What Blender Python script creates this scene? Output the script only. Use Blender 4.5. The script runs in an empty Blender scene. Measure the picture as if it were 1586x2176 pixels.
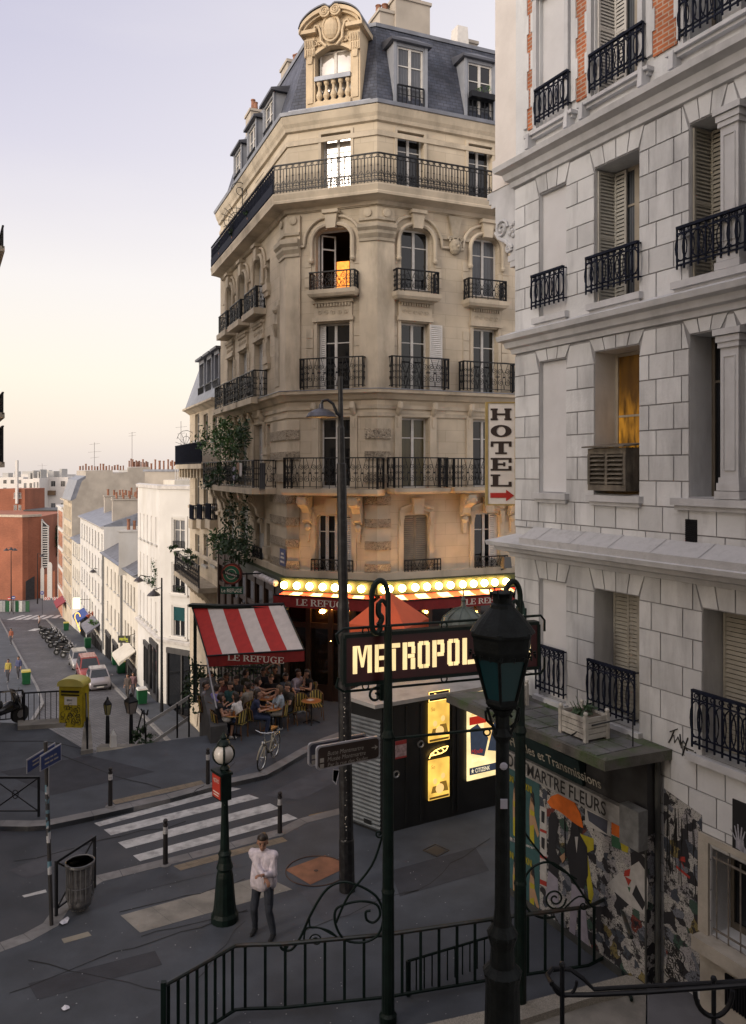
import bpy,bmesh,math,random
from mathutils import Vector,Matrix
random.seed(7)
R=math.radians
C=bpy.context.scene.collection
# ------------------------------------------------------------------ camera, sky, sun, exposure
F,CX,HY,H=1700.0,793.0,1000.0,8.2
cam_d=bpy.data.cameras.new('camera');cam=bpy.data.objects.new('camera',cam_d);C.objects.link(cam)
cam.location=(0,0,H);cam.rotation_euler=(R(90),0,0)
cam_d.sensor_fit='VERTICAL';cam_d.sensor_height=36;cam_d.lens=F/2176*36
cam_d.shift_y=(HY-1088)/2176;cam_d.clip_start=.1;cam_d.clip_end=5000
bpy.context.scene.camera=cam
SUN_AZ,SUN_EL=R(227),R(7)
wd=bpy.data.worlds.new('World');bpy.context.scene.world=wd;wd.use_nodes=True
def world():
 nt=wd.node_tree;nt.nodes.clear();N=nt.nodes.new;L=nt.links.new
 out=N('ShaderNodeOutputWorld');bg=N('ShaderNodeBackground');L(bg.outputs[0],out.inputs[0])
 sky=N('ShaderNodeTexSky');sky.sky_type='NISHITA';sky.sun_disc=False
 sky.sun_elevation=SUN_EL;sky.sun_rotation=SUN_AZ;sky.altitude=100;sky.air_density=1.3;sky.dust_density=2.5
 tc=N('ShaderNodeTexCoord');sp=N('ShaderNodeSeparateXYZ');L(tc.outputs['Generated'],sp.inputs[0])
 rp=N('ShaderNodeValToRGB');e=rp.color_ramp.elements
 e[0].position=0.0;e[0].color=(.80,.71,.66,1);e[1].position=1.0;e[1].color=(.38,.39,.58,1)
 for p,c in((.045,(.89,.79,.71,1)),(.11,(.95,.86,.77,1)),(.22,(.90,.83,.82,1)),(.36,(.68,.635,.745,1)),(.56,(.48,.46,.63,1))):
  k=rp.color_ramp.elements.new(p);k.color=c
 L(sp.outputs[2],rp.inputs[0])
 d=N('ShaderNodeVectorMath');d.operation='DOT_PRODUCT';L(tc.outputs['Generated'],d.inputs[0])
 d.inputs[1].default_value=(math.sin(SUN_AZ),math.cos(SUN_AZ),.15)
 mr=N('ShaderNodeMapRange');L(d.outputs['Value'],mr.inputs[0])
 mr.inputs[1].default_value=-.2;mr.inputs[2].default_value=1;mr.inputs[3].default_value=0;mr.inputs[4].default_value=1
 glow=N('ShaderNodeMix');glow.data_type='RGBA';glow.blend_type='ADD'
 L(mr.outputs[0],glow.inputs[0]);L(rp.outputs[0],glow.inputs[6]);glow.inputs[7].default_value=(1.25,1.08,.88,1)
 dx=N('ShaderNodeMapRange');L(sp.outputs[0],dx.inputs[0])
 dx.inputs[1].default_value=-.42;dx.inputs[2].default_value=.15;dx.inputs[3].default_value=0;dx.inputs[4].default_value=.75
 pale=N('ShaderNodeMix');pale.data_type='RGBA';L(dx.outputs[0],pale.inputs[0]);L(glow.outputs[2],pale.inputs[6]);pale.inputs[7].default_value=(.91,.84,.84,1)
 ns=N('ShaderNodeTexNoise');ns.inputs['Scale'].default_value=3.0;ns.inputs['Detail'].default_value=5
 mp=N('ShaderNodeMapping');mp.inputs['Scale'].default_value=(1,1,4);L(tc.outputs['Generated'],mp.inputs[0]);L(mp.outputs[0],ns.inputs[0])
 cr=N('ShaderNodeMapRange');L(ns.outputs[0],cr.inputs[0]);cr.inputs[1].default_value=.45;cr.inputs[2].default_value=.8;cr.inputs[3].default_value=0;cr.inputs[4].default_value=.22
 cl=N('ShaderNodeMix');cl.data_type='RGBA';L(cr.outputs[0],cl.inputs[0]);L(pale.outputs[2],cl.inputs[6]);cl.inputs[7].default_value=(.92,.85,.84,1)
 sc=N('ShaderNodeMix');sc.data_type='RGBA';sc.blend_type='ADD';sc.inputs[0].default_value=.06
 L(cl.outputs[2],sc.inputs[6]);L(sky.outputs[0],sc.inputs[7])
 L(sc.outputs[2],bg.inputs[0]);bg.inputs[1].default_value=0.88
world()
sd=bpy.data.lights.new('sun','SUN');so=bpy.data.objects.new('sun',sd);C.objects.link(so)
sd.energy=2.0;sd.angle=R(24);sd.color=(1,.91,.80)
sdir=Vector((math.sin(SUN_AZ)*math.cos(SUN_EL+.14),math.cos(SUN_AZ)*math.cos(SUN_EL+.14),math.sin(SUN_EL+.14)))
so.rotation_euler=sdir.to_track_quat('Z','Y').to_euler()
vs=bpy.context.scene.view_settings
vs.view_transform='Standard';vs.look='None';vs.exposure=0.14;vs.gamma=1
cy=bpy.context.scene.cycles
cy.max_bounces=5;cy.diffuse_bounces=3;cy.glossy_bounces=3;cy.transparent_max_bounces=6;cy.caustics_reflective=False;cy.caustics_refractive=False
cy.sample_clamp_indirect=4
# ------------------------------------------------------------------ geometry helpers
def P(px,py,Y):return Vector(((px-CX)/F*Y,Y,H-(py-HY)/F*Y))
def G(px,py,z=0.0):
 Y=(H-z)*F/(py-HY);return Vector(((px-CX)/F*Y,Y,z))
class Fr:
 def __init__(s,o,u,n=None):
  s.o=Vector((o[0],o[1],0));s.U=Vector((u[0],u[1],0)).normalized()
  s.N=Vector((n[0],n[1],0)).normalized()if n else Vector((s.U.y,-s.U.x,0))
 def p(s,u,d,z):return s.o+s.U*u+s.N*d+Vector((0,0,z))
 def px(s,px,py=HY,d=0):
  r=(px-CX)/F;a=s.o+s.N*d
  u=(r*a.y-a.x)/(s.U.x-r*s.U.y);Y=a.y+u*s.U.y
  return u,H-(py-HY)/F*Y
 def u(s,px,d=0):return s.px(px,HY,d)[0]
 def z(s,px,py,d=0):return s.px(px,py,d)[1]
WF=Fr((0,0),(1,0),(0,1))
def loc_frame(x,y,a):return Fr((x,y),(math.cos(a),math.sin(a)),(-math.sin(a),math.cos(a)))
class MB:
 def __init__(s):s.v=[];s.f=[];s.m=[]
 def add(s,vs,fs,m=0):
  b=len(s.v);s.v+=[Vector(v)for v in vs];s.f+=[[b+i for i in f]for f in fs];s.m+=[m]*len(fs);return s
 def poly(s,pts,m=0):return s.add(pts,[list(range(len(pts)))],m)
 def box(s,fr,u0,u1,d0,d1,z0,z1,m=0):
  c=[fr.p(u,d,z)for z in(z0,z1)for d in(d0,d1)for u in(u0,u1)]
  return s.add(c,[[0,1,3,2],[4,6,7,5],[0,4,5,1],[2,3,7,6],[0,2,6,4],[1,5,7,3]],m)
 def taper(s,fr,u0,u1,d0,d1,z0,z1,k,m=0):
  uc,dc=(u0+u1)/2,(d0+d1)/2;c=[]
  for z,q in((z0,1),(z1,k)):
   for d in(d0,d1):
    for u in(u0,u1):c.append(fr.p(uc+(u-uc)*q,dc+(d-dc)*q,z))
  return s.add(c,[[0,1,3,2],[4,6,7,5],[0,4,5,1],[2,3,7,6],[0,2,6,4],[1,5,7,3]],m)
 def prism(s,fr,pts,d0,d1,m=0):
  n=len(pts);c=[fr.p(u,d0,z)for u,z in pts]+[fr.p(u,d1,z)for u,z in pts]
  return s.add(c,[list(range(n))[::-1],list(range(n,2*n))]+[[i,(i+1)%n,n+(i+1)%n,n+i]for i in range(n)],m)
 def slab(s,pts,z0,z1,m=0):
  n=len(pts);c=[Vector((q[0],q[1],z0))for q in pts]+[Vector((q[0],q[1],z1))for q in pts]
  return s.add(c,[list(range(n))[::-1],list(range(n,2*n))]+[[i,(i+1)%n,n+(i+1)%n,n+i]for i in range(n)],m)
 def tube(s,pts,r,n=6,m=0,cap=True,closed=False):
  pts=[Vector(p)for p in pts];k=len(pts);rr=r if isinstance(r,(list,tuple))else[r]*k
  vs,prev=[],None
  for i,p in enumerate(pts):
   if closed:t=pts[(i+1)%k]-pts[i-1]
   else:t=pts[min(i+1,k-1)]-pts[max(i-1,0)]
   t=t.normalized()if t.length>1e-9 else Vector((0,0,1))
   if prev is None:
    a=Vector((0,0,1))if abs(t.z)<.9 else Vector((1,0,0));x=t.cross(a).normalized()
   else:
    x=prev-t*prev.dot(t);x=x.normalized()if x.length>1e-6 else t.orthogonal().normalized()
   prev=x;y=t.cross(x)
   for j in range(n):
    a=2*math.pi*(j+.5)/n;vs.append(p+(x*math.cos(a)+y*math.sin(a))*rr[i])
  fs=[]
  for i in range(k if closed else k-1):
   i2=(i+1)%k
   for j in range(n):fs.append([i*n+j,i*n+(j+1)%n,i2*n+(j+1)%n,i2*n+j])
  if cap and not closed:fs+=[list(range(n))[::-1],list(range((k-1)*n,k*n))]
  return s.add(vs,fs,m)
 def lathe(s,c,prof,n=16,m=0,a0=0,a1=2*math.pi,sx=1,sy=1):
  vs,fs=[],[];full=abs(a1-a0-2*math.pi)<1e-6;k=n if full else n+1
  for r,z in prof:
   for j in range(k):
    a=a0+(a1-a0)*j/n;vs.append((c[0]+r*math.cos(a)*sx,c[1]+r*math.sin(a)*sy,c[2]+z))
  for i in range(len(prof)-1):
   for j in range(n):
    j2=(j+1)%k if full else j+1
    fs.append([i*k+j,i*k+j2,(i+1)*k+j2,(i+1)*k+j])
  if full:
   if prof[0][0]>1e-4:fs.append(list(range(k))[::-1])
   if prof[-1][0]>1e-4:fs.append([(len(prof)-1)*k+j for j in range(k)])
  return s.add(vs,fs,m)
 def ball(s,c,r,n=12,m=0,sx=1,sy=1,sz=1):
  h=max(4,n//2)
  return s.lathe(c,[(r*math.sin(math.pi*i/h),-r*sz*math.cos(math.pi*i/h))for i in range(h+1)],n,m,sx=sx,sy=sy)
 def sweep(s,path,prof,m=0,closed_prof=False,caps=True):
  k=len(prof);vs=[]
  for d_z in prof:
   pass
  rows=[offset(path,d)for d,z in prof]
  for i in range(len(path)):
   for j,(d,z)in enumerate(prof):vs.append((rows[j][i][0],rows[j][i][1],z))
  fs=[]
  for i in range(len(path)-1):
   for j in range(k if closed_prof else k-1):
    j2=(j+1)%k;fs.append([i*k+j,i*k+j2,(i+1)*k+j2,(i+1)*k+j])
  if closed_prof and caps:fs+=[list(range(k)),[(len(path)-1)*k+j for j in range(k)][::-1]]
  return s.add(vs,fs,m)
 def holes(s,fr,u0,u1,z0,z1,hs,depth=.3,d=0,m=0,mr=None):
  us=sorted({u0,u1}|{min(max(h[i],u0),u1)for h in hs for i in(0,1)});zs=sorted({z0,z1}|{min(max(h[i],z0),z1)for h in hs for i in(2,3)})
  for a,b in zip(us,us[1:]):
   for e,f in zip(zs,zs[1:]):
    uc,zc=(a+b)/2,(e+f)/2
    if any(h[0]<uc<h[1]and h[2]<zc<h[3]for h in hs):continue
    s.poly([fr.p(a,d,e),fr.p(b,d,e),fr.p(b,d,f),fr.p(a,d,f)],m)
  for a,b,e,f in[h[:4]for h in hs]:
   for q in([(a,e),(a,f)],[(b,e),(b,f)],[(a,e),(b,e)],[(a,f),(b,f)]):
    s.poly([fr.p(q[0][0],d,q[0][1]),fr.p(q[1][0],d,q[1][1]),fr.p(q[1][0],d-depth,q[1][1]),fr.p(q[0][0],d-depth,q[0][1])],m if mr is None else mr)
  return s
 def text(s,fr,body,u,z,h,d=.01,depth=.006,align='LEFT',sx=1.0,bold=0,m=0,shear=0):
  cu=bpy.data.curves.new('t','FONT');cu.body=body;cu.align_x=align;cu.size=1;cu.offset=bold;cu.shear=shear;cu.resolution_u=3
  ob=bpy.data.objects.new('t',cu);C.objects.link(ob);bpy.context.view_layer.update()
  me=bpy.data.meshes.new_from_object(ob.evaluated_get(bpy.context.evaluated_depsgraph_get()));k=h/.72
  n=len(me.vertices)
  s.add([fr.p(u+q.co.x*k*sx,d+depth,z+q.co.y*k)for q in me.vertices],[list(p.vertices)for p in me.polygons],m)
  bpy.data.objects.remove(ob);bpy.data.curves.remove(cu);bpy.data.meshes.remove(me);return s
def offset(path,d):
 path=[Vector((p[0],p[1]))for p in path];out=[]
 for i,p in enumerate(path):
  ns=[]
  for a,b in((i-1,i),(i,i+1)):
   if a>=0 and b<len(path):
    t=(path[b]-path[a]).normalized();ns.append(Vector((t.y,-t.x)))
  if len(ns)==1:q=ns[0]
  else:q=(ns[0]+ns[1]);q=q/(q.length**2/2)
  out.append(p+q*d)
 return out
WL={}
def tag(o,label=None,cat=None,group=None,kind=None):
 if label:o['label']=label
 if cat:o['category']=cat
 if group:o['group']=group
 if kind:o['kind']=kind
 return o
def thing(name,label,cat,loc=(0,0,0),group=None,kind=None):
 o=bpy.data.objects.new(name,None);C.objects.link(o);o.location=loc;o.empty_display_size=.2;WL[o.name]=Vector(loc);return tag(o,label,cat,group,kind)
def obj(name,mb,mat,parent=None,smooth=False,label=None,recalc=True):
 me=bpy.data.meshes.new(name);off=WL[parent.name]if parent else Vector((0,0,0))
 me.from_pydata([v-off for v in mb.v],[],mb.f);mats=mat if isinstance(mat,(list,tuple))else[mat]
 for q in mats:me.materials.append(q)
 if len(mats)>1:me.polygons.foreach_set('material_index',mb.m)
 if recalc:
  bm=bmesh.new();bm.from_mesh(me);bmesh.ops.recalc_face_normals(bm,faces=bm.faces);bm.to_mesh(me);bm.free()
 uv=me.uv_layers.new(name='UVMap').data;vco=me.vertices
 for p in me.polygons:
  n=p.normal;t=Vector((-n.y,n.x,0))
  if t.length<.35:t=Vector((1,0,0));b=Vector((0,1,0))
  else:
   t.normalize();b=n.cross(t)
  for li in p.loop_indices:
   co=vco[me.loops[li].vertex_index].co+off;uv[li].uv=(co.dot(t),co.dot(b))
 if smooth:me.polygons.foreach_set('use_smooth',[True]*len(me.polygons))
 me.update();o=bpy.data.objects.new(name,me);C.objects.link(o)
 if parent:o.parent=parent
 WL[o.name]=off
 if label:o['label']=label
 return o
def solo(name,mb,mat,label,cat,group=None,smooth=False,base=None):
 o=obj(name,mb,mat,None,smooth);tag(o,label,cat,group)
 if base is not None:
  b=Vector(base);o.data.transform(Matrix.Translation(-b));o.location=b
 return o
def ground_obj(name,mb,mat,kind='structure'):
 o=obj(name,mb,mat);o['kind']=kind;return o
def dup(root,loc,rz=0,label=None,group=None,scale=None):
 def cp(o,par):
  c=o.copy();C.objects.link(c)
  if par:c.parent=par
  for ch in list(o.children):cp(ch,c)
  return c
 r=cp(root,None);r.location=loc;r.rotation_euler=(0,0,rz)
 if scale:r.scale=(scale,)*3
 if label:r['label']=label
 if group:r['group']=group
 return r
# ------------------------------------------------------------------ materials
MT={}
def mat(name,col,rough=.7,metal=0,var=.18,scale=3.0,bump=0,bscale=40,spec=.5,stain=None,emis=None,es=0,coat=0,detail=6,streak=0):
 if name in MT:return MT[name]
 m=bpy.data.materials.new(name);MT[name]=m;m.use_nodes=True;nt=m.node_tree;N=nt.nodes.new;L=nt.links.new
 b=nt.nodes['Principled BSDF'];b.inputs['Roughness'].default_value=rough;b.inputs['Metallic'].default_value=metal
 b.inputs['Specular IOR Level'].default_value=spec;b.inputs['Coat Weight'].default_value=coat
 tc=N('ShaderNodeTexCoord');ns=N('ShaderNodeTexNoise');ns.inputs['Scale'].default_value=scale;ns.inputs['Detail'].default_value=detail
 geo=N('ShaderNodeNewGeometry');L(geo.outputs['Position'],ns.inputs['Vector'])
 if streak:
  mp=N('ShaderNodeMapping');mp.inputs['Scale'].default_value=(1,1,streak);L(geo.outputs['Position'],mp.inputs[0]);L(mp.outputs[0],ns.inputs['Vector'])
 r=N('ShaderNodeMapRange');L(ns.outputs[0],r.inputs[0]);r.inputs[1].default_value=.3;r.inputs[2].default_value=.7
 r.inputs[3].default_value=1-var;r.inputs[4].default_value=1+var
 mx=N('ShaderNodeMix');mx.data_type='RGBA';mx.blend_type='MULTIPLY';mx.inputs[0].default_value=1
 mx.inputs[6].default_value=(*col,1);L(r.outputs[0],mx.inputs[7]);src=mx.outputs[2]
 if stain:
  n2=N('ShaderNodeTexNoise');n2.inputs['Scale'].default_value=stain[1];n2.inputs['Detail'].default_value=8;n2.inputs['Roughness'].default_value=.65
  mp=N('ShaderNodeMapping');mp.inputs['Scale'].default_value=(1,1,stain[3]if len(stain)>3 else 1);L(geo.outputs['Position'],mp.inputs[0]);L(mp.outputs[0],n2.inputs[0])
  q=N('ShaderNodeMapRange');L(n2.outputs[0],q.inputs[0]);q.inputs[1].default_value=.48;q.inputs[2].default_value=.72;q.inputs[3].default_value=0;q.inputs[4].default_value=stain[2]
  m2=N('ShaderNodeMix');m2.data_type='RGBA';L(q.outputs[0],m2.inputs[0]);L(src,m2.inputs[6]);m2.inputs[7].default_value=(*stain[0],1);src=m2.outputs[2]
 L(src,b.inputs['Base Color'])
 if bump:
  n3=N('ShaderNodeTexNoise');n3.inputs['Scale'].default_value=bscale;n3.inputs['Detail'].default_value=4;L(geo.outputs['Position'],n3.inputs[0])
  bp=N('ShaderNodeBump');bp.inputs['Strength'].default_value=bump;bp.inputs['Distance'].default_value=.02;L(n3.outputs[0],bp.inputs['Height']);L(bp.outputs[0],b.inputs['Normal'])
 if emis:b.inputs['Emission Color'].default_value=(*emis,1);b.inputs['Emission Strength'].default_value=es
 return m
def brick(name,c1,c2,mortar,w,h,ms=.02,rough=.8,bump=.3,var=.25,bias=0,nscale=2.0,offs=.5):
 m=mat(name,(1,1,1),rough,var=var,scale=nscale);nt=m.node_tree;N=nt.nodes.new;L=nt.links.new
 if nt.nodes.get('bk'):return m
 uv=N('ShaderNodeUVMap');uv.uv_map='UVMap';bk=N('ShaderNodeTexBrick');bk.name='bk';L(uv.outputs[0],bk.inputs[0])
 bk.inputs['Scale'].default_value=1;bk.inputs['Brick Width'].default_value=w;bk.inputs['Row Height'].default_value=h;bk.offset=offs
 bk.inputs['Mortar Size'].default_value=ms;bk.inputs['Bias'].default_value=bias;bk.inputs['Mortar Smooth'].default_value=.2
 bk.inputs['Color1'].default_value=(*c1,1);bk.inputs['Color2'].default_value=(*c2,1);bk.inputs['Mortar'].default_value=(*mortar,1)
 mx=[n for n in nt.nodes if n.type=='MIX'][0];L(bk.outputs[0],mx.inputs[6])
 bp=N('ShaderNodeBump');bp.inputs['Strength'].default_value=bump;bp.inputs['Distance'].default_value=.015;bp.invert=True
 L(bk.outputs['Fac'],bp.inputs['Height']);L(bp.outputs[0],nt.nodes['Principled BSDF'].inputs['Normal'])
 return m
def glow(name,col,s,var=0,scale=4):
 if name in MT:return MT[name]
 m=bpy.data.materials.new(name);MT[name]=m;m.use_nodes=True;nt=m.node_tree;b=nt.nodes['Principled BSDF']
 b.inputs['Base Color'].default_value=(*[min(1,c)*.8 for c in col],1);b.inputs['Roughness'].default_value=.5
 b.inputs['Emission Color'].default_value=(*col,1);b.inputs['Emission Strength'].default_value=s
 if var:
  ns=nt.nodes.new('ShaderNodeTexNoise');ns.inputs['Scale'].default_value=scale
  g=nt.nodes.new('ShaderNodeNewGeometry');nt.links.new(g.outputs['Position'],ns.inputs[0])
  mr=nt.nodes.new('ShaderNodeMapRange');nt.links.new(ns.outputs[0],mr.inputs[0]);mr.inputs[1].default_value=.3;mr.inputs[2].default_value=.7;mr.inputs[3].default_value=s*(1-var);mr.inputs[4].default_value=s*(1+var)
  nt.links.new(mr.outputs[0],b.inputs['Emission Strength'])
 return m
def glassm(name,col,rough=.04,folds=None,wob=.02,coat=.25):
 if name in MT:return MT[name]
 m=mat(name,col,rough,spec=.5,var=.35,scale=.9,coat=coat);nt=m.node_tree;N=nt.nodes.new;L=nt.links.new;b=nt.nodes['Principled BSDF']
 b.inputs['Coat Roughness'].default_value=.03
 if folds:
  uv=N('ShaderNodeUVMap');uv.uv_map='UVMap';w=N('ShaderNodeTexWave');w.inputs['Scale'].default_value=folds;w.inputs['Distortion'].default_value=2;w.inputs['Detail'].default_value=2;L(uv.outputs[0],w.inputs[0])
  mx=[n for n in nt.nodes if n.type=='MIX'][0];r=N('ShaderNodeMapRange');L(w.outputs[1],r.inputs[0]);r.inputs[3].default_value=.45;r.inputs[4].default_value=1.15
  m2=N('ShaderNodeMix');m2.data_type='RGBA';m2.blend_type='MULTIPLY';m2.inputs[0].default_value=1;L(mx.outputs[2],m2.inputs[6]);L(r.outputs[0],m2.inputs[7]);L(m2.outputs[2],b.inputs['Base Color'])
 n3=N('ShaderNodeTexNoise');n3.inputs['Scale'].default_value=1.3;g=N('ShaderNodeNewGeometry');L(g.outputs['Position'],n3.inputs[0])
 bp=N('ShaderNodeBump');bp.inputs['Strength'].default_value=wob;L(n3.outputs[0],bp.inputs['Height']);L(bp.outputs[0],b.inputs['Normal']);L(bp.outputs[0],b.inputs['Coat Normal'])
 return m
LIME=mat('limestone',(.53,.455,.35),.85,var=.16,scale=1.1,bump=.25,bscale=60,stain=((.19,.16,.12),.9,.72,.3))
LIME_D=mat('weathered_limestone',(.40,.345,.265),.85,var=.2,scale=2.2,bump=.4,bscale=50,stain=((.12,.10,.08),1.5,.6,.5))
PAINT=mat('white_masonry_paint',(.60,.61,.62),.8,var=.07,scale=2,bump=.3,bscale=22,stain=((.26,.26,.27),1.3,.6,.22))
JOINT=mat('dark_masonry_joint',(.26,.26,.27),.9,var=.2,scale=4)
TRIM=mat('grey_painted_trim',(.50,.505,.52),.7,var=.09,scale=3,bump=.15,stain=((.25,.25,.26),1.4,.55,.4))
IRON=mat('black_wrought_iron',(.008,.009,.012),.45,var=.3,scale=9,spec=.3)
IRON_B=mat('blue_black_iron',(.010,.013,.026),.7,var=.3,scale=9,spec=.12)
GREEN=mat('dark_green_paint',(.004,.011,.009),.45,var=.35,scale=8,spec=.25,bump=.2,bscale=30)
WOOD_W=mat('white_painted_wood',(.60,.58,.55),.5,var=.1,scale=6)
WOOD_G=mat('grey_painted_shutter',(.50,.50,.49),.6,var=.1,scale=5)
ZINC=mat('zinc_sheet',(.22,.235,.275),.45,metal=.3,var=.2,scale=1.5,stain=((.13,.13,.15),2,.6,.4))
SLATE=brick('slate_tiles',(.040,.048,.072),(.066,.072,.098),(.016,.018,.024),.26,.14,.008,.55,.8,.4)
PANE=glassm('dark_window_glass',(.009,.010,.012))
PANE_C=glassm('curtained_glass',(.10,.105,.12),.3,folds=5)
TERRA=mat('terracotta',(.22,.10,.06),.8,var=.3,scale=6)
RENDER=mat('grey_render',(.40,.36,.31),.9,var=.15,scale=.8,bump=.2,stain=((.26,.235,.20),.5,.5,.4))
WHITE_R=mat('off_white_render',(.56,.55,.53),.9,var=.08,scale=.6,bump=.1,stain=((.42,.39,.34),.7,.5,.3))
CREAM_R=mat('cream_render',(.55,.52,.46),.9,var=.1,scale=.8,bump=.1,stain=((.34,.30,.24),.8,.5,.3))
BRICK=brick('orange_brick',(.42,.13,.045),(.33,.09,.035),(.40,.31,.24),.23,.075,.012,.85,.3,.3)
RED_BRICK=brick('red_brick_cladding',(.34,.115,.06),(.28,.09,.048),(.28,.13,.08),.30,.12,.012,.85,.1,.2,nscale=.3)
LEAF=mat('green_leaves',(.055,.12,.03),.6,var=.6,scale=5)
LEAF_D=mat('dark_green_leaves',(.025,.055,.02),.6,var=.5,scale=4)
def islands(m,a,b):
 nt=m.node_tree;B=nt.nodes['Principled BSDF'];src=B.inputs['Base Color'].links[0].from_socket;g=nt.nodes.new('ShaderNodeNewGeometry');r=nt.nodes.new('ShaderNodeMapRange')
 r.inputs[3].default_value=a;r.inputs[4].default_value=b;x=nt.nodes.new('ShaderNodeMix');x.data_type='RGBA';x.blend_type='MULTIPLY';x.inputs[0].default_value=1
 nt.links.new(g.outputs['Random Per Island'],r.inputs[0]);nt.links.new(src,x.inputs[6]);nt.links.new(r.outputs[0],x.inputs[7]);nt.links.new(x.outputs[2],B.inputs['Base Color']);return m
PAINT_B=islands(mat('white_block_paint',(.60,.61,.62),.8,var=.08,scale=2,bump=.35,bscale=18,stain=((.22,.22,.23),1.5,.65,.22)),.86,1.05);islands(TERRA,.55,1.4)
# ------------------------------------------------------------------ small shared builders
def spiral(c,r,turns,a0=0,r1=.15,n=18,sgn=1):
 return[(c[0]+r*(1-(1-r1)*i/n)*math.cos(a0+sgn*2*math.pi*turns*i/n),c[1]+r*(1-(1-r1)*i/n)*math.sin(a0+sgn*2*math.pi*turns*i/n))for i in range(n+1)]
def smooth(p,n=5):
 p=[Vector(q)for q in p];o=[]
 for i in range(len(p)-1):
  a,b,c,d=p[max(i-1,0)],p[i],p[i+1],p[min(i+2,len(p)-1)]
  for j in range(n):t=j/n;o.append(.5*((2*b)+(c-a)*t+(2*a-5*b+4*c-d)*t*t+(3*b-a-3*c+d)*t*t*t))
 return o+[p[-1]]
def rail(mb,A,B,z0,h,style='scroll',sp=.12,t=.015,top=.03,m=0):
 A,B=Vector((A[0],A[1])),Vector((B[0],B[1]));Ln=(B-A).length
 if Ln<.02:return
 fr=Fr(A,B-A)
 mb.box(fr,0,Ln,-top,top,z0+h-.03,z0+h+.012,m);mb.box(fr,0,Ln,-t,t,z0+.05,z0+.075,m)
 n=max(1,round(Ln/sp))
 def cur(pts,r=t*.75,k=4):mb.tube([fr.p(u,0,z)for u,z in pts],r,k,m)
 if style=='bars':
  for i in range(n+1):mb.box(fr,Ln*i/n-t,Ln*i/n+t,-t,t,z0,z0+h,m)
  return
 if style=='oval':
  mb.box(fr,0,Ln,-t,t,z0+h*.83,z0+h*.83+.02,m);mb.box(fr,0,Ln,-t,t,z0+h*.18,z0+h*.18+.02,m)
  for i in range(n+1):mb.box(fr,Ln*i/n-t,Ln*i/n+t,-t,t,z0,z0+h,m)
  k=max(1,round(Ln/.3));w=Ln/k
  for i in range(k):
   c=w*(i+.5);zc=z0+h*.505
   for q in(-.22,.22):
    mb.tube([fr.p(c+q*w+math.cos(a)*w*.36,.012,zc+math.sin(a)*h*.32)for a in[2*math.pi*j/14 for j in range(14)]],t*.9,4,m,closed=True)
   for q in(-.25,.25):cur(spiral((c+q*w,z0+h*.90),h*.06,1.1,0,.3,8),t*.8)
  return
 if style=='lattice':
  mb.box(fr,0,Ln,-t,t,z0+h*.84,z0+h*.84+.018,m);mb.box(fr,0,Ln,-t,t,z0+h*.2,z0+h*.2+.015,m)
  k=max(1,round(Ln/.24));w=Ln/k
  for i in range(k+1):
   u=w*i;mb.box(fr,u-t,u+t,-t,t,z0,z0+h,m);mb.ball(fr.p(u,0,z0+h*.58),.032,6,m)
   if i==k:break
   c=u+w/2
   mb.tube([fr.p(c+math.cos(a)*w*.36,0,z0+h*.92+math.sin(a)*w*.3)for a in[2*math.pi*j/9 for j in range(9)]],t*.7,4,m,closed=True)
   mb.box(fr,c-t*.7,c+t*.7,-t*.7,t*.7,z0,z0+h*.84,m)
   for s in(-1,1):
    cur([(c,z0+h*.42),(c+s*w*.22,z0+h*.37),(c+s*w*.45,z0+h*.22)],t*.7)
    cur(spiral((c+s*w*.2,z0+h*.30),w*.17,1.0,0,.3,8),t*.7);cur(spiral((c+s*w*.22,z0+h*.11),w*.15,1.0,1.5,.4,7),t*.7)
  return
 e=min(.28,Ln*.18)
 for u in[0,e*.5,e,Ln-e,Ln-e*.5,Ln]:mb.box(fr,u-t,u+t,-t,t,z0,z0+h,m)
 for u in(e*.25,e*.75,Ln-e*.25,Ln-e*.75):
  for q in(.3,.5,.7):cur(spiral((u,z0+h*q),e*.16,1,0,.6,7),t*.7)
 k=max(1,round((Ln-2*e)/.5));w=(Ln-2*e)/k
 for i in range(k):
  c=e+w*(i+.5)
  for s in(-1,1):
   cur(spiral((c+s*w*.26,z0+h*.70),w*.21,1.6,-math.pi/2,.2,16,s));cur(spiral((c+s*w*.24,z0+h*.30),w*.22,1.5,math.pi/2,.2,16,-s))
   cur([(c,z0+.06),(c+s*w*.12,z0+h*.4),(c+s*w*.05,z0+h*.62),(c+s*w*.3,z0+h-.03)])
   cur(spiral((c+s*w*.42,z0+h*.5),w*.08,1.2,0,.3,8))
  mb.ball(fr.p(c,0,z0+h*.5),.035,6,m)
  if i:mb.box(fr,c-w/2-t*.7,c-w/2+t*.7,-t*.7,t*.7,z0,z0+h,m)
def rail_path(mb,pts,z0,h,**k):
 for a,b in zip(pts,pts[1:]):rail(mb,a,b,z0,h,**k)
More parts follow.
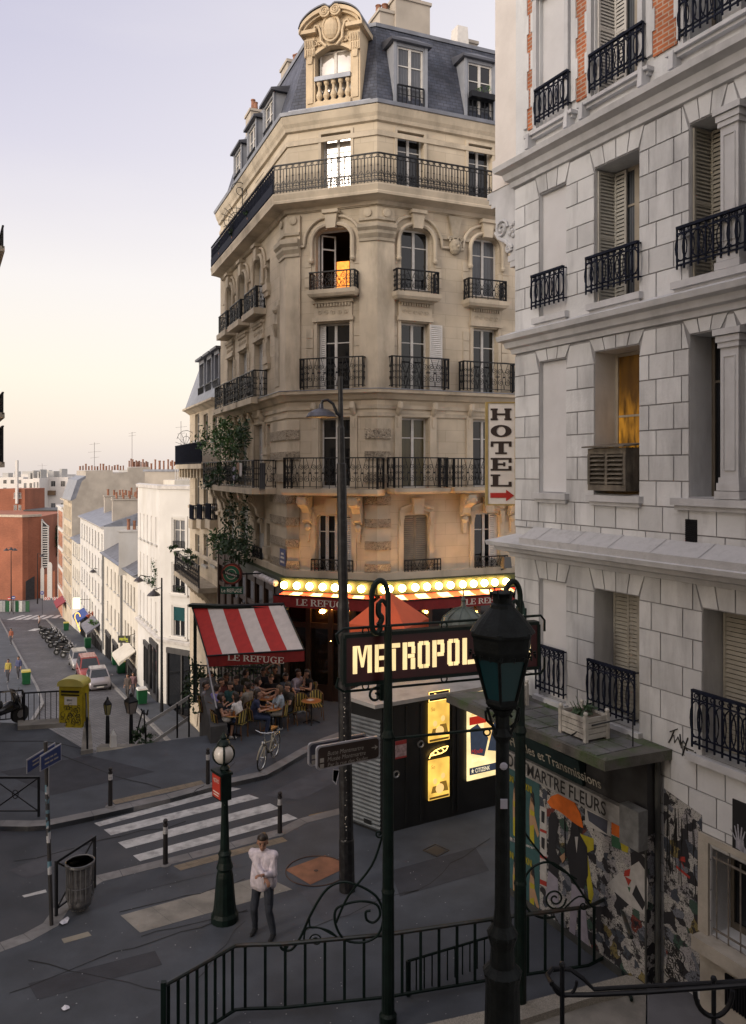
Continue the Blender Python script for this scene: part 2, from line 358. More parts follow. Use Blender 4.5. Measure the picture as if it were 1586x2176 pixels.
def window(par,fr,u0,u1,z0,z1,d=-.25,leaves=2,bars=(.72,),frame=None,pane=None,ft=.06,arch=0,sub='pane'):
 """a casement: its frame is the part, its glass the sub-part"""
 mb=MB();g=MB();t=.045
 mb.box(fr,u0,u0+ft,d-t,d,z0,z1);mb.box(fr,u1-ft,u1,d-t,d,z0,z1)
 mb.box(fr,u0+ft,u1-ft,d-t,d,z1-ft,z1);mb.box(fr,u0+ft,u1-ft,d-t,d,z0,z0+ft*1.6)
 for i in range(1,leaves):
  c=u0+(u1-u0)*i/leaves;mb.box(fr,c-ft*.85,c+ft*.85,d-t,d+.012,z0+ft*1.6,z1-ft)
 for b in bars:
  zb=z0+(z1-z0)*b;w=(u1-u0)/leaves
  for i in range(leaves):mb.box(fr,u0+w*i+(ft if i==0 else ft*.85),u0+w*(i+1)-(ft if i==leaves-1 else ft*.85),d-t+.005,d-.01,zb-.018,zb+.018)
 g.poly([fr.p(u0,d-.03,z0),fr.p(u1,d-.03,z0),fr.p(u1,d-.03,z1),fr.p(u0,d-.03,z1)])
 o=obj('window',mb,frame or WOOD_W,par);obj(sub,g,pane or PANE,o);return o
def shutter(mb,fr,u0,u1,z0,z1,d,m=0,sp=.07,th=.03):
 f=.045
 mb.box(fr,u0,u0+f,d,d+th,z0,z1,m);mb.box(fr,u1-f,u1,d,d+th,z0,z1,m)
 for zz in(z0,(z0+z1)/2-f/2,z1-f):mb.box(fr,u0+f,u1-f,d,d+th,zz,zz+f,m)
 n=int((z1-z0-2*f)/sp)
 for i in range(n):
  z=z0+f+sp*(i+.3)
  mb.add([fr.p(u0+f,d+.004,z+sp*.75),fr.p(u1-f,d+.004,z+sp*.75),fr.p(u1-f,d+th-.004,z),fr.p(u0+f,d+th-.004,z),fr.p(u0+f,d+.010,z+sp*.85),fr.p(u1-f,d+.010,z+sp*.85),fr.p(u1-f,d+th,z+sp*.12),fr.p(u0+f,d+th,z+sp*.12)],[[0,1,2,3],[7,6,5,4],[0,4,5,1],[3,2,6,7]],m)
def foliage(mb,c,rx,ry,rz,n,s=.08,m=0):
 cl=[]
 for _ in range(max(3,n//28)):
  a=random.random()*6.283;q=random.uniform(-1,1);k=random.random()**.45;w=math.sqrt(1-q*q);cl.append((c[0]+rx*k*w*math.cos(a),c[1]+ry*k*w*math.sin(a),c[2]+rz*k*q,random.uniform(.14,.3)))
 for _ in range(n):
  o=random.choice(cl);p=Vector((o[0]+random.gauss(0,rx*o[3]),o[1]+random.gauss(0,ry*o[3]),o[2]+random.gauss(0,rz*o[3])))
  x=Vector((random.gauss(0,1),random.gauss(0,1),random.gauss(0,1))).normalized();y=x.orthogonal().normalized();z=s*random.choice((.5,.7,.9,1.1,1.6))
  mb.add([p-x*z,p+y*z*.45,p+x*z,p-y*z*.45],[[0,1,2,3]],m)
# ------------------------------------------------------------------ the ground: square, road, pavements, street running downhill
ASPH=mat('asphalt_pavement',(.056,.064,.079),.75,var=.22,scale=1.3,bump=.35,bscale=120,stain=((.032,.036,.044),.55,.85),detail=9)
ROADM=mat('asphalt_road',(.038,.043,.054),.7,var=.25,scale=1.0,bump=.4,bscale=110,stain=((.055,.054,.06),.5,.7),detail=9)
KERB=mat('granite_kerb',(.19,.185,.185),.7,var=.25,scale=5,bump=.3,stain=((.06,.06,.062),2.5,.6))
PAINTW=mat('worn_road_paint',(.48,.48,.48),.7,var=.15,scale=6,stain=((.12,.12,.125),3.5,.75))
TACT=mat('beige_tactile_slab',(.21,.17,.12),.8,var=.2,scale=5,bump=.4,bscale=40,stain=((.11,.10,.08),3,.5))
COBB=brick('cobblestones',(.06,.06,.07),(.12,.12,.132),(.016,.016,.02),.34,.20,.035,.6,1,.45,nscale=.3)
CONC=mat('old_concrete',(.23,.215,.19),.85,var=.25,scale=2,bump=.4,stain=((.10,.095,.085),1.5,.6))
GRANITE=mat('speckled_stone',(.26,.24,.205),.8,var=.35,scale=60,bump=.3,stain=((.12,.11,.10),2,.5))
def st_z(Y):return-14.5 if Y>123 else-7.6-.1*(Y-54)
g=MB();g.poly([(-2500,118,-14.6),(2500,118,-14.6),(2500,3000,-14.6),(-2500,3000,-14.6)]);g.poly([(-2500,118,-14.6),(2500,118,-14.6),(400,30,-14.6),(-400,30,-14.6)])
ground_obj('ground',g,mat('city_ground',(.09,.088,.085),.9))
EDGE=[G(-260,1520),G(0,1535),G(90,1540),G(180,1592),G(196,1600),G(250,1592),G(330,1577),G(400,1568),G(445,1562)]
up=[(-220,1772),(0,1756),(60,1757),(104,1754),(200,1734),(363,1697),(454,1672),(567,1647),(600,1629),(658,1595),(700,1574),(780,1545),(900,1510),(1100,1470)]
lo=[(-200,2075),(0,2003),(50,1985),(92,1962),(118,1925),(150,1893),(204,1861),(254,1849),(400,1813),(490,1790),(590,1763),(636,1740),(720,1718),(860,1680),(1100,1600)]
UP=[G(*q)for q in up];LO=[G(*q)for q in lo]
road=MB();KH=-.11
pts=[(q.x,q.y)for q in EDGE]
road.add([Vector((-24,-12,KH)),Vector((18,-12,KH)),Vector((18,27.2,KH)),Vector((2,29,KH)),Vector((-3.0,28.6,KH))]+[Vector((q.x,q.y-.02,KH))for q in EDGE[::-1]],[list(range(5+len(EDGE)))])
ground_obj('road',road,ROADM)
def pave(name,pts,z0,z1,m):
 b=MB();b.slab([(q[0],q[1])for q in pts],z0,z1);return ground_obj(name,b,m)
pave('terrace_pavement',[(q.x,q.y)for q in EDGE]+[(-3.0,28.9),(6,33),(18,33)]+[(q.x,q.y)for q in UP[::-1]],-.25,0,ASPH)
pave('square_pavement',[(q.x,q.y)for q in LO]+[(18,20),(18,-12),(-24,-12),(-24,8)],-.25,0,ASPH)
def strip(path,w,z,h,name,m,gap=.012,ln=1.1):
 """kerb stones laid end to end along a path"""
 b=MB();o2=offset(path,w);pts=[Vector((p[0],p[1]))for p in path]
 for i in range(len(pts)-1):
  L_=(pts[i+1]-pts[i]).length;n=max(1,round(L_/ln))
  for k in range(n):
   a,c=(k+gap*.5)/n,(k+1-gap*.5)/n
   q=[pts[i].lerp(pts[i+1],a),pts[i].lerp(pts[i+1],c),o2[i].lerp(o2[i+1],c),o2[i].lerp(o2[i+1],a)]
   b.slab(q,z,z+h)
 return ground_obj(name,b,m)
strip([(q.x,q.y)for q in UP],-.32,-.2,.205,'far_kerb',KERB)
strip([(q.x,q.y)for q in LO],.3,-.2,.205,'near_kerb',KERB)
for q in([(200,1749),(212,1756),(513,1676),(488,1672)],[(221,1763),(236,1775),(551,1696),(529,1688)],[(251,1790),(268,1803),(595,1718),(574,1707)],[(283,1818),(298,1830),(633,1739),(611,1729)]):
 b=MB();b.poly([G(x,y,KH+.004)for x,y in q]);ground_obj('crossing_stripe_marking',b,PAINTW)
b=MB();b.poly([G(x,y,KH+.004)for x,y in[(47,1903),(52,1907),(100,1896),(97,1890)]]);ground_obj('road_marking',b,PAINTW)
def slabs(name,quad,nu,nv,m,z=.004,gap=.012):
 """a row of paving slabs between four image corners on the ground"""
 A,B_,C_,D=[G(x,y,z)for x,y in quad];b=MB()
 for i in range(nu):
  for j in range(nv):
   f=lambda s,t:A.lerp(B_,s).lerp(D.lerp(C_,s),t)
   b.poly([f((i+gap)/nu,(j+gap*2)/nv),f((i+1-gap)/nu,(j+gap*2)/nv),f((i+1-gap)/nu,(j+1-gap*2)/nv),f((i+gap)/nu,(j+1-gap*2)/nv)])
 return ground_obj(name,b,m)
slabs('tactile_paving',[(236,1701),(428,1658),(436,1666),(246,1709)],10,2,TACT)
slabs('tactile_paving',[(368,1840),(600,1778),(612,1787),(384,1850)],10,2,TACT)
slabs('yellow_kerb_slab_paving',[(655,1732),(720,1718),(722,1730),(668,1743)],2,1,mat('ochre_slab',(.24,.17,.08),.8))
slabs('concrete_access_slab_paving',[(256,1945),(560,1860),(622,1890),(298,1982)],5,1,CONC,gap=.004)
slabs('pavement_patch',[(130,1995),(188,1979),(196,1988),(136,2005)],1,1,mat('pale_patch',(.24,.22,.18),.8))
g=MB();c=G(672,1850,.005)
g.poly([G(x,y,.005)for x,y in[(606,1848),(690,1817),(748,1838),(660,1880)]])
ring=MB()
ring.tube([Vector((c.x+.62*math.cos(a),c.y+.62*math.sin(a),.008))for a in[2*math.pi*i/32 for i in range(32)]],.012,4,closed=True)
ring.ball((c.x,c.y,.008),.05,8,sz=.2)
RUST=mat('rusty_iron_plate',(.22,.095,.05),.75,var=.25,scale=4,bump=.4,bscale=70)
t=thing('manhole_cover','square rusty brown inspection plate with a round lid set in the pavement','manhole cover',(c.x,c.y,.004));obj('plate',g,RUST,t);obj('lid',ring,mat('rust_dark',(.07,.04,.03),.8),t)
g=MB()
for x,y,s in((927,1807,.28),):
 c=G(x,y,.005)
 for q in range(4):
  a,a2=q*math.pi/2,(q+1)*math.pi/2
  g.tube([(c.x+s*math.cos(a),c.y+s*math.sin(a),.006),(c.x+s*math.cos(a2),c.y+s*math.sin(a2),.006)],.012,4)
 g.poly([(c.x+s*.8*math.cos(q),c.y+s*.8*math.sin(q),.006)for q in(0,1.57,3.14,4.71)])
solo('drain_cover',g,mat('dark_drain',(.07,.055,.04),.8),'small square drain lid set in the pavement before the news kiosk','drain cover',base=c)
PATCH=mat('newer_asphalt_patch',(.032,.034,.043),.8,var=.2,scale=3,bump=.3);PATCH2=mat('older_asphalt_patch',(.064,.066,.078),.8,var=.2,scale=3,bump=.3)
for k,(q,z,m)in enumerate((([(0,1640),(190,1605),(330,1640),(110,1690)],.0035,PATCH),([(640,1895),(720,1880),(800,1930),(690,1960)],.0035,PATCH2),([(60,2090),(330,2020),(345,2050),(80,2125)],.0035,PATCH),([(830,1850),(1010,1800),(1040,1850),(850,1905)],.0035,PATCH),([(250,1905),(330,1885),(560,1832),(470,1852)],.0035,PATCH),([(20,1850),(140,1800),(180,1812),(60,1868)],KH+.0035,PATCH2),([(560,1690),(740,1610),(800,1615),(640,1700)],KH+.0035,PATCH2),([(420,1640),(560,1590),(600,1600),(470,1655)],.0035,PATCH2))):
 b=MB();b.poly([G(x,y,z)for x,y in q]);ground_obj('asphalt_patch_paving',b,m)
b=MB();rr=random.Random(11)
for x,y,dx,dy,n in((254,1938,34,-9,9),(300,1990,38,-11,7),(60,2040,40,10,8),(20,2110,45,-14,12),(420,2080,20,-26,6),(640,1980,30,-10,9),(860,1900,24,-16,8),(120,1600,30,8,8),(0,1575,40,6,6),(500,1620,-20,12,6),(30,1830,45,-10,9)):
 z=KH+.006 if y in(1830,)else.006;p=[]
 for i in range(n):p.append((x,y));x+=dx+rr.uniform(-6,6);y+=dy+rr.uniform(-7,7)
 for a,c in zip(p,p[1:]):w_=rr.uniform(.5,1.1);b.poly([G(a[0],a[1]-w_,z),G(c[0],c[1]-w_,z),G(c[0],c[1]+w_,z),G(a[0],a[1]+w_,z)])
ground_obj('pavement_cracks_paving',b,mat('crack_tar',(.010,.010,.011),.8))
for x,y,s,lab in((137,1960,.13,'crumpled white paper lying by the foot of the sign post'),(140,2143,.07,'small white paper scrap low on the open pavement'),(495,1951,.03,'tiny white scrap at the foot of the globe lamp')):
 c=G(x,y,.01);g=MB();rr=random.Random(x);n=9
 ptsx=[(c.x+s*rr.uniform(.6,1)*math.cos(6.283*i/n),c.y+s*rr.uniform(.6,1.1)*math.sin(6.283*i/n),.008+rr.random()*s*.4)for i in range(n)]
 g.add(ptsx+[(c.x,c.y,.02+s*.3)],[[i,(i+1)%n,n]for i in range(n)]);solo('paper_litter',g,mat('paper',(.6,.6,.66),.8),lab,'litter',base=c)
g=MB()
for _ in range(170):
 x,y=random.uniform(10,1080),random.uniform(1800,2176);c=G(x,y,.006);s=random.uniform(.006,.016);g.poly([(c.x-s,c.y,.006),(c.x,c.y-s,.006),(c.x+s,c.y,.006),(c.x,c.y+s,.006)])
o=obj('pavement_crumbs',g,mat('pale_crumb',(.3,.3,.31),.8));tag(o,'pale crumbs and chewing gum spots scattered over the pavement','litter',kind='stuff')
# ------------------------------------------------------------------ lower street
def lower_right(Y):
 t=(Y-54)/.900;return-14.42-.4357*t
def kerb_right(Y):return lower_right(Y)-2.0-(Y-54)*.01
def kerb_left(Y):return-22.5-.513*(Y-55)if Y>55 else-22.5+.30*(55-Y)
Ys=[34,38,42,46,50,54,60,70,80,90,100,108,116,123]
g=MB();rp=MB();lp=MB();kr=MB()
for a,b in zip(Ys,Ys[1:]):
 g.poly([(kerb_left(a),a,st_z(a)),(kerb_right(a),a,st_z(a)),(kerb_right(b),b,st_z(b)),(kerb_left(b),b,st_z(b))])
 for mb,f0,f1 in((rp,kerb_right,lambda y:lower_right(y)+.4),(lp,lambda y:kerb_left(y)-9,kerb_left)):
  z=.13
  mb.add([(f0(a),a,st_z(a)-.3),(f1(a),a,st_z(a)-.3),(f1(b),b,st_z(b)-.3),(f0(b),b,st_z(b)-.3),(f0(a),a,st_z(a)+z),(f1(a),a,st_z(a)+z),(f1(b),b,st_z(b)+z),(f0(b),b,st_z(b)+z)],[[4,5,6,7],[0,4,7,3],[1,2,6,5],[0,1,5,4],[2,3,7,6]])
 for f,s in((kerb_right,1),(kerb_left,-1)):
  kr.add([(f(a),a,st_z(a)+.136),(f(a)+.22*s,a,st_z(a)+.136),(f(b)+.22*s,b,st_z(b)+.136),(f(b),b,st_z(b)+.136),(f(a)-.01*s,a,st_z(a)),(f(b)-.01*s,b,st_z(b))],[[0,1,2,3],[0,3,5,4]])
ground_obj('cobbled_street',g,COBB);ground_obj('right_street_pavement',rp,ASPH);ground_obj('left_street_pavement',lp,ASPH);ground_obj('street_kerb',kr,KERB)
g=MB();g.poly([(-140,118,-14.25),(-20,118,-14.25),(-20,150,-14.25),(-140,150,-14.25)]);ground_obj('crossroads_road',g,mat('grey_road',(.10,.10,.11),.7))
g=MB()
for i in range(5):
 a=G(108+i*16,1336,-13.0);s=.55
 zz=st_z(104)+.03
 X0=-43.5+i*2.1-1.2
 g.add([(X0,103.5,st_z(103.5)+.02),(X0+1.0,103.5,st_z(103.5)+.02),(X0+.6,106.5,st_z(106.5)+.02),(X0-.4,106.5,st_z(106.5)+.02)],[[0,1,2,3]])
for i in range(9):g.poly([G(10+i*19,1318-i*.6,-14.24),G(22+i*19,1318-i*.6,-14.24),G(56+i*15,1307,-14.24),G(48+i*15,1307,-14.24)])
ground_obj('far_crossing_marking',g,PAINTW)
g=MB();e2=[(q.x,q.y)for q in EDGE[:4]]
for a,b in zip(e2,e2[1:]):g.poly([(a[0],a[1],-7.5),(b[0],b[1],-7.5),(b[0],b[1],-.02),(a[0],a[1],-.02)])
ground_obj('terrace_retaining_wall',g,CONC)
st=MB();A,B_=EDGE[4],EDGE[7]
for i in range(38):
 y0=24.2+i*.30;z=-.17*(i+1);st.box(WF,A.x-.2-i*.10,B_.x+.6-i*.03,y0,y0+.31,z-.4,z)
ground_obj('street_stairs',st,CONC)
# ------------------------------------------------------------------ the stone building on the corner
CR=Vector((.148,28.0));CL=CR+Vector((-.9466,.3222))*3.43
FC=Fr(CL,CR-CL);FR_=Fr(CR,(.9205,.3907));FL=Fr(CL,(-.3845,.9231),(-.9231,-.3845))
LW=(CR-CL).length;LEND,REND=11.75,11.0
Z=lambda py:FC.z(709,py)
pL,pR=FL.p(LEND,0,0),FR_.p(REND,0,0);PATH=[(pL.x,pL.y),CL,CR,(pR.x,pR.y)]
cb=thing('corner_apartment_building','tall cream stone corner apartment building with slate mansard roof and carved round pediment','building',(CR.x,CR.y,0))
def zr(fr,px,y0,y1):return fr.z(px,y1),fr.z(px,y0)
cw={'C':[(683,746,283,414),(671,744,486,616),(675,744,686,832),(680,744,888,1040),(672,747,1094,1228)]}
uA=[(FR_.u(844),FR_.u(901)),(FR_.u(853),FR_.u(916)),(FR_.u(852),FR_.u(911)),(FR_.u(854),FR_.u(911)),(FR_.u(858),FR_.u(911))]
uB=[(FR_.u(995),FR_.u(1046)),(FR_.u(1004),FR_.u(1060)),(FR_.u(1005),FR_.u(1058)),(FR_.u(1005),FR_.u(1058)),(FR_.u(1008),FR_.u(1061))]
zlev=[(Z(414),Z(283)),(Z(616),Z(486)),(Z(832),Z(686)),(Z(1038),Z(888)),(Z(1226),Z(1094))]
HC=[(FC.u(a),FC.u(b),*zlev[i])for i,(a,b,c,d)in enumerate(cw['C'])]
HA=[(*uA[i],*zlev[i])for i in range(5)];HB=[(*uB[i],*zlev[i])for i in range(5)]
LU=[(FL.u(561),FL.u(543)),(FL.u(527),FL.u(511)),(FL.u(498),FL.u(486))]
HL=[(a,b,*zlev[i])for a,b in LU for i in range(5)]
HS=[(FL.u(574),FL.u(567),FL.z(570,y1),FL.z(570,y0))for y0,y1 in((552,604),(714,758),(902,950),(1112,1160))]
ZG=Z(1232)
w=MB();ztop=Z(240)
w.holes(FC,0,LW,ZG,ztop,HC);w.holes(FR_,0,REND,ZG,ztop,HA+HB);w.holes(FL,0,LEND,-9,ztop,HL+HS)
back=[FL.p(LEND,0,0),FL.p(LEND,-9,0),FR_.p(REND,-9,0),FR_.p(REND,0,0)]
for a,b in zip(back,back[1:]):w.poly([(a.x,a.y,-9),(b.x,b.y,-9),(b.x,b.y,ztop),(a.x,a.y,ztop)])
def arch(mb,fr,u0,u1,z1,r,d0,d1,m=0):
 for s,u in((1,u0),(-1,u1)):
  pts=[(u,z1)]+[(u+s*(r-r*math.cos(a)),z1-r+r*math.sin(a))for a in[i*math.pi/2/6 for i in range(7)]]
  mb.prism(fr,pts,d0,d1,m)
for fr,hs in((FC,HC),(FR_,HA),(FR_,HB)):arch(w,fr,hs[1][0],hs[1][1],hs[1][3],.3,-.28,-.004);arch(w,fr,hs[4][0],hs[4][1],hs[4][3],.16,-.28,-.004)
for a,b in LU:arch(w,FL,a,b,zlev[1][1],.3,-.28,-.004)
LIMEJ=brick('limestone_blocks',(.53,.455,.35),(.49,.415,.31),(.36,.30,.225),.95,.42,.006,.85,.25,.18,nscale=.9)
obj('wall',w,LIMEJ,cb)
def mould(name,prof,path=PATH,m=LIME,closed=True):
 b=MB();b.sweep(path,prof,closed_prof=closed);return obj(name,b,m,cb)
e0,e1=Z(240),Z(272)
mould('eave_cornice',[(.002,e1),(.10,e1+.04),(.13,e1+.16),(.2,e1+.28),(.27,e0-.05),(.27,e0),(.002,e0)])
mould('gutter',[(.18,e0+.003),(.32,e0+.003),(.35,e0+.12),(.31,e0+.12),(.29,e0+.04),(.18,e0+.04)],m=ZINC)
s0,s1=Z(412),Z(434)
PB=FL.p(LEND-.7,0,0);PATHB=[PB.xy]+PATH[1:];mould('balcony_slab',[(.002,s1-.2),(.1,s1-.18),(.16,s1-.06),(.32,s1-.02),(.60,s1+.02),(.61,s1+.1),(.59,s1+.13),(.64,s0-.05),(.64,s0),(.002,s0)],PATHB)
mould('upper_string_course',[(.002,Z(300)),(.06,Z(300)),(.06,Z(290)),(.002,Z(288))])
c0,c1=Z(830),Z(852)
mould('middle_cornice',[(.002,c1),(.10,c1+.04),(.2,c1+.2),(.36,c1+.24),(.38,c0-.02),(.002,c0)])
mould('zinc_ledge',[(.002,c0+.002),(.40,c0-.015),(.40,c0+.012),(.002,c0+.05)],m=ZINC)
for y in(862,878):mould('fluted_band',[(.002,Z(y+8)),(.05,Z(y+8)),(.05,Z(y)),(.002,Z(y))])
mould('base_band',[(.002,Z(1230)),(.12,Z(1230)),(.12,Z(1214)),(.002,Z(1212))])
for fr0,u0,cpt,fr1,u1,ys in((FC,FC.u(766),CR,FR_,.62,(487,521)),(FL,.75,CL,FC,FC.u(640),(503,540))):
 a,b_=fr0.p(u0,0,0),fr1.p(u1,0,0);pth=[(a.x,a.y),cpt,(b_.x,b_.y)]
 mould('pilaster',[(.002,Z(834)),(.10,Z(834)),(.10,s1-.3),(.002,s1-.3)],pth)
 za,zb=Z(ys[1]),Z(ys[0])
 mould('capital',[(.102,za),(.15,za),(.15,za+.1),(.24,za+.24),(.24,za+.34),(.33,za+.44),(.33,zb-.02),(.102,zb)],pth,LIME_D)
 mould('capital',[(.102,zb+.12),(.18,zb+.15),(.18,zb+.24),(.102,zb+.26)],pth,LIME_D)
 for k in range(2):
  f,uc,=((fr0,(u0+(LW if fr0 is FC else 0))/2),(fr1,(u1+(0))/2))[k]
  b=MB();q=f.p(uc,.1,Z(462));n3=f.N;b.tube([q,q+n3*.06,q+n3*.08],[.15,.15,.08],14);obj('rosette',b,LIME,cb)
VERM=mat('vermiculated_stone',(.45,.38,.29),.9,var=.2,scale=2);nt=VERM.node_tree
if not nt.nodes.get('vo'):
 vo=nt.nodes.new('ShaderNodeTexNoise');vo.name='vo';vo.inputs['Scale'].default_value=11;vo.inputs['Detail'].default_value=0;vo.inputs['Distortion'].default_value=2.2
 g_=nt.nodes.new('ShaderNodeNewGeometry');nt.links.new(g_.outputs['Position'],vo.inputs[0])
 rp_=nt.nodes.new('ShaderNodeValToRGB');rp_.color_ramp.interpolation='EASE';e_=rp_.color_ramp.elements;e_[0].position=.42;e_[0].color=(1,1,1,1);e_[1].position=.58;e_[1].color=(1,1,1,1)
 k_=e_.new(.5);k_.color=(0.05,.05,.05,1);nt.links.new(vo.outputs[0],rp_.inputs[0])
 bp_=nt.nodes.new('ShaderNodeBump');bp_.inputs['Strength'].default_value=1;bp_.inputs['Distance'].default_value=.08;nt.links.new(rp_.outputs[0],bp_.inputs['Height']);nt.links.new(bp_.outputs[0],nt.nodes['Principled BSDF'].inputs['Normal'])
 mx_=[n for n in nt.nodes if n.type=='MIX'][0];m2_=nt.nodes.new('ShaderNodeMix');m2_.data_type='RGBA';m2_.inputs[6].default_value=(.13,.10,.07,1);nt.links.new(mx_.outputs[2],m2_.inputs[7]);nt.links.new(rp_.outputs[0],m2_.inputs[0]);nt.links.new(m2_.outputs[2],nt.nodes['Principled BSDF'].inputs['Base Color'])  # recess shade of the carving painted into the groove colour, with some dirt
bb=[(912,933),(959,977),(1007,1025),(1054,1072),(1101,1119),(1148,1166),(1195,1213)]
pr=[(FC.p(FC.u(777),0,0),CR,FR_.p(FR_.u(829),0,0)),(FL.p(FL.u(579),0,0),CL,FC.p(FC.u(638),0,0))]
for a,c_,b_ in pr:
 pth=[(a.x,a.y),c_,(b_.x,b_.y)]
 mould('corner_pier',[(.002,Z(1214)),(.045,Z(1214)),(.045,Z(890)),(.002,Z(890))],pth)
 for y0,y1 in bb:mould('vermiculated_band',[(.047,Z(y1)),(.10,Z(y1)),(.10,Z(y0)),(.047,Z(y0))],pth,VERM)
def surround(fr,h,k):
 u0,u1,z0,z1=h;b=MB()
 if k==1:
  for off,r,d in((.13,.075,.09),(.42,.06,.06)):
   rr=.45+off;zt=z1+off
   pts=[(u0-off,z1-(1.1 if off<.2 else.55))]+[(u0-off+rr-rr*math.cos(a),zt-rr+rr*math.sin(a))for a in[i*math.pi/2/7 for i in range(8)]]
   pts+=[(u1+u0-x,z)for x,z in pts[::-1]]
   if off>.2:pts=[(pts[0][0]-.35,pts[0][1]-.0)]+pts+[(pts[-1][0]+.35,pts[-1][1])]
   b.tube([fr.p(x,d,z)for x,z in pts],r,6)
  for u in(u0-.13,u1+.13):b.ball(fr.p(u,.1,z1-1.12),.1,8)
  uc=(u0+u1)/2;b.prism(fr,[(uc-.17,z1-.02),(uc+.17,z1-.02),(uc+.24,z1+.5),(uc-.24,z1+.5)],.0,.22);b.box(fr,uc-.3,uc+.3,0,.3,z1+.5,z1+.62)
  b.box(fr,u0-.75,u1+.75,.0,.05,z1+.66,z1+.78)
 if k in(1,2):
  for i in range(9):
   z=z0+.15+i*.36
   if z+.3>z1-(.9 if k==1 else 0):break
   b.box(fr,u0-.42,u0-.16,.0,.03,z,z+.33);b.box(fr,u1+.16,u1+.42,.0,.03,z,z+.33)
 if k==2:
  zt=zlev[1][0]-.38
  b.box(fr,u0-.15,u1+.15,0,.16,zt-.1,zt);b.box(fr,u0-.1,u1+.1,0,.07,z1+.08,zt-.1);b.box(fr,u0-.15,u1+.15,0,.13,z1+.05,z1+.2)
  n=12
  for i in range(n):b.box(fr,u0-.05+(u1-u0+.1)*(i+.2)/n,u0-.05+(u1-u0+.1)*(i+.8)/n,.07,.14,zt-.22,zt-.11)
  for i in range(5):b.tube([fr.p(u0+(u1-u0)*x,.08,zt-.42+zz)for x,zz in spiral(((i+.5)/5,0),.09,1.4,i,.2,9)],.02,4)
  b.box(fr,u0-.12,u0,0,.05,z0-.1,z1+.05);b.box(fr,u1,u1+.12,0,.05,z0-.1,z1+.05)
 if k==3:
  for u in(u0-.16,u1+.16):
   b.box(fr,u-.13,u+.13,0,.07,z0,z1+.1);b.box(fr,u-.05,u+.05,.07,.1,z1-.35,z1)
   b.tube([fr.p(u,d,zz)for d,zz in((.05,z1+.1),(.13,z1+.22),(.22,z1+.36),(.24,z1+.48),(.1,z1+.5))],[.07,.1,.11,.1,.06],7)
  b.box(fr,u0-.1,u1+.1,0,.05,z1+.1,z1+.22)
 if k==4:
  uc=(u0+u1)/2;n=10;W_=u1-u0+.34
  for rr,dd,hh in((0,.05,.14),(.14,.12,.10)):
   pts=[(u0-.17+W_*i/n,z1+.02+rr+.16*math.sin(math.pi*i/n))for i in range(n+1)]
   b.prism(fr,pts+[(x,z+hh)for x,z in pts[::-1]],0,dd)
  b.prism(fr,[(uc-.17,z1+.04),(uc+.17,z1+.04),(uc+.22,z1+.6),(uc-.22,z1+.6)],.0,.24)
  b.box(fr,u0-.2,u0-.02,0,.05,z0,z1-.08);b.box(fr,u1+.02,u1+.2,0,.05,z0,z1-.08)
  for u in(u0-.1,u1+.1):b.box(fr,u-.09,u+.09,.05,.11,z1-.14,z1+.08);b.taper(fr,u-.05,u+.05,.05,.1,z1-.38,z1-.14,1.4)
 if k==0:b.box(fr,u0-.1,u0,0,.04,z0,z1+.1);b.box(fr,u1,u1+.1,0,.04,z0,z1+.1);b.box(fr,u0,u1,0,.04,z1,z1+.1)
 obj('window_surround',b,LIME if k!=1 else LIME,cb)
for fr,hs in((FC,HC),(FR_,HA),(FR_,HB)):
 for k,h in enumerate(hs):surround(fr,h,k)
for a,b_ in LU:
 for k in(1,2,3):surround(FL,(a,b_,*zlev[k]),k)
def bracket(fr,u,z1,d=.75,h=1.0,w_=.15):
 b=MB();prof=[(0,z1),(d,z1),(d,z1-.12),(d*.92,z1-.3),(d*.6,z1-.42),(d*.42,z1-h*.6),(d*.36,z1-h*.85),(.12,z1-h),(0,z1-h)]
 b.prism(Fr((fr.p(u,0,0).x,fr.p(u,0,0).y),(fr.N.x,fr.N.y)),[(x,z)for x,z in prof],-w_,w_)
 for s in(-1,1):
  b.tube([fr.p(u+s*w_,x,z)for x,z in spiral((d*.72,z1-.24),.2,1.8,0,.15,18)],.035,5);b.tube([fr.p(u+s*w_,x,z)for x,z in spiral((.16,z1-h*.86),.12,1.5,2,.2,12)],.03,5)
 b.ball(fr.p(u,.12,z1-h-.12),.13,8);b.taper(fr,u-.05,u+.05,0,.1,z1-h-.62,z1-h-.2,1.6)
 obj('scroll_bracket',b,LIME,cb)
zb2=Z(1054)
for u in(FC.u(657),FC.u(764)):bracket(FC,u,zb2)
for u in(FR_.u(985),FR_.u(1086)):bracket(FR_,u,FR_.z(985,1050),.7,.8)
for u in(FL.u(560),FL.u(545),FL.u(520),FL.u(508),FL.u(490),FL.u(482)):bracket(FL,u,zb2,.8)
b=MB();n3=FR_.p(FR_.u(965),.12,FR_.z(965,527));b.ball(n3,.24,12,sz=1.25)
for s in(-1,1):
 b.tube([FR_.p(FR_.u(965)+s*(.1+x),.12,FR_.z(965,512)+z)for x,z in spiral((.08,0),.13,1.3,0,.3,9)],.04,5);b.ball(FR_.p(FR_.u(965)+s*.09,.33,FR_.z(965,524)),.05,6)
b.ball(FR_.p(FR_.u(965),.36,FR_.z(965,529)),.06,6);b.prism(FR_,[(FR_.u(965)-.1,FR_.z(965,508)),(FR_.u(965)+.1,FR_.z(965,508)),(FR_.u(965)+.28,FR_.z(965,462)),(FR_.u(965)-.28,FR_.z(965,462))],.0,.14)
b.box(FR_,FR_.u(932),FR_.u(1000),0,.08,FR_.z(965,512),FR_.z(965,504))
obj('carved_mask',b,LIME_D,cb)
b=MB();u=FL.u(590);b.box(FL,u-.28,u+.28,0,.03,FL.z(590,822),FL.z(590,640))
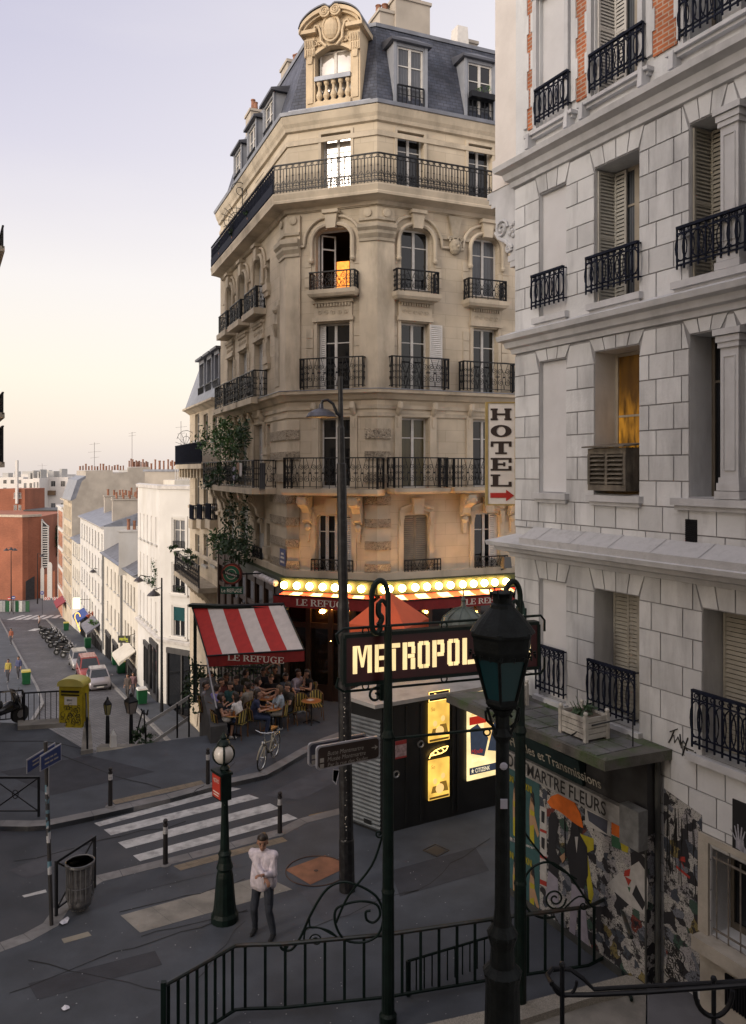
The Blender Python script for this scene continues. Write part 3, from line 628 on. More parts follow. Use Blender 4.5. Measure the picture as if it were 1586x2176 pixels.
b.box(FL,u-.2,u+.2,.03,.06,FL.z(590,700),FL.z(590,650));b.ball(FL.p(u,.06,FL.z(590,660)),.15,8);b.taper(FL,u-.04,u+.04,.03,.12,FL.z(590,716),FL.z(590,690),3);obj('carved_panel',b,LIME_D,cb)
for h in HS:
 b=MB();b.box(FL,h[0]-.08,h[1]+.08,0,.16,h[2]-.3,h[2]-.02);b.taper(FL,h[0]-.02,h[1]+.02,0,.1,h[2]-.5,h[2]-.3,1.3);obj('sill',b,LIME,cb);window(cb,FL,*h,leaves=1,bars=(),ft=.03)
# ------------------------------------------------------------------ windows, shutters, curtains
for k,h in enumerate(HC):
 if k==1:continue
 window(cb,FC,*h,pane=[glassm('painted_sky_glass',(.62,.58,.54),.02),None,PANE,PANE,PANE][k])  # pale half-metal pane: bright sky reflection put into the glass colour
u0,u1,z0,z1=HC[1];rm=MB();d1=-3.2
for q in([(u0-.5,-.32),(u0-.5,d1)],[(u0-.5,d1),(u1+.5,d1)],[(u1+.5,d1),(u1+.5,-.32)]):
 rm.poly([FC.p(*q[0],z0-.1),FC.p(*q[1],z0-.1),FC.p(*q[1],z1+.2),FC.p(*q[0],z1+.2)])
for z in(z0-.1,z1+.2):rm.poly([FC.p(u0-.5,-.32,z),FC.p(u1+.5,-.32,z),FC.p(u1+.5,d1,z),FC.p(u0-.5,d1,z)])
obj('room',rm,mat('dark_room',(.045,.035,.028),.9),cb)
fm=MB();a=.06
for x in(u0,u1-a):fm.box(FC,x,x+a,-.3,-.24,z0,z1)
fm.box(FC,u0,u1,-.3,-.24,z1-a,z1)
leaf=Fr(FC.p(u0+.1,-.3,0),(FC.U*.75-FC.N*.66).xy)
for x in(0,.5):fm.box(leaf,x,x+.05,0,.04,z0+.05,z1-.1)
for zz in(z0+.05,z0+1.55,z1-.15):fm.box(leaf,.05,.5,0,.04,zz,zz+.05)
o=obj('window',fm,WOOD_W,cb);o['label']='window standing open on a dark room'
sc_=MB();sc_.box(FC,FC.u(716,-.6),FC.u(742,-.6),-.64,-.6,z0+.06,FC.z(725,556,-.6));s2=obj('lit_screen',sc_,glow('orange_lamp_screen',(1,.30,.03),1.3,.35,9),o)
for k,h in enumerate(HA):
 if k==4:b=MB();um=(h[0]+h[1])/2;shutter(b,FR_,h[0]+.02,um-.005,h[2]+.02,h[3]-.03,-.14);shutter(b,FR_,um+.005,h[1]-.02,h[2]+.02,h[3]-.03,-.14);obj('shutter',b,mat('dusty_brown_shutter',(.20,.17,.13),.7,var=.2),cb);continue
 window(cb,FR_,*h,pane=glassm('yellow_curtain_glass',(.09,.075,.03),.3,folds=6)if k==3 else PANE)
for k,h in enumerate(HB):window(cb,FR_,*h,pane=PANE_C if k==1 else PANE)
for i,(a,b_)in enumerate(LU):
 for k in range(5):window(cb,FL,a,b_,*zlev[k],pane=PANE_C if(i+k)%2 else PANE,ft=.09)
def sh(fr,ua,ub,h,d=.05,m=WOOD_G):b=MB();shutter(b,fr,ua,ub,h[2]+.02,h[3]-.03,d);obj('shutter',b,m,cb)
h=HA[2];sh(FR_,h[1]+.02,h[1]+.52,h,m=WOOD_W)
h=HC[4];sh(FC,h[0]+.30,h[0]+.42,h,-.2);sh(FC,h[1]-.42,h[1]-.04,h,-.16)
h=HB[4];sh(FR_,h[1]-.36,h[1]-.02,h,-.16,WOOD_W)
h=HC[2];sh(FC,h[0]+.02,h[0]+.26,h,-.2,WOOD_W)
for i,(a,b_)in enumerate(LU):
 for k in(1,2,3,4):sh(FL,(a+b_)/2,b_-.02,(0,0,*zlev[k]),-.2)
# ------------------------------------------------------------------ balconies
def balcony(fr,u0,u1,z,h,d,slab=.2,style='scroll',m=IRON,base=True,deep=0):
 s=MB()
 if base:s.sweep([tuple(fr.p(u0,0,0).xy),tuple(fr.p(u0,d,0).xy),tuple(fr.p(u1,d,0).xy),tuple(fr.p(u1,0,0).xy)],[(0,z-slab),(.06,z-slab*.6),(.07,z),(-.2,z),(-.2,z-slab)],closed_prof=True)if fr is not FL else s.box(fr,u0-.06,u1+.06,0,d+.06,z-slab,z)
 if base:s.box(fr,u0,u1,.0,d-.01,z-slab+.02,z-.005);p=obj('balcony',s,LIME,cb)
 r=MB();q=[fr.p(u0,0,0),fr.p(u0,d-.05,0),fr.p(u1,d-.05,0),fr.p(u1,0,0)];rail_path(r,[(v.x,v.y)for v in q],z+.02,h,style=style)
 return obj('balcony_railing',r,m,p if base else cb)
dd=.45
for fr,a,b_,y,px,hh in((FC,657,752,614,700,.62),(FR_,846,934,618,850,.78),(FR_,999,1078,634,1000,.74)):
 balcony(fr,fr.u(a,dd),fr.u(b_,dd),fr.z(px,y,dd),hh,dd,.24)
for(a,b_)in LU:balcony(FL,a-.3,b_+.3,Z(614),.85,dd,.24)
for fr,a,b_,hh in((FC,637,770,1.06),(FR_,835,955,1.08),(FR_,987,1100,1.05)):balcony(fr,fr.u(a,.38),fr.u(b_,.38),c0+.05,hh,.40,base=False)
for(a,b_)in LU:balcony(FL,a-.5,b_+.5,c0+.05,1.05,.6,base=False);s=MB();s.box(FL,a-.55,b_+.55,.39,.66,c0-.2,c0+.04);obj('balcony_shelf',s,LIME,cb)
balcony(FC,FC.u(602,.85),FC.u(800,.85),FC.z(700,1040,.85),1.08,.85,.22)
balcony(FR_,FR_.u(841,.75),FR_.u(953,.75),FR_.z(845,1038,.75),1.05,.75,.2);balcony(FR_,FR_.u(968,.75),FR_.u(1100,.75),FR_.z(970,1036,.75),1.02,.75,.2)
balcony(FL,1.4,LEND-.2,Z(1040),1.05,.95,.22)
for fr,hs,a,b_ in((FC,HC,664,752),(FR_,HA,858,934),(FR_,HB,1008,1076)):
 r=MB();rail(r,tuple(fr.p(fr.u(a),.1,0).xy),tuple(fr.p(fr.u(b_),.1,0).xy),hs[4][2]-.04,.66,sp=.1);obj('window_guard',r,IRON,cb)
for(a,b_)in LU:r=MB();rail(r,tuple(FL.p(a-.1,.1,0).xy),tuple(FL.p(b_+.1,.1,0).xy),zlev[4][0],.66);obj('window_guard',r,IRON,cb)
op=offset(PATHB,.59)
for i,m in((0,IRON_B),(1,IRON),(2,IRON)):
 r=MB();rail(r,op[i],op[i+1],s0+.03,1.0,style='lattice');obj('long_balcony_railing',r,m,cb)
r=MB();f0=Fr(op[0],op[1]-op[0]);Lk=(op[1]-op[0]).length
r.box(f0,.05,Lk-.05,.03,.04,s0+.08,s0+.42)
obj('balcony_screen',r,IRON_B,cb)
for a in range(3):
 b=MB();c=FL.p(3.6+a*2.8,.5,s0);
 b.lathe(c,[(.10,.02),(.15,.3)],10);o=obj('flower_pot',b,TERRA,cb);l=MB();foliage(l,c+Vector((0,0,.5)),.25,.25,.3,60,.07);obj('pot_leaves',l,LEAF_D,o)
b=MB();c=FL.p(7.3,.85,s0+.9)
fdv=Fr(FL.p(6.2,0,0),FL.N.xy);MT['painted_sky_glass'].node_tree.nodes['Principled BSDF'].inputs['Metallic'].default_value=.55
for a in range(9):
 t=-1.0+a*.42;b.tube([fdv.p(.45,0,s0+1.0),fdv.p(.45+.7*math.cos(t),0,s0+1.0+.7*math.sin(t))],.014,4)
for rr in(.36,.56):b.tube([fdv.p(.45+rr*math.cos(-1.2+.21*i),0,s0+.95+rr*math.sin(-1.2+.21*i))for i in range(17)],.014,4)
b.tube([fdv.p(.2,0,s0),fdv.p(.2,0,s0+2.4)],.02,5);b.tube([fdv.p(x,0,z)for x,z in spiral((.3,s0+2.3),.4,1.5)],.016,4)
obj('balcony_divider',b,IRON,cb)
# ------------------------------------------------------------------ mansard roof
zm0,zm1=e0+.05,24.35
b=MB();prof=[(.02,zm0),(-.35,zm0+1.2),(-.72,zm0+2.4),(-1.0,zm1)];b.sweep(PATH,prof);obj('mansard_roof',b,SLATE,cb)
b=MB();b.sweep(PATH,[(-.95,zm1-.02),(-.92,zm1+.1),(-3.5,zm1+.75)]);obj('zinc_roof',b,ZINC,cb)
b=MB();b.sweep(PATH,[(.1,zm0),(-.07,zm0+.12)]);obj('roof_flashing',b,ZINC,cb)
gab=MB();e=offset(PATH,0);
gab.add([FL.p(LEND+.02,.02,zm0-.1),FL.p(LEND+.02,-1.0,zm1),FL.p(LEND+.02,-3.5,zm1+.8),FL.p(LEND+.02,-9,zm1+.8),FL.p(LEND+.02,-9,zm0-.1)],[[0,1,2,3,4]]);obj('gable_wall',gab,RENDER,cb)
def dormer(fr,u0,u1,z0,z1,railh=.75,d=-.05,pot=False,dp=1.25):
 b=MB();x=.13;b.box(fr,u0-x,u0,d-dp,d,z0-.15,z1+.1);b.box(fr,u1,u1+x,d-dp,d,z0-.15,z1+.1);b.box(fr,u0,u1,d-dp,d,z1,z1+.22);b.box(fr,u0-x,u1+x,d-.3,d+.06,z0-.2,z0-.02)
 b.box(fr,u0-x-.03,u0-x+.08,d-.01,d+.03,z0,z1+.12);b.box(fr,u1+x-.08,u1+x+.03,d-.01,d+.03,z0,z1+.12)
 o=obj('dormer',b,mat('grey_dormer_paint',(.25,.265,.30),.6,var=.1),cb)
 r=MB();um=(u0+u1)/2;r.add([fr.p(u0-x-.16,d+.16,z1+.2),fr.p(u1+x+.16,d+.16,z1+.2),fr.p(u1+x+.16,d-dp-.3,z1+.62),fr.p(u0-x-.16,d-dp-.3,z1+.62),fr.p(u0-x-.16,d+.16,z1+.11),fr.p(u1+x+.16,d+.16,z1+.11),fr.p(u1+x+.1,d-dp-.3,z1+.11),fr.p(u0-x-.1,d-dp-.3,z1+.11),fr.p(um,d-.2,z1+.48)],[[0,1,8],[1,2,8],[2,3,8],[3,0,8],[0,4,5,1],[1,5,6,2],[3,7,4,0],[4,7,6,5]]);obj('dormer_roof',r,mat('dark_zinc',(.085,.09,.11),.5,metal=.2),o)
 wd_=MB();t=.06;ww=u1-u0
 for a in(u0,um-.05,u1-t):wd_.box(fr,a,a+(t if a!=um-.05 else.1),d-.12,d-.06,z0,z1)
 for z in(z0,z0+(z1-z0)*.68,z1-t):wd_.box(fr,u0+t,u1-t,d-.12,d-.07,z,z+(t if z!=z0+(z1-z0)*.68 else.035))
 obj('dormer_window',wd_,WOOD_W,o);g=MB();g.poly([fr.p(u0,d-.1,z0),fr.p(u1,d-.1,z0),fr.p(u1,d-.1,z1),fr.p(u0,d-.1,z1)]);obj('pane',g,PANE_C if not pot else PANE,o)
 r=MB();rail(r,tuple(fr.p(u0,d+.04,0).xy),tuple(fr.p(u1,d+.04,0).xy),z0,railh,'bars',sp=.16);r.box(fr,u0,u1,d+.03,d+.05,z0+railh*.55,z0+railh*.55+.02);obj('dormer_railing',r,IRON,o)
 if pot:
  b=MB();b.box(fr,u0,u1,d+.06,d+.28,z0+.75,z0+.95);p=obj('planter_box',b,IRON,o);l=MB();foliage(l,fr.p(um,d+.17,z0+1.05),.4,.15,.16,50,.06);obj('planter_leaves',l,LEAF,o)
dormer(FR_,FR_.u(845,-.05),FR_.u(900,-.05),FR_.z(870,228),FR_.z(870,100));dormer(FR_,FR_.u(995,-.05),FR_.u(1046,-.05),FR_.z(1000,252),FR_.z(1000,130),pot=True)
for px0,px1,y0,y1 in((578,560,203,305),(541,526,258,355),(510,497,312,395)):
 dormer(FL,FL.u(px0),FL.u(px1),zm0+.1,FL.z(px0,y0),.7)
b=MB();f=FC;D0,D1=-.9,.06
a0,a1,b0,b1=FC.u(652),FC.u(671),FC.u(747),FC.u(767);zb,zt=Z(236)+.05,FC.z(709,72)
for x0,x1 in((a0,a1),(b0,b1)):
 b.box(f,x0,x1,D0,D1,zb,zt);b.box(f,x0+.07,x1-.07,D1,D1+.04,zb+.3,zt-.95);b.box(f,x0-.02,x1+.02,D1,D1+.1,zt-.75,zt-.12)
 for i in range(4):x=x0+(x1-x0)*(i+.5)/4;b.tube([f.p(x,D1+.1,zt-.45),f.p(x,D1+.14,zt-.2)],[.03,.05],6);b.box(f,x-.02,x+.02,D1+.1,D1+.13,zt-.72,zt-.5)
 b.taper(f,x0+.1,x1-.1,D1,D1+.08,zt-1.0,zt-.76,1.5)
zw1=FC.z(709,106);zs=FC.z(709,168)
b.box(f,a1,b0,D0,D1-.02,zw1+.12,zt);n=9
pts=[(a1+(b0-a1)*i/n,zw1-.12+.26*math.sin(math.pi*i/n))for i in range(n+1)];b.prism(f,pts+[(b0,zw1+.3),(a1,zw1+.3)],-.35,D1-.015);b.prism(f,[(x,z-.02)for x,z in pts]+[(x,z+.1)for x,z in pts[::-1]],D1-.01,D1+.06)
b.box(f,a1-.02,b0+.02,-.3,D1+.08,zb-.02,zb+.3)
zc=zt;um=(a0+b1)/2;hw=(b1-a0)/2+.16
xs=[-1.0+2.0*i/36 for i in range(37)]
top=[]
for x in xs:
 q=abs(x);zz=zc+.16+(.70*(1-((x-.0)**2))**.62 if q<.999 else 0)
 if q<.14:zz-=.12*math.cos(q/.14*math.pi/2)
 top.append((um+x*hw,zz))
b.prism(f,[(um-hw,zc),(um+hw,zc)]+top[::-1],D0,D1+.02)
for sc_,dd_ in((1.0,.3),(.90,.2)):
 for s in(-1,1):
  seg=[(um+s*x*hw*sc_,zc+.15+.69*sc_*(max(0,1-x*x))**.62)for x in[1-.83*i/14 for i in range(15)]]
  b.prism(f,seg+[(x,z-.14)for x,z in seg[::-1]],D1,D1+dd_)
  cx_,cz_=seg[-1][0],seg[-1][1]-.17
  if sc_==1.0:
   q=f.p(cx_,D1,cz_);b.tube([q,q+f.N*.3],.2,14);b.tube([f.p(x,D1+.31,z)for x,z in spiral((cx_,cz_),.17,2,0,.1,22)],.03,5)
   b.box(f,um+s*hw-(.62 if s>0 else 0),um+s*hw+(0 if s>0 else.62),D1,D1+.24,zc+.02,zc+.15)
b.ball(f.p(um,D1+.1,zc+.1),.3,14,sz=1.35,sy=.6);b.tube([f.p(um+.32*math.cos(t),D1+.16,zc+.1+.46*math.sin(t))for t in[2*math.pi*i/20 for i in range(20)]],.05,6,closed=True)
for s in(-1,1):
 b.tube([f.p(um+s*x,D1+.12,zc+z)for x,z in[(.2,-.5),(.4,-.3),(.42,0),(.5,.25),(.62,.3),(.66,.2),(.58,.14)]],.055,6)
 for k in range(3):b.tube([f.p(um+s*x,D1+.05,zc-.32+z)for x,z in spiral((.5+.16*k,0),.1,1.2,k,.2,9)],.03,5)
b.box(f,um-.24,um+.24,D1,D1+.14,zc+.42,zc+.52)
o=obj('stone_pediment',b,mat('pale_limestone',(.56,.45,.31),.85,var=.14,scale=1.5,bump=.3,bscale=50,stain=((.26,.21,.15),1,.45,.4)),cb)
bl=MB();zr0=zb+.3;zr1=zs-.04
for i in range(5):
 u=a1+(b0-a1)*(i+.5)/5;c=f.p(u,-.02,zr0);hh=zr1-zr0
 bl.lathe(c,[(.11,0),(.11,.07),(.06,.1),(.12,.3*hh),(.115,.38*hh),(.05,.62*hh),(.05,.8*hh),(.09,.88*hh),(.1,hh)],10)
obj('balustrade',bl,MT['pale_limestone'],o);b=MB();b.box(f,a1,b0,-.16,D1+.07,zr1,zr1+.16);obj('balustrade_rail',b,ZINC,o)
window(cb,f,a1+.08,b0-.08,zs-1.2,zw1+.06,d=-.22,bars=(),pane=MT['painted_sky_glass'])
b=MB();b.prism(f,[(x,z+.02)for x,z in top]+[(x,z+.07)for x,z in top[::-1]],D0-.05,D1+.34);obj('pediment_flashing',b,MT['dark_zinc'],o)
b=MB();b.box(f,.15,LW-.15,.1,.30,e0+.06,e0+.17);obj('zinc_apron',b,ZINC,cb)
def chimney(fr,u0,u1,d0,d1,z0,z1,pots,m=RENDER,par=None):
 b=MB();b.box(fr,u0,u1,d0,d1,z0,z1);b.box(fr,u0-.06,u1+.06,d0-.06,d1+.06,z1+.002,z1+.12);o=obj('chimney',b,m,par or cb)
 for i,(t,h,r)in enumerate(pots):
  p=MB();c=fr.p(u0+(u1-u0)*t,(d0+d1)/2,z1+.12);p.lathe(c,[(r*.9,0),(r,h*.3),(r*.85,h*.9),(r*1.05,h*.92),(r*1.05,h),(r*.7,h)],10);obj('chimney_pot',p,TERRA,o)
cf=Fr((P(797,0,32)).xy,(.9205,.3907))
z_=H+985/F*32.3
chimney(cf,.0,.62,-.5,.5,23.5,H+962/F*32,[(.25,.4,.12),(.7,.5,.13)]);chimney(cf,.63,2.15,-.7,.62,23.5,z_,[(.12,.75,.13),(.36,.55,.12),(.6,.7,.13),(.85,.45,.12)])
f2=Fr(FL.p(4.6,-1.4,0).xy,FL.U.xy);
chimney(FL,4.4,5.4,-2.4,-1.3,23,H+873/F*33.5,[(.3,.45,.12),(.7,.6,.12)]);chimney(FL,9.6,10.6,-1.6,-1.0,22,H+762/F*38.5,[(.2,.4,.11),(.7,.75,.11)])
q=P(977,98,31);b=MB();b.taper(loc_frame(q.x,q.y,.4),-.27,.27,-.3,.3,24.2,H+938/F*31,.82);o=obj('vent_stack',b,WOOD_W,cb)
chimney(FR_,FR_.u(1018),FR_.u(1060),-2.4,-1.6,23.8,FR_.z(1030,112,-2),[(.2,.45,.13),(.55,.4,.12)])
# ------------------------------------------------------------------ the white painted hotel on the right
HK=Vector((2.84,15.9));FH=Fr(HK,(.4707,-.8823));FS=Fr(HK,(.8823,.4707),(-.4707,.8823))
HEND=9.0;far_,near_=FS.p(8,0,0),FH.p(HEND,0,0);HPATH=[(far_.x,far_.y),HK,(near_.x,near_.y)]
ht=thing('hotel_building','white painted corner hotel with grooved block walls, iron window railings and brick panels on top','building',(HK.x,HK.y,0))
cols=[(.73,1.47),(2.2,3.22),(4.22,4.79),(5.11,5.7),(6.7,7.7)]
ZB,ZA,ZL,ZT=(7.80,10.26),(11.12,13.46),(3.95,6.14),(14.66,17.2)
hs=[];
for fl in(ZB,ZA,ZL,ZT):
 for c in cols:
  if fl is ZL and c[0]in(4.22,5.11):continue
  hs.append((*c,*fl))
hs.append((4.46,5.6,ZL[0],ZL[1]));lowwin=(4.62,5.9,1.35,2.62);hs.append(lowwin)
w=MB();w.holes(FH,0,HEND,-.5,20.5,hs,depth=.56);w.holes(FS,0,8,-.5,20.5,[])
q0,q1,q2=FS.p(8,0,0),FS.p(8,-8,0),FH.p(HEND,-6,0)
for a,b in((q0,q1),(q1,q2),(q2,near_)):w.poly([(a.x,a.y,-.5),(b.x,b.y,-.5),(b.x,b.y,20.5),(a.x,a.y,20.5)])
w.poly([(p[0],p[1],20.5)for p in(q0,q1,q2,near_,FH.p(0,0,0))])
obj('wall',w,PAINT,ht)
jn=MB();GAP=.022;TH=.022
def courses(mb,z0,z1,zl,pitch,floor,stag,frm=FH,uend=HEND,u00=0):
 """painted stone blocks standing proud of their dark joints; floor = (openings, z range)"""
 ops,(oz0,oz1)=floor;k=math.floor((z0-zl)/pitch);i=k
 vs=oz1+.26
 while zl+i*pitch<z1-.01:
  a,b=max(z0,zl+i*pitch),min(z1,zl+(i+1)*pitch);mid=(a+b)/2
  if b-a>.06:
   segs=[(u00,uend)]
   if oz0<mid<oz1+.02 or(mid>=oz1 and mid<vs):
    segs=[];x=u00
    for o in sorted(ops):
     e=0
     segs.append((x,o[0]-e));x=o[1]+e
    segs.append((x,uend))
   for s0_,s1_ in segs:
    Ln=s1_-s0_
    if Ln<.05:continue
    n=max(1,round(Ln/.5));cuts=[s0_+Ln*j/n for j in range(n+1)]
    if n>=1:
     if(i%2):cuts=[s0_]+[s0_+Ln*(j+.42)/n for j in range(n)]+[s1_]
     elif n>1:cuts=[s0_]+[s0_+Ln*(j+.72)/n for j in range(n)]+[s1_]
    sl=mid>oz1 and mid<vs and len(ops)>0;zt=min(z1,oz1+.45)
    q=lambda z:.12*max(0,z-oz1)/max(.05,zt-oz1)
    for c0_,c1_ in zip(cuts,cuts[1:]):
     if c1_-c0_>.06:
      e=random.uniform(-.003,.003);A_,B_=a+GAP/2,b-GAP/2;l=c0_+(GAP/2 if c0_>u00 else 0);r_=c1_-GAP/2
      if sl:mb.prism(frm,[(l+(q(A_)if c0_==s0_ and c0_>u00 else 0),A_),(r_-(q(A_)if c1_==s1_ else 0),A_),(r_-(q(B_)if c1_==s1_ else 0),B_),(l+(q(B_)if c0_==s0_ and c0_>u00 else 0),B_)],.0,TH+e)
      else:mb.box(frm,l,r_,.0,TH+e,A_,B_)
  i+=1
 for o in ops:
  n=4 if o[1]-o[0]>.8 else 3;W_=o[1]-o[0];zt=min(z1,oz1+.45)
  for j in range(n):
   f=lambda t,s:o[0]+W_*t+(t-.5)*.24*s
   if zt-oz1<.08:continue
   mb.prism(frm,[(f(j/n,0)+GAP/2,oz1+.02),(f((j+1)/n,0)-GAP/2,oz1+.02),(f((j+1)/n,1)-GAP/2,zt-.01),(f(j/n,1)+GAP/2,zt-.01)],0,TH)
bl=MB()
courses(bl,7.10,10.5,7.63,.405,([c for c in cols],ZB),0)
courses(bl,10.95,13.82,12.57,.405,([c for c in cols],ZA),0)
lo_ops=[cols[0],cols[1],(4.46,5.6),cols[4]]
courses(bl,2.8,6.5,6.09,.45,(lo_ops,ZL),0);courses(bl,1.2,2.79,1.55,.45,([lowwin],(1.35,2.62)),0)
courses(bl,2.8,6.5,6.09,.45,([],(0,0)),0,FS,8);courses(bl,7.1,10.5,7.63,.405,([],(0,0)),0,FS,8);courses(bl,10.95,13.8,12.57,.405,([],(0,0)),0,FS,8)
obj('block_facing',bl,PAINT_B,ht)
jb=MB()
for z0,z1,ops,oz in((7.08,10.52,cols,ZB),(10.93,13.84,cols,ZA),(2.78,6.52,lo_ops,ZL),(1.2,2.8,[lowwin],(1.35,2.62))):jb.holes(FH,0,HEND,z0,z1,[(o[0],o[1],*oz)for o in ops],depth=0,d=.004)
obj('joint_bed',jb,JOINT,ht)
def hm(name,prof,path=HPATH,m=TRIM,closed=True):b=MB();b.sweep(path,prof,closed_prof=closed);return obj(name,b,m,ht)
hm('upper_cornice',[(.005,13.8),(.07,13.82),(.09,13.92),(.16,13.96),(.20,14.08),(.32,14.14),(.34,14.24),(.10,14.33),(.005,14.36)])
hm('middle_cornice',[(.005,10.5),(.06,10.51),(.08,10.6),(.15,10.63),(.18,10.73),(.27,10.77),(.29,10.86),(.005,10.97)])
hm('lower_cornice',[(.005,6.5),(.08,6.5),(.10,6.58),(.28,6.62),(.31,6.7),(.42,6.72),(.44,6.80),(.005,6.95)])
b=MB();p0,p1=FH.p(.6,0,0),near_;b.sweep([(p0.x,p0.y),(p1.x,p1.y)],[(.005,6.79),(.40,6.79),(.40,6.93),(.03,7.12),(.005,7.12)],closed_prof=True)
obj('sloping_ledge',b,mat('weathered_ledge',(.46,.46,.47),.8,var=.12,scale=3,bump=.3,stain=((.18,.18,.18),3,.6)),ht)
b=MB()
for k in range(8):u=1.1+k*.9;b.add([FH.p(u,.41,6.935),FH.p(u+.012,.41,6.935),FH.p(u+.012,.03,7.128),FH.p(u,.03,7.128)],[[0,1,2,3]])
obj('ledge_seam',b,JOINT,ht)
for o in(cols[0],cols[1],(4.05,5.85)):
 for fl in(ZB,ZA):b=MB();b.box(FH,o[0]-.1,o[1]+.1,.0,.13,fl[0]-.13,fl[0]-.02);b.box(FH,o[0]-.06,o[1]+.06,.0,.08,fl[0]-.2,fl[0]-.13);obj('sill',b,TRIM,ht)
for o in(cols[0],cols[1],(4.3,5.75)):b=MB();b.box(FH,o[0]-.08,o[1]+.08,.0,.12,ZL[0]-.12,ZL[0]-.01);obj('sill',b,TRIM,ht)
SWP=mat('smooth_white_paint',(.60,.60,.615),.75,var=.05,scale=1.5,bump=.12,bscale=14,stain=((.4,.39,.39),.8,.35))
for fl in(ZB,ZA,ZL,ZT):b=MB();b.box(FH,cols[0][0]+.003,cols[0][1]-.003,-.3,-.08,fl[0]+.003,fl[1]-.003);obj('blind_window',b,SWP,ht)
DW=-.48;dkf=mat('old_brown_window_frame',(.10,.085,.065),.6)
for fl in(ZB,ZA,ZT):
 for j,c in enumerate(cols[1:],1):
  lit=fl is ZB and j==1
  wn=window(ht,FH,*c,*fl,d=DW,leaves=1 if lit else 2,bars=(.55,)if lit else(.72,),frame=mat('aged_cream_frame',(.33,.29,.23),.6)if j<2 else dkf,pane=glassm('amber_room_glass',(.10,.05,.012),.1)if lit else(PANE if fl is ZB else glassm('net_curtain_glass',(.10,.11,.125),.3,folds=7)))
  if lit:
   nt=MT['amber_room_glass'].node_tree;B_=nt.nodes['Principled BSDF']
   if not nt.nodes.get('am'):
    ns=nt.nodes.new('ShaderNodeTexNoise');ns.name='am';ns.inputs['Scale'].default_value=2.6;ns.inputs['Detail'].default_value=3;uvn=nt.nodes.new('ShaderNodeUVMap');uvn.uv_map='UVMap';mpn=nt.nodes.new('ShaderNodeMapping');mpn.inputs['Scale'].default_value=(3,.7,1);nt.links.new(uvn.outputs[0],mpn.inputs[0]);nt.links.new(mpn.outputs[0],ns.inputs[0])
    r_=nt.nodes.new('ShaderNodeValToRGB');e_=r_.color_ramp.elements;e_[0].position=.38;e_[0].color=(.01,.006,.002,1);e_[1].position=.72;e_[1].color=(.85,.36,.03,1);nt.links.new(ns.outputs[0],r_.inputs[0]);nt.links.new(r_.outputs[0],B_.inputs['Emission Color']);sx_=nt.nodes.new('ShaderNodeSeparateXYZ');gp_=nt.nodes.new('ShaderNodeNewGeometry');nt.links.new(gp_.outputs['Position'],sx_.inputs[0]);mz_=nt.nodes.new('ShaderNodeMapRange');nt.links.new(sx_.outputs[2],mz_.inputs[0]);mz_.inputs[1].default_value=8.9;mz_.inputs[2].default_value=9.7;mz_.inputs[3].default_value=.62;mz_.inputs[4].default_value=.04;nt.links.new(mz_.outputs[0],B_.inputs['Emission Strength'])
   lp_=MB();u=c[1]-.16;lp_.lathe(FH.p(u,DW-.0,9.15),[(.10,0),(.07,.2)],10);obj('room_lamp',lp_,glow('warm_lamp_shade',(1,.55,.16),2.0),wn)
   bt=MB()
   for k in range(7):bt.lathe(FH.p(c[0]+.42+k*.08,DW+.02,fl[0]+.55),[(.03,0),(.035,.12+(k%3)*.04),(.012,.2+(k%3)*.04),(.012,.26)],7)
   obj('sill_bottles',bt,mat('amber_bottles',(.28,.14,.03),.2),wn)
window(ht,FH,4.46,5.6,*ZL,d=DW,leaves=2,pane=PANE,frame=dkf);window(ht,FH,*cols[1],*ZL,d=DW,pane=PANE,frame=dkf);window(ht,FH,*lowwin,d=-.4,leaves=2,frame=dkf)
def hsh(u0,u1,z0,z1,d,m):b=MB();shutter(b,FH,u0,u1,z0+.02,z1-.03,d);obj('shutter',b,m,ht)
def side_sh(u,z0,z1,m,d0=-.47,wd_=.42):
 f=Fr(FH.p(u,d0,0).xy,FH.N.xy,FH.U.xy);b=MB();shutter(b,f,0,wd_,z0+.03,z1-.04,.0,sp=.06);obj('shutter',b,m,ht)
SH1=mat('cream_shutter',(.43,.42,.38),.6,var=.12,scale=4);SH2=mat('dull_beige_shutter',(.32,.30,.25),.65,var=.15,scale=4)
for c,fl,m in((cols[1],ZA,SH1),(cols[1],ZT,WOOD_W),(cols[2],ZA,SH2)):side_sh(c[0]+.008,*fl,m);hsh(c[0]+.02,c[0]+.30,*fl,-.46,m)
for a,b_ in((2.68,3.2),(5.0,5.55)):hsh(a,(a+b_)/2,*ZL,-.30,SH2);hsh((a+b_)/2,b_,*ZL,-.30,SH2)
hsh(2.22,2.66,ZL[0],ZL[1],-.44,SH2);hsh(4.48,4.98,*ZL,-.44,SH2)
b=MB()
for fl in(ZB,ZA):
 z0,z1=fl;b.box(FH,4.80,5.10,-.3,.05,z0+.02,z1-.02)
 for s in(0,1):b.box(FH,(4.74,5.02)[s],(4.78,5.16)[s],-.1,-.08,z0,z1)
 for dz,e in((.0,.06),(.12,.04),(.2,.02)):b.box(FH,4.8-e,5.1+e,-.3,.05+e,z0-.01+dz,z0+dz+.10)
 for dz,e in((.0,.08),(.10,.05),(.18,.03)):b.box(FH,4.8-e,5.1+e,-.3,.05+e,z1-.10-dz,z1-.01-dz)
 for x0,x1,y0,y1 in((4.85,4.865,z0+.4,z1-.4),(5.035,5.05,z0+.4,z1-.4),(4.865,5.035,z0+.4,z0+.415),(4.865,5.035,z1-.415,z1-.4)):b.box(FH,x0,x1,.05,.064,y0,y1)
obj('window_pilaster',b,TRIM,ht)
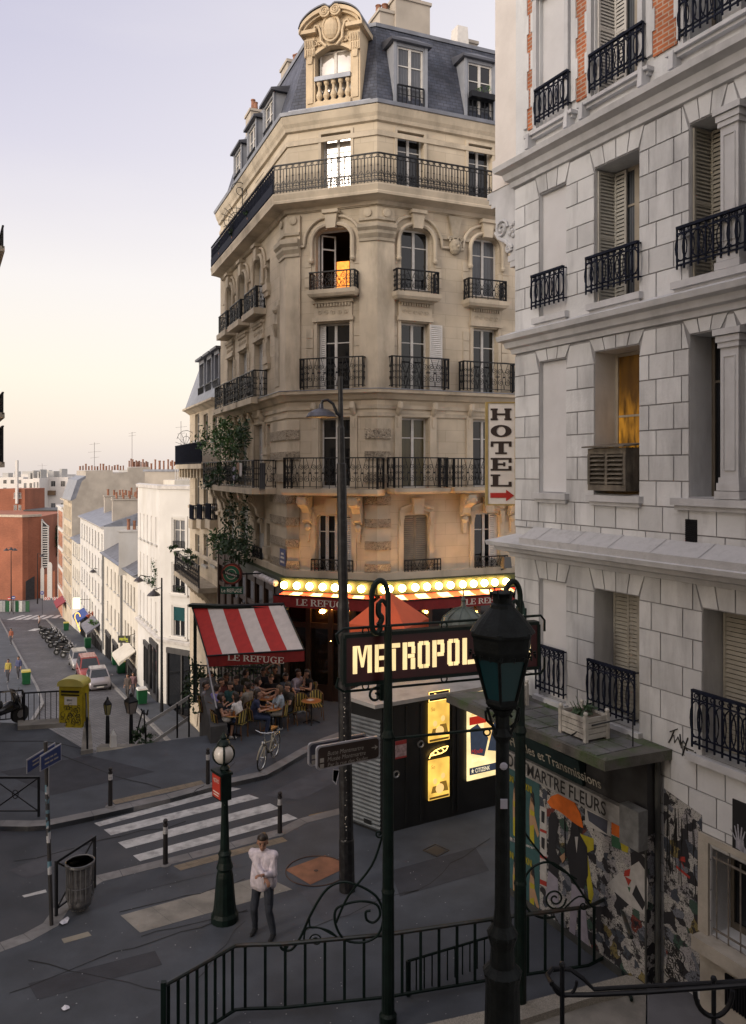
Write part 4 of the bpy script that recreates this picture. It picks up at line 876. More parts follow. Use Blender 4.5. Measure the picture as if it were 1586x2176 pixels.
def hrail(u0,u1,z,h,d=.10):r=MB();f0,f1=FH.p(u0,d,0),FH.p(u1,d,0);rail(r,f0.xy,f1.xy,z,h,style='oval',sp=.13,t=.012);[r.box(FH,u,u+.02,0,d,z+zz,z+zz+.02)for u in(u0,u1-.02)for zz in(.06,h-.03)];obj('window_railing',r,IRON_B,ht)
for a,b_ in((.60,1.50),(2.08,3.28),(4.06,5.9)):hrail(a,b_,11.28,.64)
for a,b_ in((.70,1.62),(2.16,3.38),(4.1,5.9)):hrail(a,b_,14.78,.65)
for a,b_ in((.73,1.50),(2.12,3.2),(4.34,5.8)):hrail(a,b_,4.05,.86)
tb=MB();tq=MB()
def brk(a,b_,z0,z1):tb.box(FH,a,b_,0,.03,z0,z1)
zt0,zt1=14.75,20.4
for a,b_ in((.40,.56),(1.76,2.04),(3.52,4.0),(6.0,6.4)):
 tb=MB();tq=MB();brk(a,b_,zt0+.05,zt1);i=0;z=zt0+.1
 while z<zt1:
  e=.05 if i%2 else-.03
  tq.box(FH,a-.12,a+max(e,0.0),0,.05,z,z+.36);tq.box(FH,b_-max(e,0.0),b_+.12,0,.05,z,z+.36);z+=.36;i+=1
 obj('brick_panel',tb,BRICK,ht);obj('quoin',tq,PAINT,ht)
b=MB()
for c in(cols[0],cols[1],(4.18,5.75)):
 for s in(0,1):
  u=c[0]-.12 if not s else c[1]+.02
  b.box(FH,u,u+.10,.0,.08,ZT[0],ZT[1]+.2)
  u=c[0]-.22 if not s else c[1]+.12
  b.box(FH,u,u+.10,.0,.12,ZT[0]-.32,ZT[0]-.0);b.taper(FH,u,u+.10,.0,.2,ZT[0]-.3,ZT[0]-.02,.8)
 b.box(FH,c[0]-.3,c[1]+.3,.0,.16,ZT[0]-.06,ZT[0]+.0);b.box(FH,c[0]-.26,c[1]+.26,.0,.10,ZT[0]-.12,ZT[0]-.06);b.box(FH,c[0]-.15,c[1]+.15,0,.10,ZT[1],ZT[1]+.2)
obj('window_surround',b,TRIM,ht)
b=MB()
for i in range(5):u=.62+i*.2;b.prism(FH,[(u,17.22),(u+.19,17.22),(u+.22,17.6),(u-.02,17.6)],0,.05)
obj('brick_arch',b,BRICK,ht)
b=MB();b.box(FH,-.72,-.0,-1.6,-.03,14.0,20.4);b.box(FH,-.78,.0,-1.7,.0,13.98,14.6)
obj('chimney_breast',b,mat('pale_breast_paint',(.66,.62,.585),.8,var=.06,scale=1.5,bump=.15,bscale=12,stain=((.42,.38,.35),.7,.4)),ht)
b=MB()
for e,z0,z1 in((.98,13.86,13.98),(.92,13.74,13.86),(.84,13.64,13.74),(.70,13.3,13.64)):b.box(FH,-e,0,-1.6,-.02,z0,z1)
b.prism(FH,[(0,13.3),(-.68,13.3),(-.70,13.16),(-.6,12.98),(-.36,12.86),(-.22,12.7),(-.2,12.52),(0,12.5)],-1.2,-.02)
b.box(FH,-.26,0,-1.2,-.0,12.4,12.52);b.box(FH,-.2,0,-1.2,-.01,12.28,12.4)
for c,r,n_ in(((-.46,13.12),.19,2),((-.22,12.66),.1,1.4)):b.tube([FH.p(x,.0,z)for x,z in spiral(c,r,n_,0,.1,22)],.035,5)
b.tube([FH.p(x,.0,z)for x,z in[(-.66,13.1),(-.55,12.95),(-.34,12.84),(-.2,12.72),(-.14,12.6)]],.04,6)
for c in((-.16,13.1),(-.12,13.0),(-.2,12.96),(-.08,13.14),(-.1,12.9)):b.ball(FH.p(c[0],-.02,c[1]),.055,7)
obj('carved_corbel',b,TRIM,ht)
b=MB();b.box(FH,4.16,4.37,.02,.03,6.98,7.46)
for i in range(9):b.box(FH,4.16+.0235*i,4.168+.0235*i,.03,.037,6.98,7.46)
for i in range(16):b.box(FH,4.16,4.37,.038,.043,6.98+.03*i,6.988+.03*i)
obj('vent_grille',b,IRON,ht)
b=MB()
for i in range(6):u=4.72+i*.2;b.tube([FH.p(u,.03,1.35),FH.p(u,.03,2.6)],.012,6)
for z in(1.45,2.5):b.box(FH,4.66,5.9,.02,.04,z,z+.025)
obj('window_bars',b,mat('rusty_grey_bars',(.16,.14,.12),.6,var=.3,scale=12),ht)
ST=mat('cream_stone_base',(.42,.385,.33),.85,var=.12,scale=3,bump=.3,stain=((.2,.18,.15),2,.5))
b=MB();b.box(FH,4.46,6.2,.0,.26,1.13,1.33);b.box(FH,4.5,6.0,.0,.12,.2,1.13);b.box(FH,4.42,4.6,.023,.07,1.33,2.7);b.box(FH,4.42,6,.023,.06,2.7,2.8)
obj('stone_base',b,ST,ht)
b=MB();b.box(FH,4.95,5.5,.12,.13,.55,1.0);
for i in range(12):b.box(FH,4.95+i*.046,4.965+i*.046,.13,.15,.55,1.0)
obj('cellar_grille',b,IRON,ht)
b=MB();b.box(FH,5.0,6.2,.03,.05,2.72,3.5);o=obj('black_poster',b,mat('matt_black_board',(.006,.006,.008),.6),ht)
h_=MB();c=FH.p(5.17,.06,2.95)
for i,(du,dz,l)in enumerate(((-.06,.16,.2),(-.02,.2,.24),(.03,.19,.22),(.07,.14,.18),(-.11,.06,.13))):
 h_.add([FH.p(5.12+du*.5-.014,.055,2.93),FH.p(5.12+du*.5+.014,.055,2.93),FH.p(5.12+du*1.3+.01,.055,2.93+l),FH.p(5.12+du*1.3-.01,.055,2.93+l)],[[0,1,2,3]])
h_.poly([FH.p(5.06,.054,2.82),FH.p(5.2,.054,2.8),FH.p(5.19,.054,2.97),FH.p(5.06,.054,2.97)]);h_.poly([FH.p(5.13,.054,2.80),FH.p(5.32,.054,2.73),FH.p(5.3,.054,2.8),FH.p(5.19,.054,2.9)])
obj('poster_hand',h_,mat('printed_grey_hand',(.32,.32,.36),.6,var=.3,scale=20),o)
# ------------------------------------------------------------------ things fixed to the hotel
Y_=16.3;fz=lambda py:H-(py-HY)/F*Y_
sx0,sx1=(1034-CX)/F*Y_,(1097-CX)/F*Y_;SF=Fr((sx0,Y_),(1,-.03))
sg=thing('hotel_sign','tall white HOTEL sign with brown slab letters and red arrow on the hotel corner','sign',(sx0,Y_,fz(1072)))
Wd=sx1-sx0;b=MB();b.box(SF,0,Wd,-.16,-.005,fz(1072),fz(856));obj('panel',b,mat('cream_sign_panel',(.74,.70,.66),.5,var=.05,scale=3,stain=((.45,.40,.33),2,.3)),sg)
b=MB();e=.03
for a in((-.012,e,fz(1074),fz(854)),(Wd-e,Wd+.012,fz(1074),fz(854)),(e,Wd-e,fz(1074),fz(1074)+e),(e,Wd-e,fz(854)-e,fz(854))):b.box(SF,a[0],a[1],-.17,.012,a[2],a[3])
obj('gilt_frame',b,mat('worn_gilt_frame',(.34,.25,.09),.5),sg)
SL={'H':[(0,.34,0,.16),(.66,1,0,.16),(0,.34,.84,1),(.66,1,.84,1),(.08,.30,.16,.84),(.70,.92,.16,.84),(.30,.70,.42,.58)],'T':[(0,1,.84,1),(0,.13,.58,.84),(.87,1,.58,.84),(.38,.62,.14,.84),(.22,.78,0,.14)],'E':[(0,.38,0,.14),(0,.38,.86,1),(.1,.34,.14,.86),(.38,1,.86,1),(.86,1,.62,.86),(.38,1,0,.14),(.86,1,.14,.36),(.34,.7,.43,.57),(.6,.7,.34,.43),(.6,.7,.57,.66)],'L':[(0,.46,0,.14),(0,.46,.86,1),(.1,.36,.14,.86),(.46,1,0,.14),(.86,1,.14,.4)]}
lt=MB()
for ch,y0,y1 in(('H',868,893),('O',903,929),('T',938,965),('E',973,1000),('L',1008,1034)):
 u0,u1,z0,z1=Wd*.14,Wd*.84,fz(y1),fz(y0)
 if ch=='O':
  n=24;po=[(u0+(u1-u0)*(.5+.5*math.cos(t)),z0+(z1-z0)*(.5+.5*math.sin(t)))for t in[2*math.pi*i/n for i in range(n)]]
  pi_=[(u0+(u1-u0)*(.5+.22*math.cos(t)),z0+(z1-z0)*(.5+.36*math.sin(t)))for t in[2*math.pi*i/n for i in range(n)]]
  for i in range(n):j=(i+1)%n;lt.prism(SF,[po[i],po[j],pi_[j],pi_[i]],-.004,.008)
 else:
  for a,b_,c,d in SL[ch]:lt.box(SF,u0+(u1-u0)*a,u0+(u1-u0)*b_,-.004,.008,z0+(z1-z0)*c,z0+(z1-z0)*d)
obj('lettering',lt,mat('dark_brown_letter_paint',(.035,.022,.018),.5),sg)
b=MB();zc_=fz(1052);b.box(SF,Wd*.13,Wd*.66,-.004,.008,zc_-.055,zc_+.045);b.prism(SF,[(Wd*.66,zc_-.12),(Wd*.93,zc_-.01),(Wd*.66,zc_+.11)],-.004,.008);obj('red_arrow',b,mat('red_sign_paint',(.42,.025,.02),.5),sg)
b=MB()
for z in(fz(880),fz(1050)):b.tube([SF.p(Wd-.05,-.1,z),SF.p(Wd+.3,-.2,z)],.025,6)
obj('bracket',b,IRON,sg)
c=FH.p(.20,.03,5.2);sg=thing('street_name_plate','dark green arched street name plate RUE PIERRE DAC on the white hotel corner','sign',c);u0,u1,z0,z1=.06,.36,5.14,5.52
n=8;um=(u0+u1)/2;b=MB();pts=[(u0,z0),(u1,z0),(u1,z1),(um+.1,z1)]+[(um+.09*math.cos(t),z1+.15*math.sin(t))for t in[math.pi*i/n for i in range(n+1)]]+[(um-.1,z1),(u0,z1)]
b.prism(FH,pts,.025,.05);obj('plate',b,mat('enamel_green_black',(.008,.03,.028),.3),sg)
b=MB()
for s,z,h in(('18e',z1+.03,.07),('RUE',z1-.10,.075),('PIERRE',z1-.20,.075),('DAC',z1-.30,.075)):b.text(FH,s,um,z,h,.052,.003,'CENTER',sx=.62,bold=.01)
obj('lettering',b,mat('white_letters',(.65,.65,.62),.5),sg)
c=FH.p(2.7,.1,7.84);t=thing('louvred_wooden_box','weathered grey wooden louvre box on the sill below the amber lit window','louvre box',c)
WD=mat('weathered_grey_wood',(.155,.135,.108),.9,var=.45,scale=7,bump=.5,bscale=60,streak=.25,stain=((.04,.036,.03),4,.7))
b=MB();u0,u1,z0,z1=2.2,3.08,7.86,8.58
b.box(FH,u0,u1,.0,.17,z0,z0+.1);b.box(FH,u0,u1,.0,.17,z1-.1,z1)
for x in(u0,(u0+u1)/2-.03,u1-.06):b.box(FH,x,x+.06,.0,.18,z0+.1,z1-.1)
b.box(FH,u1-.02,u1+.0,-.3,.17,z0,z1);b.box(FH,u0,u1,-.3,.0,z0,z0+.03);b.box(FH,u0,u1,-.31,-.28,z0,z1);obj('frame',b,WD,t)
b=MB()
for i in range(7):
 z=z0+.12+i*.075
 for x0,x1 in((u0+.06,(u0+u1)/2-.03),((u0+u1)/2+.03,u1-.06)):b.add([FH.p(x0,.02,z+.07),FH.p(x1,.02,z+.07),FH.p(x1,.19,z),FH.p(x0,.19,z),FH.p(x0,.02,z+.085),FH.p(x1,.02,z+.085),FH.p(x1,.19,z+.015),FH.p(x0,.19,z+.015)],[[0,1,2,3],[4,7,6,5],[3,2,6,7],[0,4,5,1]])
obj('slats',b,WD,t);b=MB();b.add([FH.p(u0-.08,.24,z1+.01),FH.p(u1+.02,.24,z1+.01),FH.p(u1+.02,-.4,z1+.07),FH.p(u0-.08,-.4,z1+.07),FH.p(u0-.08,.24,z1+.035),FH.p(u1+.02,.24,z1+.035),FH.p(u1+.02,-.4,z1+.095),FH.p(u0-.08,-.4,z1+.095)],[[0,1,2,3],[4,5,6,7],[0,1,5,4],[1,2,6,5],[0,4,7,3]]);obj('lid',b,WD,t)
c=FH.p(4.95,.25,6.2);t=thing('floodlight','grey finned floodlight fixed under the hotel ledge at the right edge of the picture','floodlight',c)
b=MB();f=Fr(c.xy,FH.U.xy);
for i in range(7):b.box(f,-.1,.16,-.10+i*.03,-.085+i*.03,-.16+i*.02,.06+i*.02)
b.box(f,-.08,.14,-.08,.10,-.10,.10);obj('housing',b,mat('cast_grey_metal',(.10,.10,.10),.5,metal=.5),t);b=MB();b.tube([f.p(.03,.0,.1),f.p(.03,-.2,.22)],.02,6);obj('bracket',b,IRON,t)
b=MB();
def ptw(px,py):u,z=FH.px(px,py,.03);return FH.p(u,.03,z)
for ln in([(1424,1555),(1440,1549)],[(1433,1552),(1424,1574)],[(1421,1578),(1429,1564)],[(1432,1562),(1434,1578),(1441,1566),(1446,1582)],[(1445,1560),(1448,1590),(1458,1584),(1452,1574),(1446,1583)],[(1462,1568),(1450,1606)],[(1455,1588),(1474,1596)],[(1458,1590),(1470,1614)],[(1477,1598),(1479,1601)]):b.tube([ptw(*q)for q in ln],.011,4)
obj('marker_graffiti',b,mat('black_marker',(.02,.02,.02),.5),ht)
# ------------------------------------------------------------------ the lower street: houses on its right side, crossroads and city beyond
DARK=mat('dark_shop_front',(.035,.034,.036),.5,var=.3,scale=3)
FRAME_F=mat('faded_window_frame',(.42,.41,.39),.6,var=.1)
def wall_windows(par,fr,wins,w,d=-.16,rails=(),label=None,sill=True):
 """openings of a distant front: each window is a part with its pane"""
 for i,h in enumerate(wins):
  u0,u1,z0,z1=h;b=MB();t=.06
  for a,c in((u0,u0+t),(u1-t,u1),((u0+u1)/2-t*.6,(u0+u1)/2+t*.6)):b.box(fr,a,c,d,d+.05,z0,z1)
  b.box(fr,u0+t,u1-t,d,d+.05,z1-t,z1);b.box(fr,u0+t,u1-t,d,d+.04,z0+(z1-z0)*.62,z0+(z1-z0)*.62+.04)
  if sill:b.box(fr,u0-.1,u1+.1,.002,.12,z0-.12,z0)
  o=obj('window',b,w,par);g=MB();g.poly([fr.p(u0,d+.01,z0),fr.p(u1,d+.01,z0),fr.p(u1,d+.01,z1),fr.p(u0,d+.01,z1)]);obj('pane',g,PANE if(i*7)%5 else PANE_C,o)
  if i in rails or rails=='all':r=MB();rail(r,fr.p(u0,.06,0).xy,fr.p(u1,.06,0).xy,z0,.75,'bars',sp=.16);obj('window_guard',r,IRON,o)
DS=Vector((-.4357,.900));NS=(-.9,-.4357)
def lp(t):return Vector((-14.42,54))+DS*t
def house(name,label,cat,t0,t1,base,top,wins,m,depth=12,right=None,extra=None):
 A_=lp(t0);fr=Fr(A_,DS,NS);th_=thing(name,label,cat,(A_.x,A_.y,base));w=MB();L_=t1-t0
 w.holes(fr,0,L_,base-4,top,wins,depth=.18)
 q=[fr.p(L_,0,0),fr.p(L_,-depth,0),fr.p(0,-depth,0),fr.p(0,0,0)]
 for a,b in zip(q,q[1:]):w.poly([(a.x,a.y,base-4),(b.x,b.y,base-4),(b.x,b.y,top),(a.x,a.y,top)])
 w.poly([(p.x,p.y,top)for p in q]);obj('wall',w,m,th_);wall_windows(th_,fr,wins,FRAME_F);return th_,fr,L_
def shopfront(par,fr,u0,u1,z0,z1,m=DARK,nm='shop_front'):
 b=MB();b.box(fr,u0,u1,.01,.16,z1-.35,z1);b.box(fr,u0,u1,.01,.10,z0,z0+.4);n=max(2,round((u1-u0)/1.2))
 for i in range(n+1):u=u0+(u1-u0-.12)*i/n;b.box(fr,u,u+.12,.01,.12,z0+.4,z1-.35)
 o=obj(nm,b,m,par);g=MB();g.poly([fr.p(u0+.1,.03,z0+.4),fr.p(u1-.1,.03,z0+.4),fr.p(u1-.1,.03,z1-.35),fr.p(u0+.1,.03,z1-.35)]);obj('shop_window',g,PANE,o)
def grid(us,zs,w,h):return[(u,u+w,z,z+h)for z in zs for u in us]
def pots(par,fr,u0,u1,d,z,n,h=.6):
 for i in range(n):
  p=MB();r=random.uniform(.09,.14);hh=h*random.uniform(.7,1.3);p.lathe(fr.p(u0+(u1-u0)*(i+.5)/n,d+random.uniform(-.12,.12),z),[(r,0),(r*.9,hh*.85),(r*1.1,hh*.87),(r*1.1,hh)],7);obj('chimney_pot',p,TERRA,par)
W0=Vector((-14.42,54));WR=Fr(W0,(.84,-.54),(-.54,-.84));topW=6.96
th_,fr,L_=house('white_corner_house','tall off white plain house with teal blind and dark shop on the lower street','house',0,8.5,-8,topW,[(u,u+.62,z,z+1.9)for z in(3.1,.15,-2.75)for u in(.75,2.5,4.0,5.4,6.9)],WHITE_R,depth=.05)
w=MB();zr_=[(3.07,4.95),(.12,2.0),(-2.75,-.85)];u0,u1=WR.u(369),WR.u(393)
w.holes(WR,0,7,-12,topW,[(u0,u1,*z)for z in zr_],depth=.2);q=[WR.p(7,0,0),WR.p(7,-9,0),fr.p(L_,-.05,0)]
for a,b in zip(q,q[1:]):w.poly([(a.x,a.y,-12),(b.x,b.y,-12),(b.x,b.y,topW),(a.x,a.y,topW)])
w.poly([(p.x,p.y,topW)for p in q+[W0.to_3d()]]);obj('side_wall',w,WHITE_R,th_);wall_windows(th_,WR,[(u0,u1,*z)for z in zr_],WOOD_W)
b=MB()
for z in zr_:
 for s in((u0-.28,u0-.12,z[0]-.1,z[1]+.25),(u1+.12,u1+.28,z[0]-.1,z[1]+.25),(u0-.12,u1+.12,z[1]+.12,z[1]+.25)):b.box(WR,s[0],s[1],.002,.05,s[2],s[3])
 b.box(WR,u0-.35,u1+.35,.002,.14,z[0]-.24,z[0]-.1)
obj('window_surround',b,WHITE_R,th_)
for z in zr_[:2]:r=MB();rail(r,WR.p(u0,.03,0).xy,WR.p(u1,.03,0).xy,z[0],.45,'bars',sp=.12);obj('window_guard',r,IRON,th_);b=MB();b.box(WR,u0+.02,u1-.02,-.08,-.03,-1.75,-.87);obj('teal_blind',b,mat('teal_canvas',(.012,.10,.115),.8,var=.15),th_)
b=MB();pf=fr.p(L_,0,0);pw=WR.p(7,0,0);b.sweep([(pf.x,pf.y),W0,(pw.x,pw.y)],[(.002,-3.35),(.2,-3.3),(.25,-3.1),(.02,-3.0),(.002,-3.0)],closed_prof=True);b.sweep([(pf.x,pf.y),W0,(pw.x,pw.y)],[(-.1,topW+.003),(.14,topW+.003),(.16,topW+.22),(-.1,topW+.3)],closed_prof=True);obj('cornice',b,mat('pale_cornice',(.5,.48,.46),.7),th_)
shopfront(th_,WR,.8,3.6,-8.3,-3.6);shopfront(th_,fr,.3,3.0,-7.6,-3.6);shopfront(th_,fr,3.4,5.4,-7.6,-4.2)
b=MB();foliage(b,WR.p((u0+u1)/2,.1,.35),.45,.15,.25,80,.07);obj('window_box_leaves',b,LEAF_D,th_)
b=MB();foliage(b,fr.p(.9,.2,.9),.35,.25,.8,160,.08);foliage(b,fr.p(2.0,.2,.5),.4,.3,.5,120,.08);obj('hanging_leaves',b,LEAF_D,th_)
th_,fr,L_=house('low_cream_house','low cream house with zinc roof edge and white chimney beside the tall white house','house',8.5,28.2,-9.5,.05,[(u,u+.75,z,z+1.75)for z in(-2.75,-6.1)for u in(1.2,2.7,4.2,5.7,9.4,11.6,14.0,16.6)],CREAM_R,8)
b=MB();b.prism(Fr(fr.p(0,0,0).xy,fr.N.xy,fr.U.xy),[(.35,.06),(-4,2.4),(-8,.6),(-8,.06)],0,L_);obj('roof',b,mat('grey_slate_far',(.10,.105,.125),.6,var=.3,scale=1.5),th_)
b=MB();b.sweep([fr.p(L_,0,0).xy,fr.p(0,0,0).xy],[(.0,-.1),(.3,-.05),(.45,.12),(.0,.2)],closed_prof=True);obj('gutter',b,ZINC,th_)
b=MB();c=P(281,1170,67);f2=Fr(c.xy,(.9,.43),(-.43,-.9));b.box(f2,-.8,1.4,-.5,.4,-.5,3.1);b.box(f2,-.9,1.5,-.6,.5,3.1,3.25);o=obj('chimney',b,WHITE_R,th_);pots(o,f2,-.5,1.2,0,3.25,4,.7)
b=MB();b.tube([fr.p(7.6,.12,-9.5),fr.p(7.6,.12,0)],.09,6);b.tube([fr.p(L_-.2,.12,-9.5),fr.p(L_-.2,.12,0)],.09,6);obj('drain_pipe',b,mat('grey_pipe',(.12,.125,.13),.5),th_)
for a,b_ in((.5,4.2),(5.0,8.6),(10,13),(14.5,17.8)):shopfront(th_,fr,a,b_,-10.3,-7.2)
tz=2.6;zs=(.1,-2.55,-5.2,-7.9);us=[.9+2.65*i for i in range(8)]
th_,fr,L_=house('white_terrace_house','long white five storey house with rows of narrow windows and many clay chimney pots','house',28.2,50.2,-11.5,tz,grid(us,zs,.95,1.7),WHITE_R,17)
b=MB();b.prism(Fr(fr.p(0,0,0).xy,fr.N.xy,fr.U.xy),[(.3,tz+.01),(-5,tz+1.8),(-9,tz+1.8),(-9,tz+.01)],.3,L_);obj('roof',b,ZINC,th_)
b=MB();b.sweep([fr.p(L_,0,0).xy,fr.p(0,0,0).xy],[(.0,tz-.25),(.2,tz-.2),(.35,tz),(.0,tz+.05)],closed_prof=True);obj('cornice',b,MT['pale_cornice'],th_)
r=MB()
sf=Fr(fr.p(0,0,0).xy,(.9,.4357),(.4357,-.9));wall_windows(th_,sf,[(2.6,3.9,-.2,1.4)],FRAME_F,d=.02)
for t0,d0,w_ in((1.2,-3.2,1.3),(7.0,-4,1.3),(13.5,-4,1.6)):
 b=MB();b.box(fr,t0,t0+w_*.4,d0-2.6,d0+2.2,tz,tz+2.6);b.box(fr,t0-.1,t0+w_*.4+.1,d0-2.7,d0+2.3,tz+2.6,tz+2.72);o=obj('chimney',b,RENDER,th_);pots(o,Fr(fr.p(t0+.25,0,0).xy,fr.N.xy,fr.U.xy),d0-2.5,d0+2.1,0,tz+2.72,7,.7)
b=MB();b.box(sf,4.4,7.2,-4,-.3,tz,tz+1.4);b.box(sf,7.0,15.5,-6,-.2,tz,tz+4.6);o=obj('roof_terrace_block',b,CREAM_R,th_);r=MB();rail(r,sf.p(7.1,-.3,0).xy,sf.p(15.4,-.3,0).xy,tz+4.6,1.3,'bars',sp=.25,t=.03);obj('terrace_railing',r,WOOD_W,o)
b=MB();b.add([sf.p(5.6,1.5,tz+2.2),sf.p(8.2,1.5,tz+2.2),sf.p(8.4,-.1,tz+3.4),sf.p(6.4,-.1,tz+3.4)],[[0,1,2,3]]);obj('sun_blind',b,WOOD_W,o);b=MB();b.box(sf,8.3,9.4,-.19,-.15,tz+.8,tz+3.2);obj('terrace_door',b,PANE,o)
for a,b_ in((1,5),(6,9.4),(10.5,14),(16,21)):shopfront(th_,fr,a,b_,-12.2,-9.0)
for u in(5.5,9.3):b=MB();foliage(b,fr.p(us[1]if u<6 else us[3],.3,-7.6),.6,.3,.5,110,.12);obj('window_box_flowers',b,LEAF if u<6 else mat('orange_flowers',(.30,.06,.025),.7,var=.4),th_)
th_,fr,L_=house('narrow_house','narrow pale house squeezed between the white terrace and the grey gable','house',50.2,61,-13,-.9,grid([1+2.3*i for i in range(4)],(-3,-6,-9),.9,1.6),CREAM_R,10)
b=MB();b.prism(Fr(fr.p(0,0,0).xy,fr.N.xy,fr.U.xy),[(.3,-.88),(-5,1.0),(-9,.8),(-9,-.88)],0,L_);obj('roof',b,ZINC,th_)
gt=4.1
th_,fr,L_=house('grey_gable_house','tall stone house with a mansard and a huge bare grey side wall','house',61,74,-13.5,gt,grid([.9+2.05*i for i in range(6)],(1.3,-1.7,-4.7,-7.7,-10.7),.95,1.9),LIMEJ,16)
gf=Fr(fr.p(-.03,0,0).xy,(.9,.4357),(.4357,-.9));zz=lambda py:H-(py-HY)/F*111
b=MB();prof=[(0,-13),(0,gt),(.5,gt+.3),(1.3,zz(1022)),(1.8,zz(1016)),(1.8,zz(1000)),(5.3,zz(999)),(5.4,zz(1006)),(7.4,zz(1003)),(7.4,zz(993)),(10.4,zz(992)),(10.4,-13)];b.prism(gf,prof,-.6,.0);b.prism(gf,prof[1:9]+[(10.4,zz(1004)),(10.4,gt)],-12.5,-.6);obj('gable_wall',b,RENDER,th_)
pots(th_,gf,.9,7.0,-.3,zz(999),16,.7);pots(th_,gf,7.5,10.3,-.3,zz(992),12,.9)
b=MB();b.prism(Fr(fr.p(0,0,0).xy,fr.N.xy,fr.U.xy),[(.2,gt+.01),(-.7,gt+2.8),(-1.8,gt+3.4),(-1.8,gt+.01)],0,L_);obj('mansard_roof',b,ZINC,th_)
b=MB();b.sweep([fr.p(L_,0,0).xy,fr.p(0,0,0).xy],[(.0,gt-.4),(.5,gt-.2),(.5,gt),(.0,gt)],closed_prof=True)
for z in(-1.2,-4.2):b.sweep([fr.p(L_,0,0).xy,fr.p(0,0,0).xy],[(.0,z),(.3,z),(.3,z+.15),(.0,z+.2)],closed_prof=True)
obj('cornice',b,LIME,th_)
th_,fr,L_=house('brick_and_stone_house','narrow front of orange brick and white bands beyond the grey gable','house',74,83.7,-14,2.4,grid([1+2.4*i for i in range(4)],(-.6,-3.6,-6.6,-9.6),.9,1.8),BRICK,9)
b=MB()
for z in(1.9,-1.3,-4.3,-7.3,-10.6):b.box(fr,-.02,L_,.003,.06,z,z+.5)
b.box(fr,-.05,.5,.003,.08,-14,2.4);b.box(fr,L_-.5,L_,.003,.08,-14,2.4);b.box(fr,-.2,L_+.2,-9,.3,2.41,2.7);obj('stone_band',b,WHITE_R,th_)
def block(name,label,cat,px0,px1,Y,py_top,m,depth=10,wins=(),base=-15,a=0.0,roof=None):
 A_=P(px0,HY,Y);B_=P(px1,HY,Y);fr=Fr(A_.xy,(math.cos(a),math.sin(a)),(math.sin(a),-math.cos(a)));L_=(B_.x-A_.x)/math.cos(a);z1=H-(py_top-HY)/F*Y
 t=thing(name,label,cat,(A_.x,A_.y,base));w=MB();w.box(fr,0,L_,-depth,0,base,z1);obj('wall',w,m,t);return t,fr,L_,z1
t,fr,L_,z1=block('rear_party_wall_house','grey party wall with a row of clay pots rising behind the white corner house','house',308,430,92,1002,RENDER)
b=MB();b.box(fr,-.2,L_,-10,.1,z1,z1+.25);obj('coping',b,ZINC,t);pots(t,fr,.4,3.3,-.4,z1+.25,6,.9);pots(t,fr,3.8,5.9,-.4,z1+.25,6,.9)
t,fr,L_,z1=block('dark_roof_house','dark green metal roof seen between the grey gable and party wall','house',270,312,118,1014,mat('dark_green_roof',(.05,.065,.065),.5,var=.2),8);b=MB()
for i in range(9):b.box(fr,.1+i*.32,.16+i*.32,.003,.05,-2,z1)
obj('roof_seam',b,mat('dark_seam',(.03,.04,.04),.5),t)
t,fr,L_,z1=block('pale_penthouse','pale roof-top block with a chimney cowl beside the balcony at far right of the skyline','house',355,420,100,990,WHITE_R,8);pots(t,fr,.2,1.8,-.5,z1,4,.6)
b=MB();b.tube([fr.p(1.3,-.6,z1),fr.p(1.3,-.6,z1+1.8)],.12,7);b.lathe(fr.p(1.3,-.6,z1+1.5),[(.28,0),(.2,.4),(.05,.6)],8);obj('cowl',b,IRON,t)
Yb=140;c=P(18,HY,Yb+11);t=thing('red_brick_building','round fronted orange red brick building with a white stair window at the crossroads','building',(c.x,c.y,-14.5));zt=H-98/F*(Yb)
w=MB();pts=[P(88,HY,Yb+1).xy,P(60,HY,Yb-1).xy,P(48,HY,Yb-1.6).xy]
for i in range(13):a=math.radians(-75-i*12);pts.append(Vector((c.x+1.3+8.2*math.cos(a)*.55,c.y-3.4+8.2*math.sin(a))))
pts+=[Vector((c.x-8,c.y+12)),Vector((c.x+8,c.y+12))]
w.slab(pts,-15,zt);obj('wall',w,RED_BRICK,t,smooth=False)
b=MB();b.sweep(pts[:14][::-1],[(-.3,zt),(.15,zt),(.15,zt+.4),(-.3,zt+.4)],closed_prof=True);obj('parapet',b,mat('pale_parapet',(.5,.42,.33),.8),t)
b=MB();f2=Fr(P(50,HY,Yb-1.75).xy,(P(88,HY,Yb+1)-P(50,HY,Yb-1.5)).xy);z0=-14.4;b.prism(f2,[(.4,z0),(2.0,z0),(2.0,z0+4.2),(.4,z0+3.4)],.02,.06);obj('dark_entrance',b,DARK,t)
f3=Fr(P(88,HY,Yb+.8).xy,(1,.25));zs0,zs1=H-213/F*Yb,H-104/F*Yb;b=MB();b.box(f3,0,.22,-.5,.1,zs0,zs1);b.box(f3,1.05,1.22,-.5,.1,zs0+.9,zs1-1.2)
for i in range(18):z=zs0+.5+i*.41;b.box(f3,.22,1.05,-.1,.08,z,z+.17)
b.add([f3.p(0,.1,zs1),f3.p(1.3,.1,zs1-1.3),f3.p(1.3,-.4,zs1-1.3),f3.p(0,-.4,zs1),f3.p(0,.1,zs1-.2),f3.p(1.3,.1,zs1-1.5)],[[0,1,2,3],[0,1,5,4]]);o=obj('stair_window',b,WOOD_W,t);g=MB();g.poly([f3.p(.2,-.2,zs0),f3.p(1.1,-.2,zs0+.6),f3.p(1.1,-.2,zs1-1),f3.p(.2,-.2,zs1-.2)]);obj('pane',g,PANE,o)
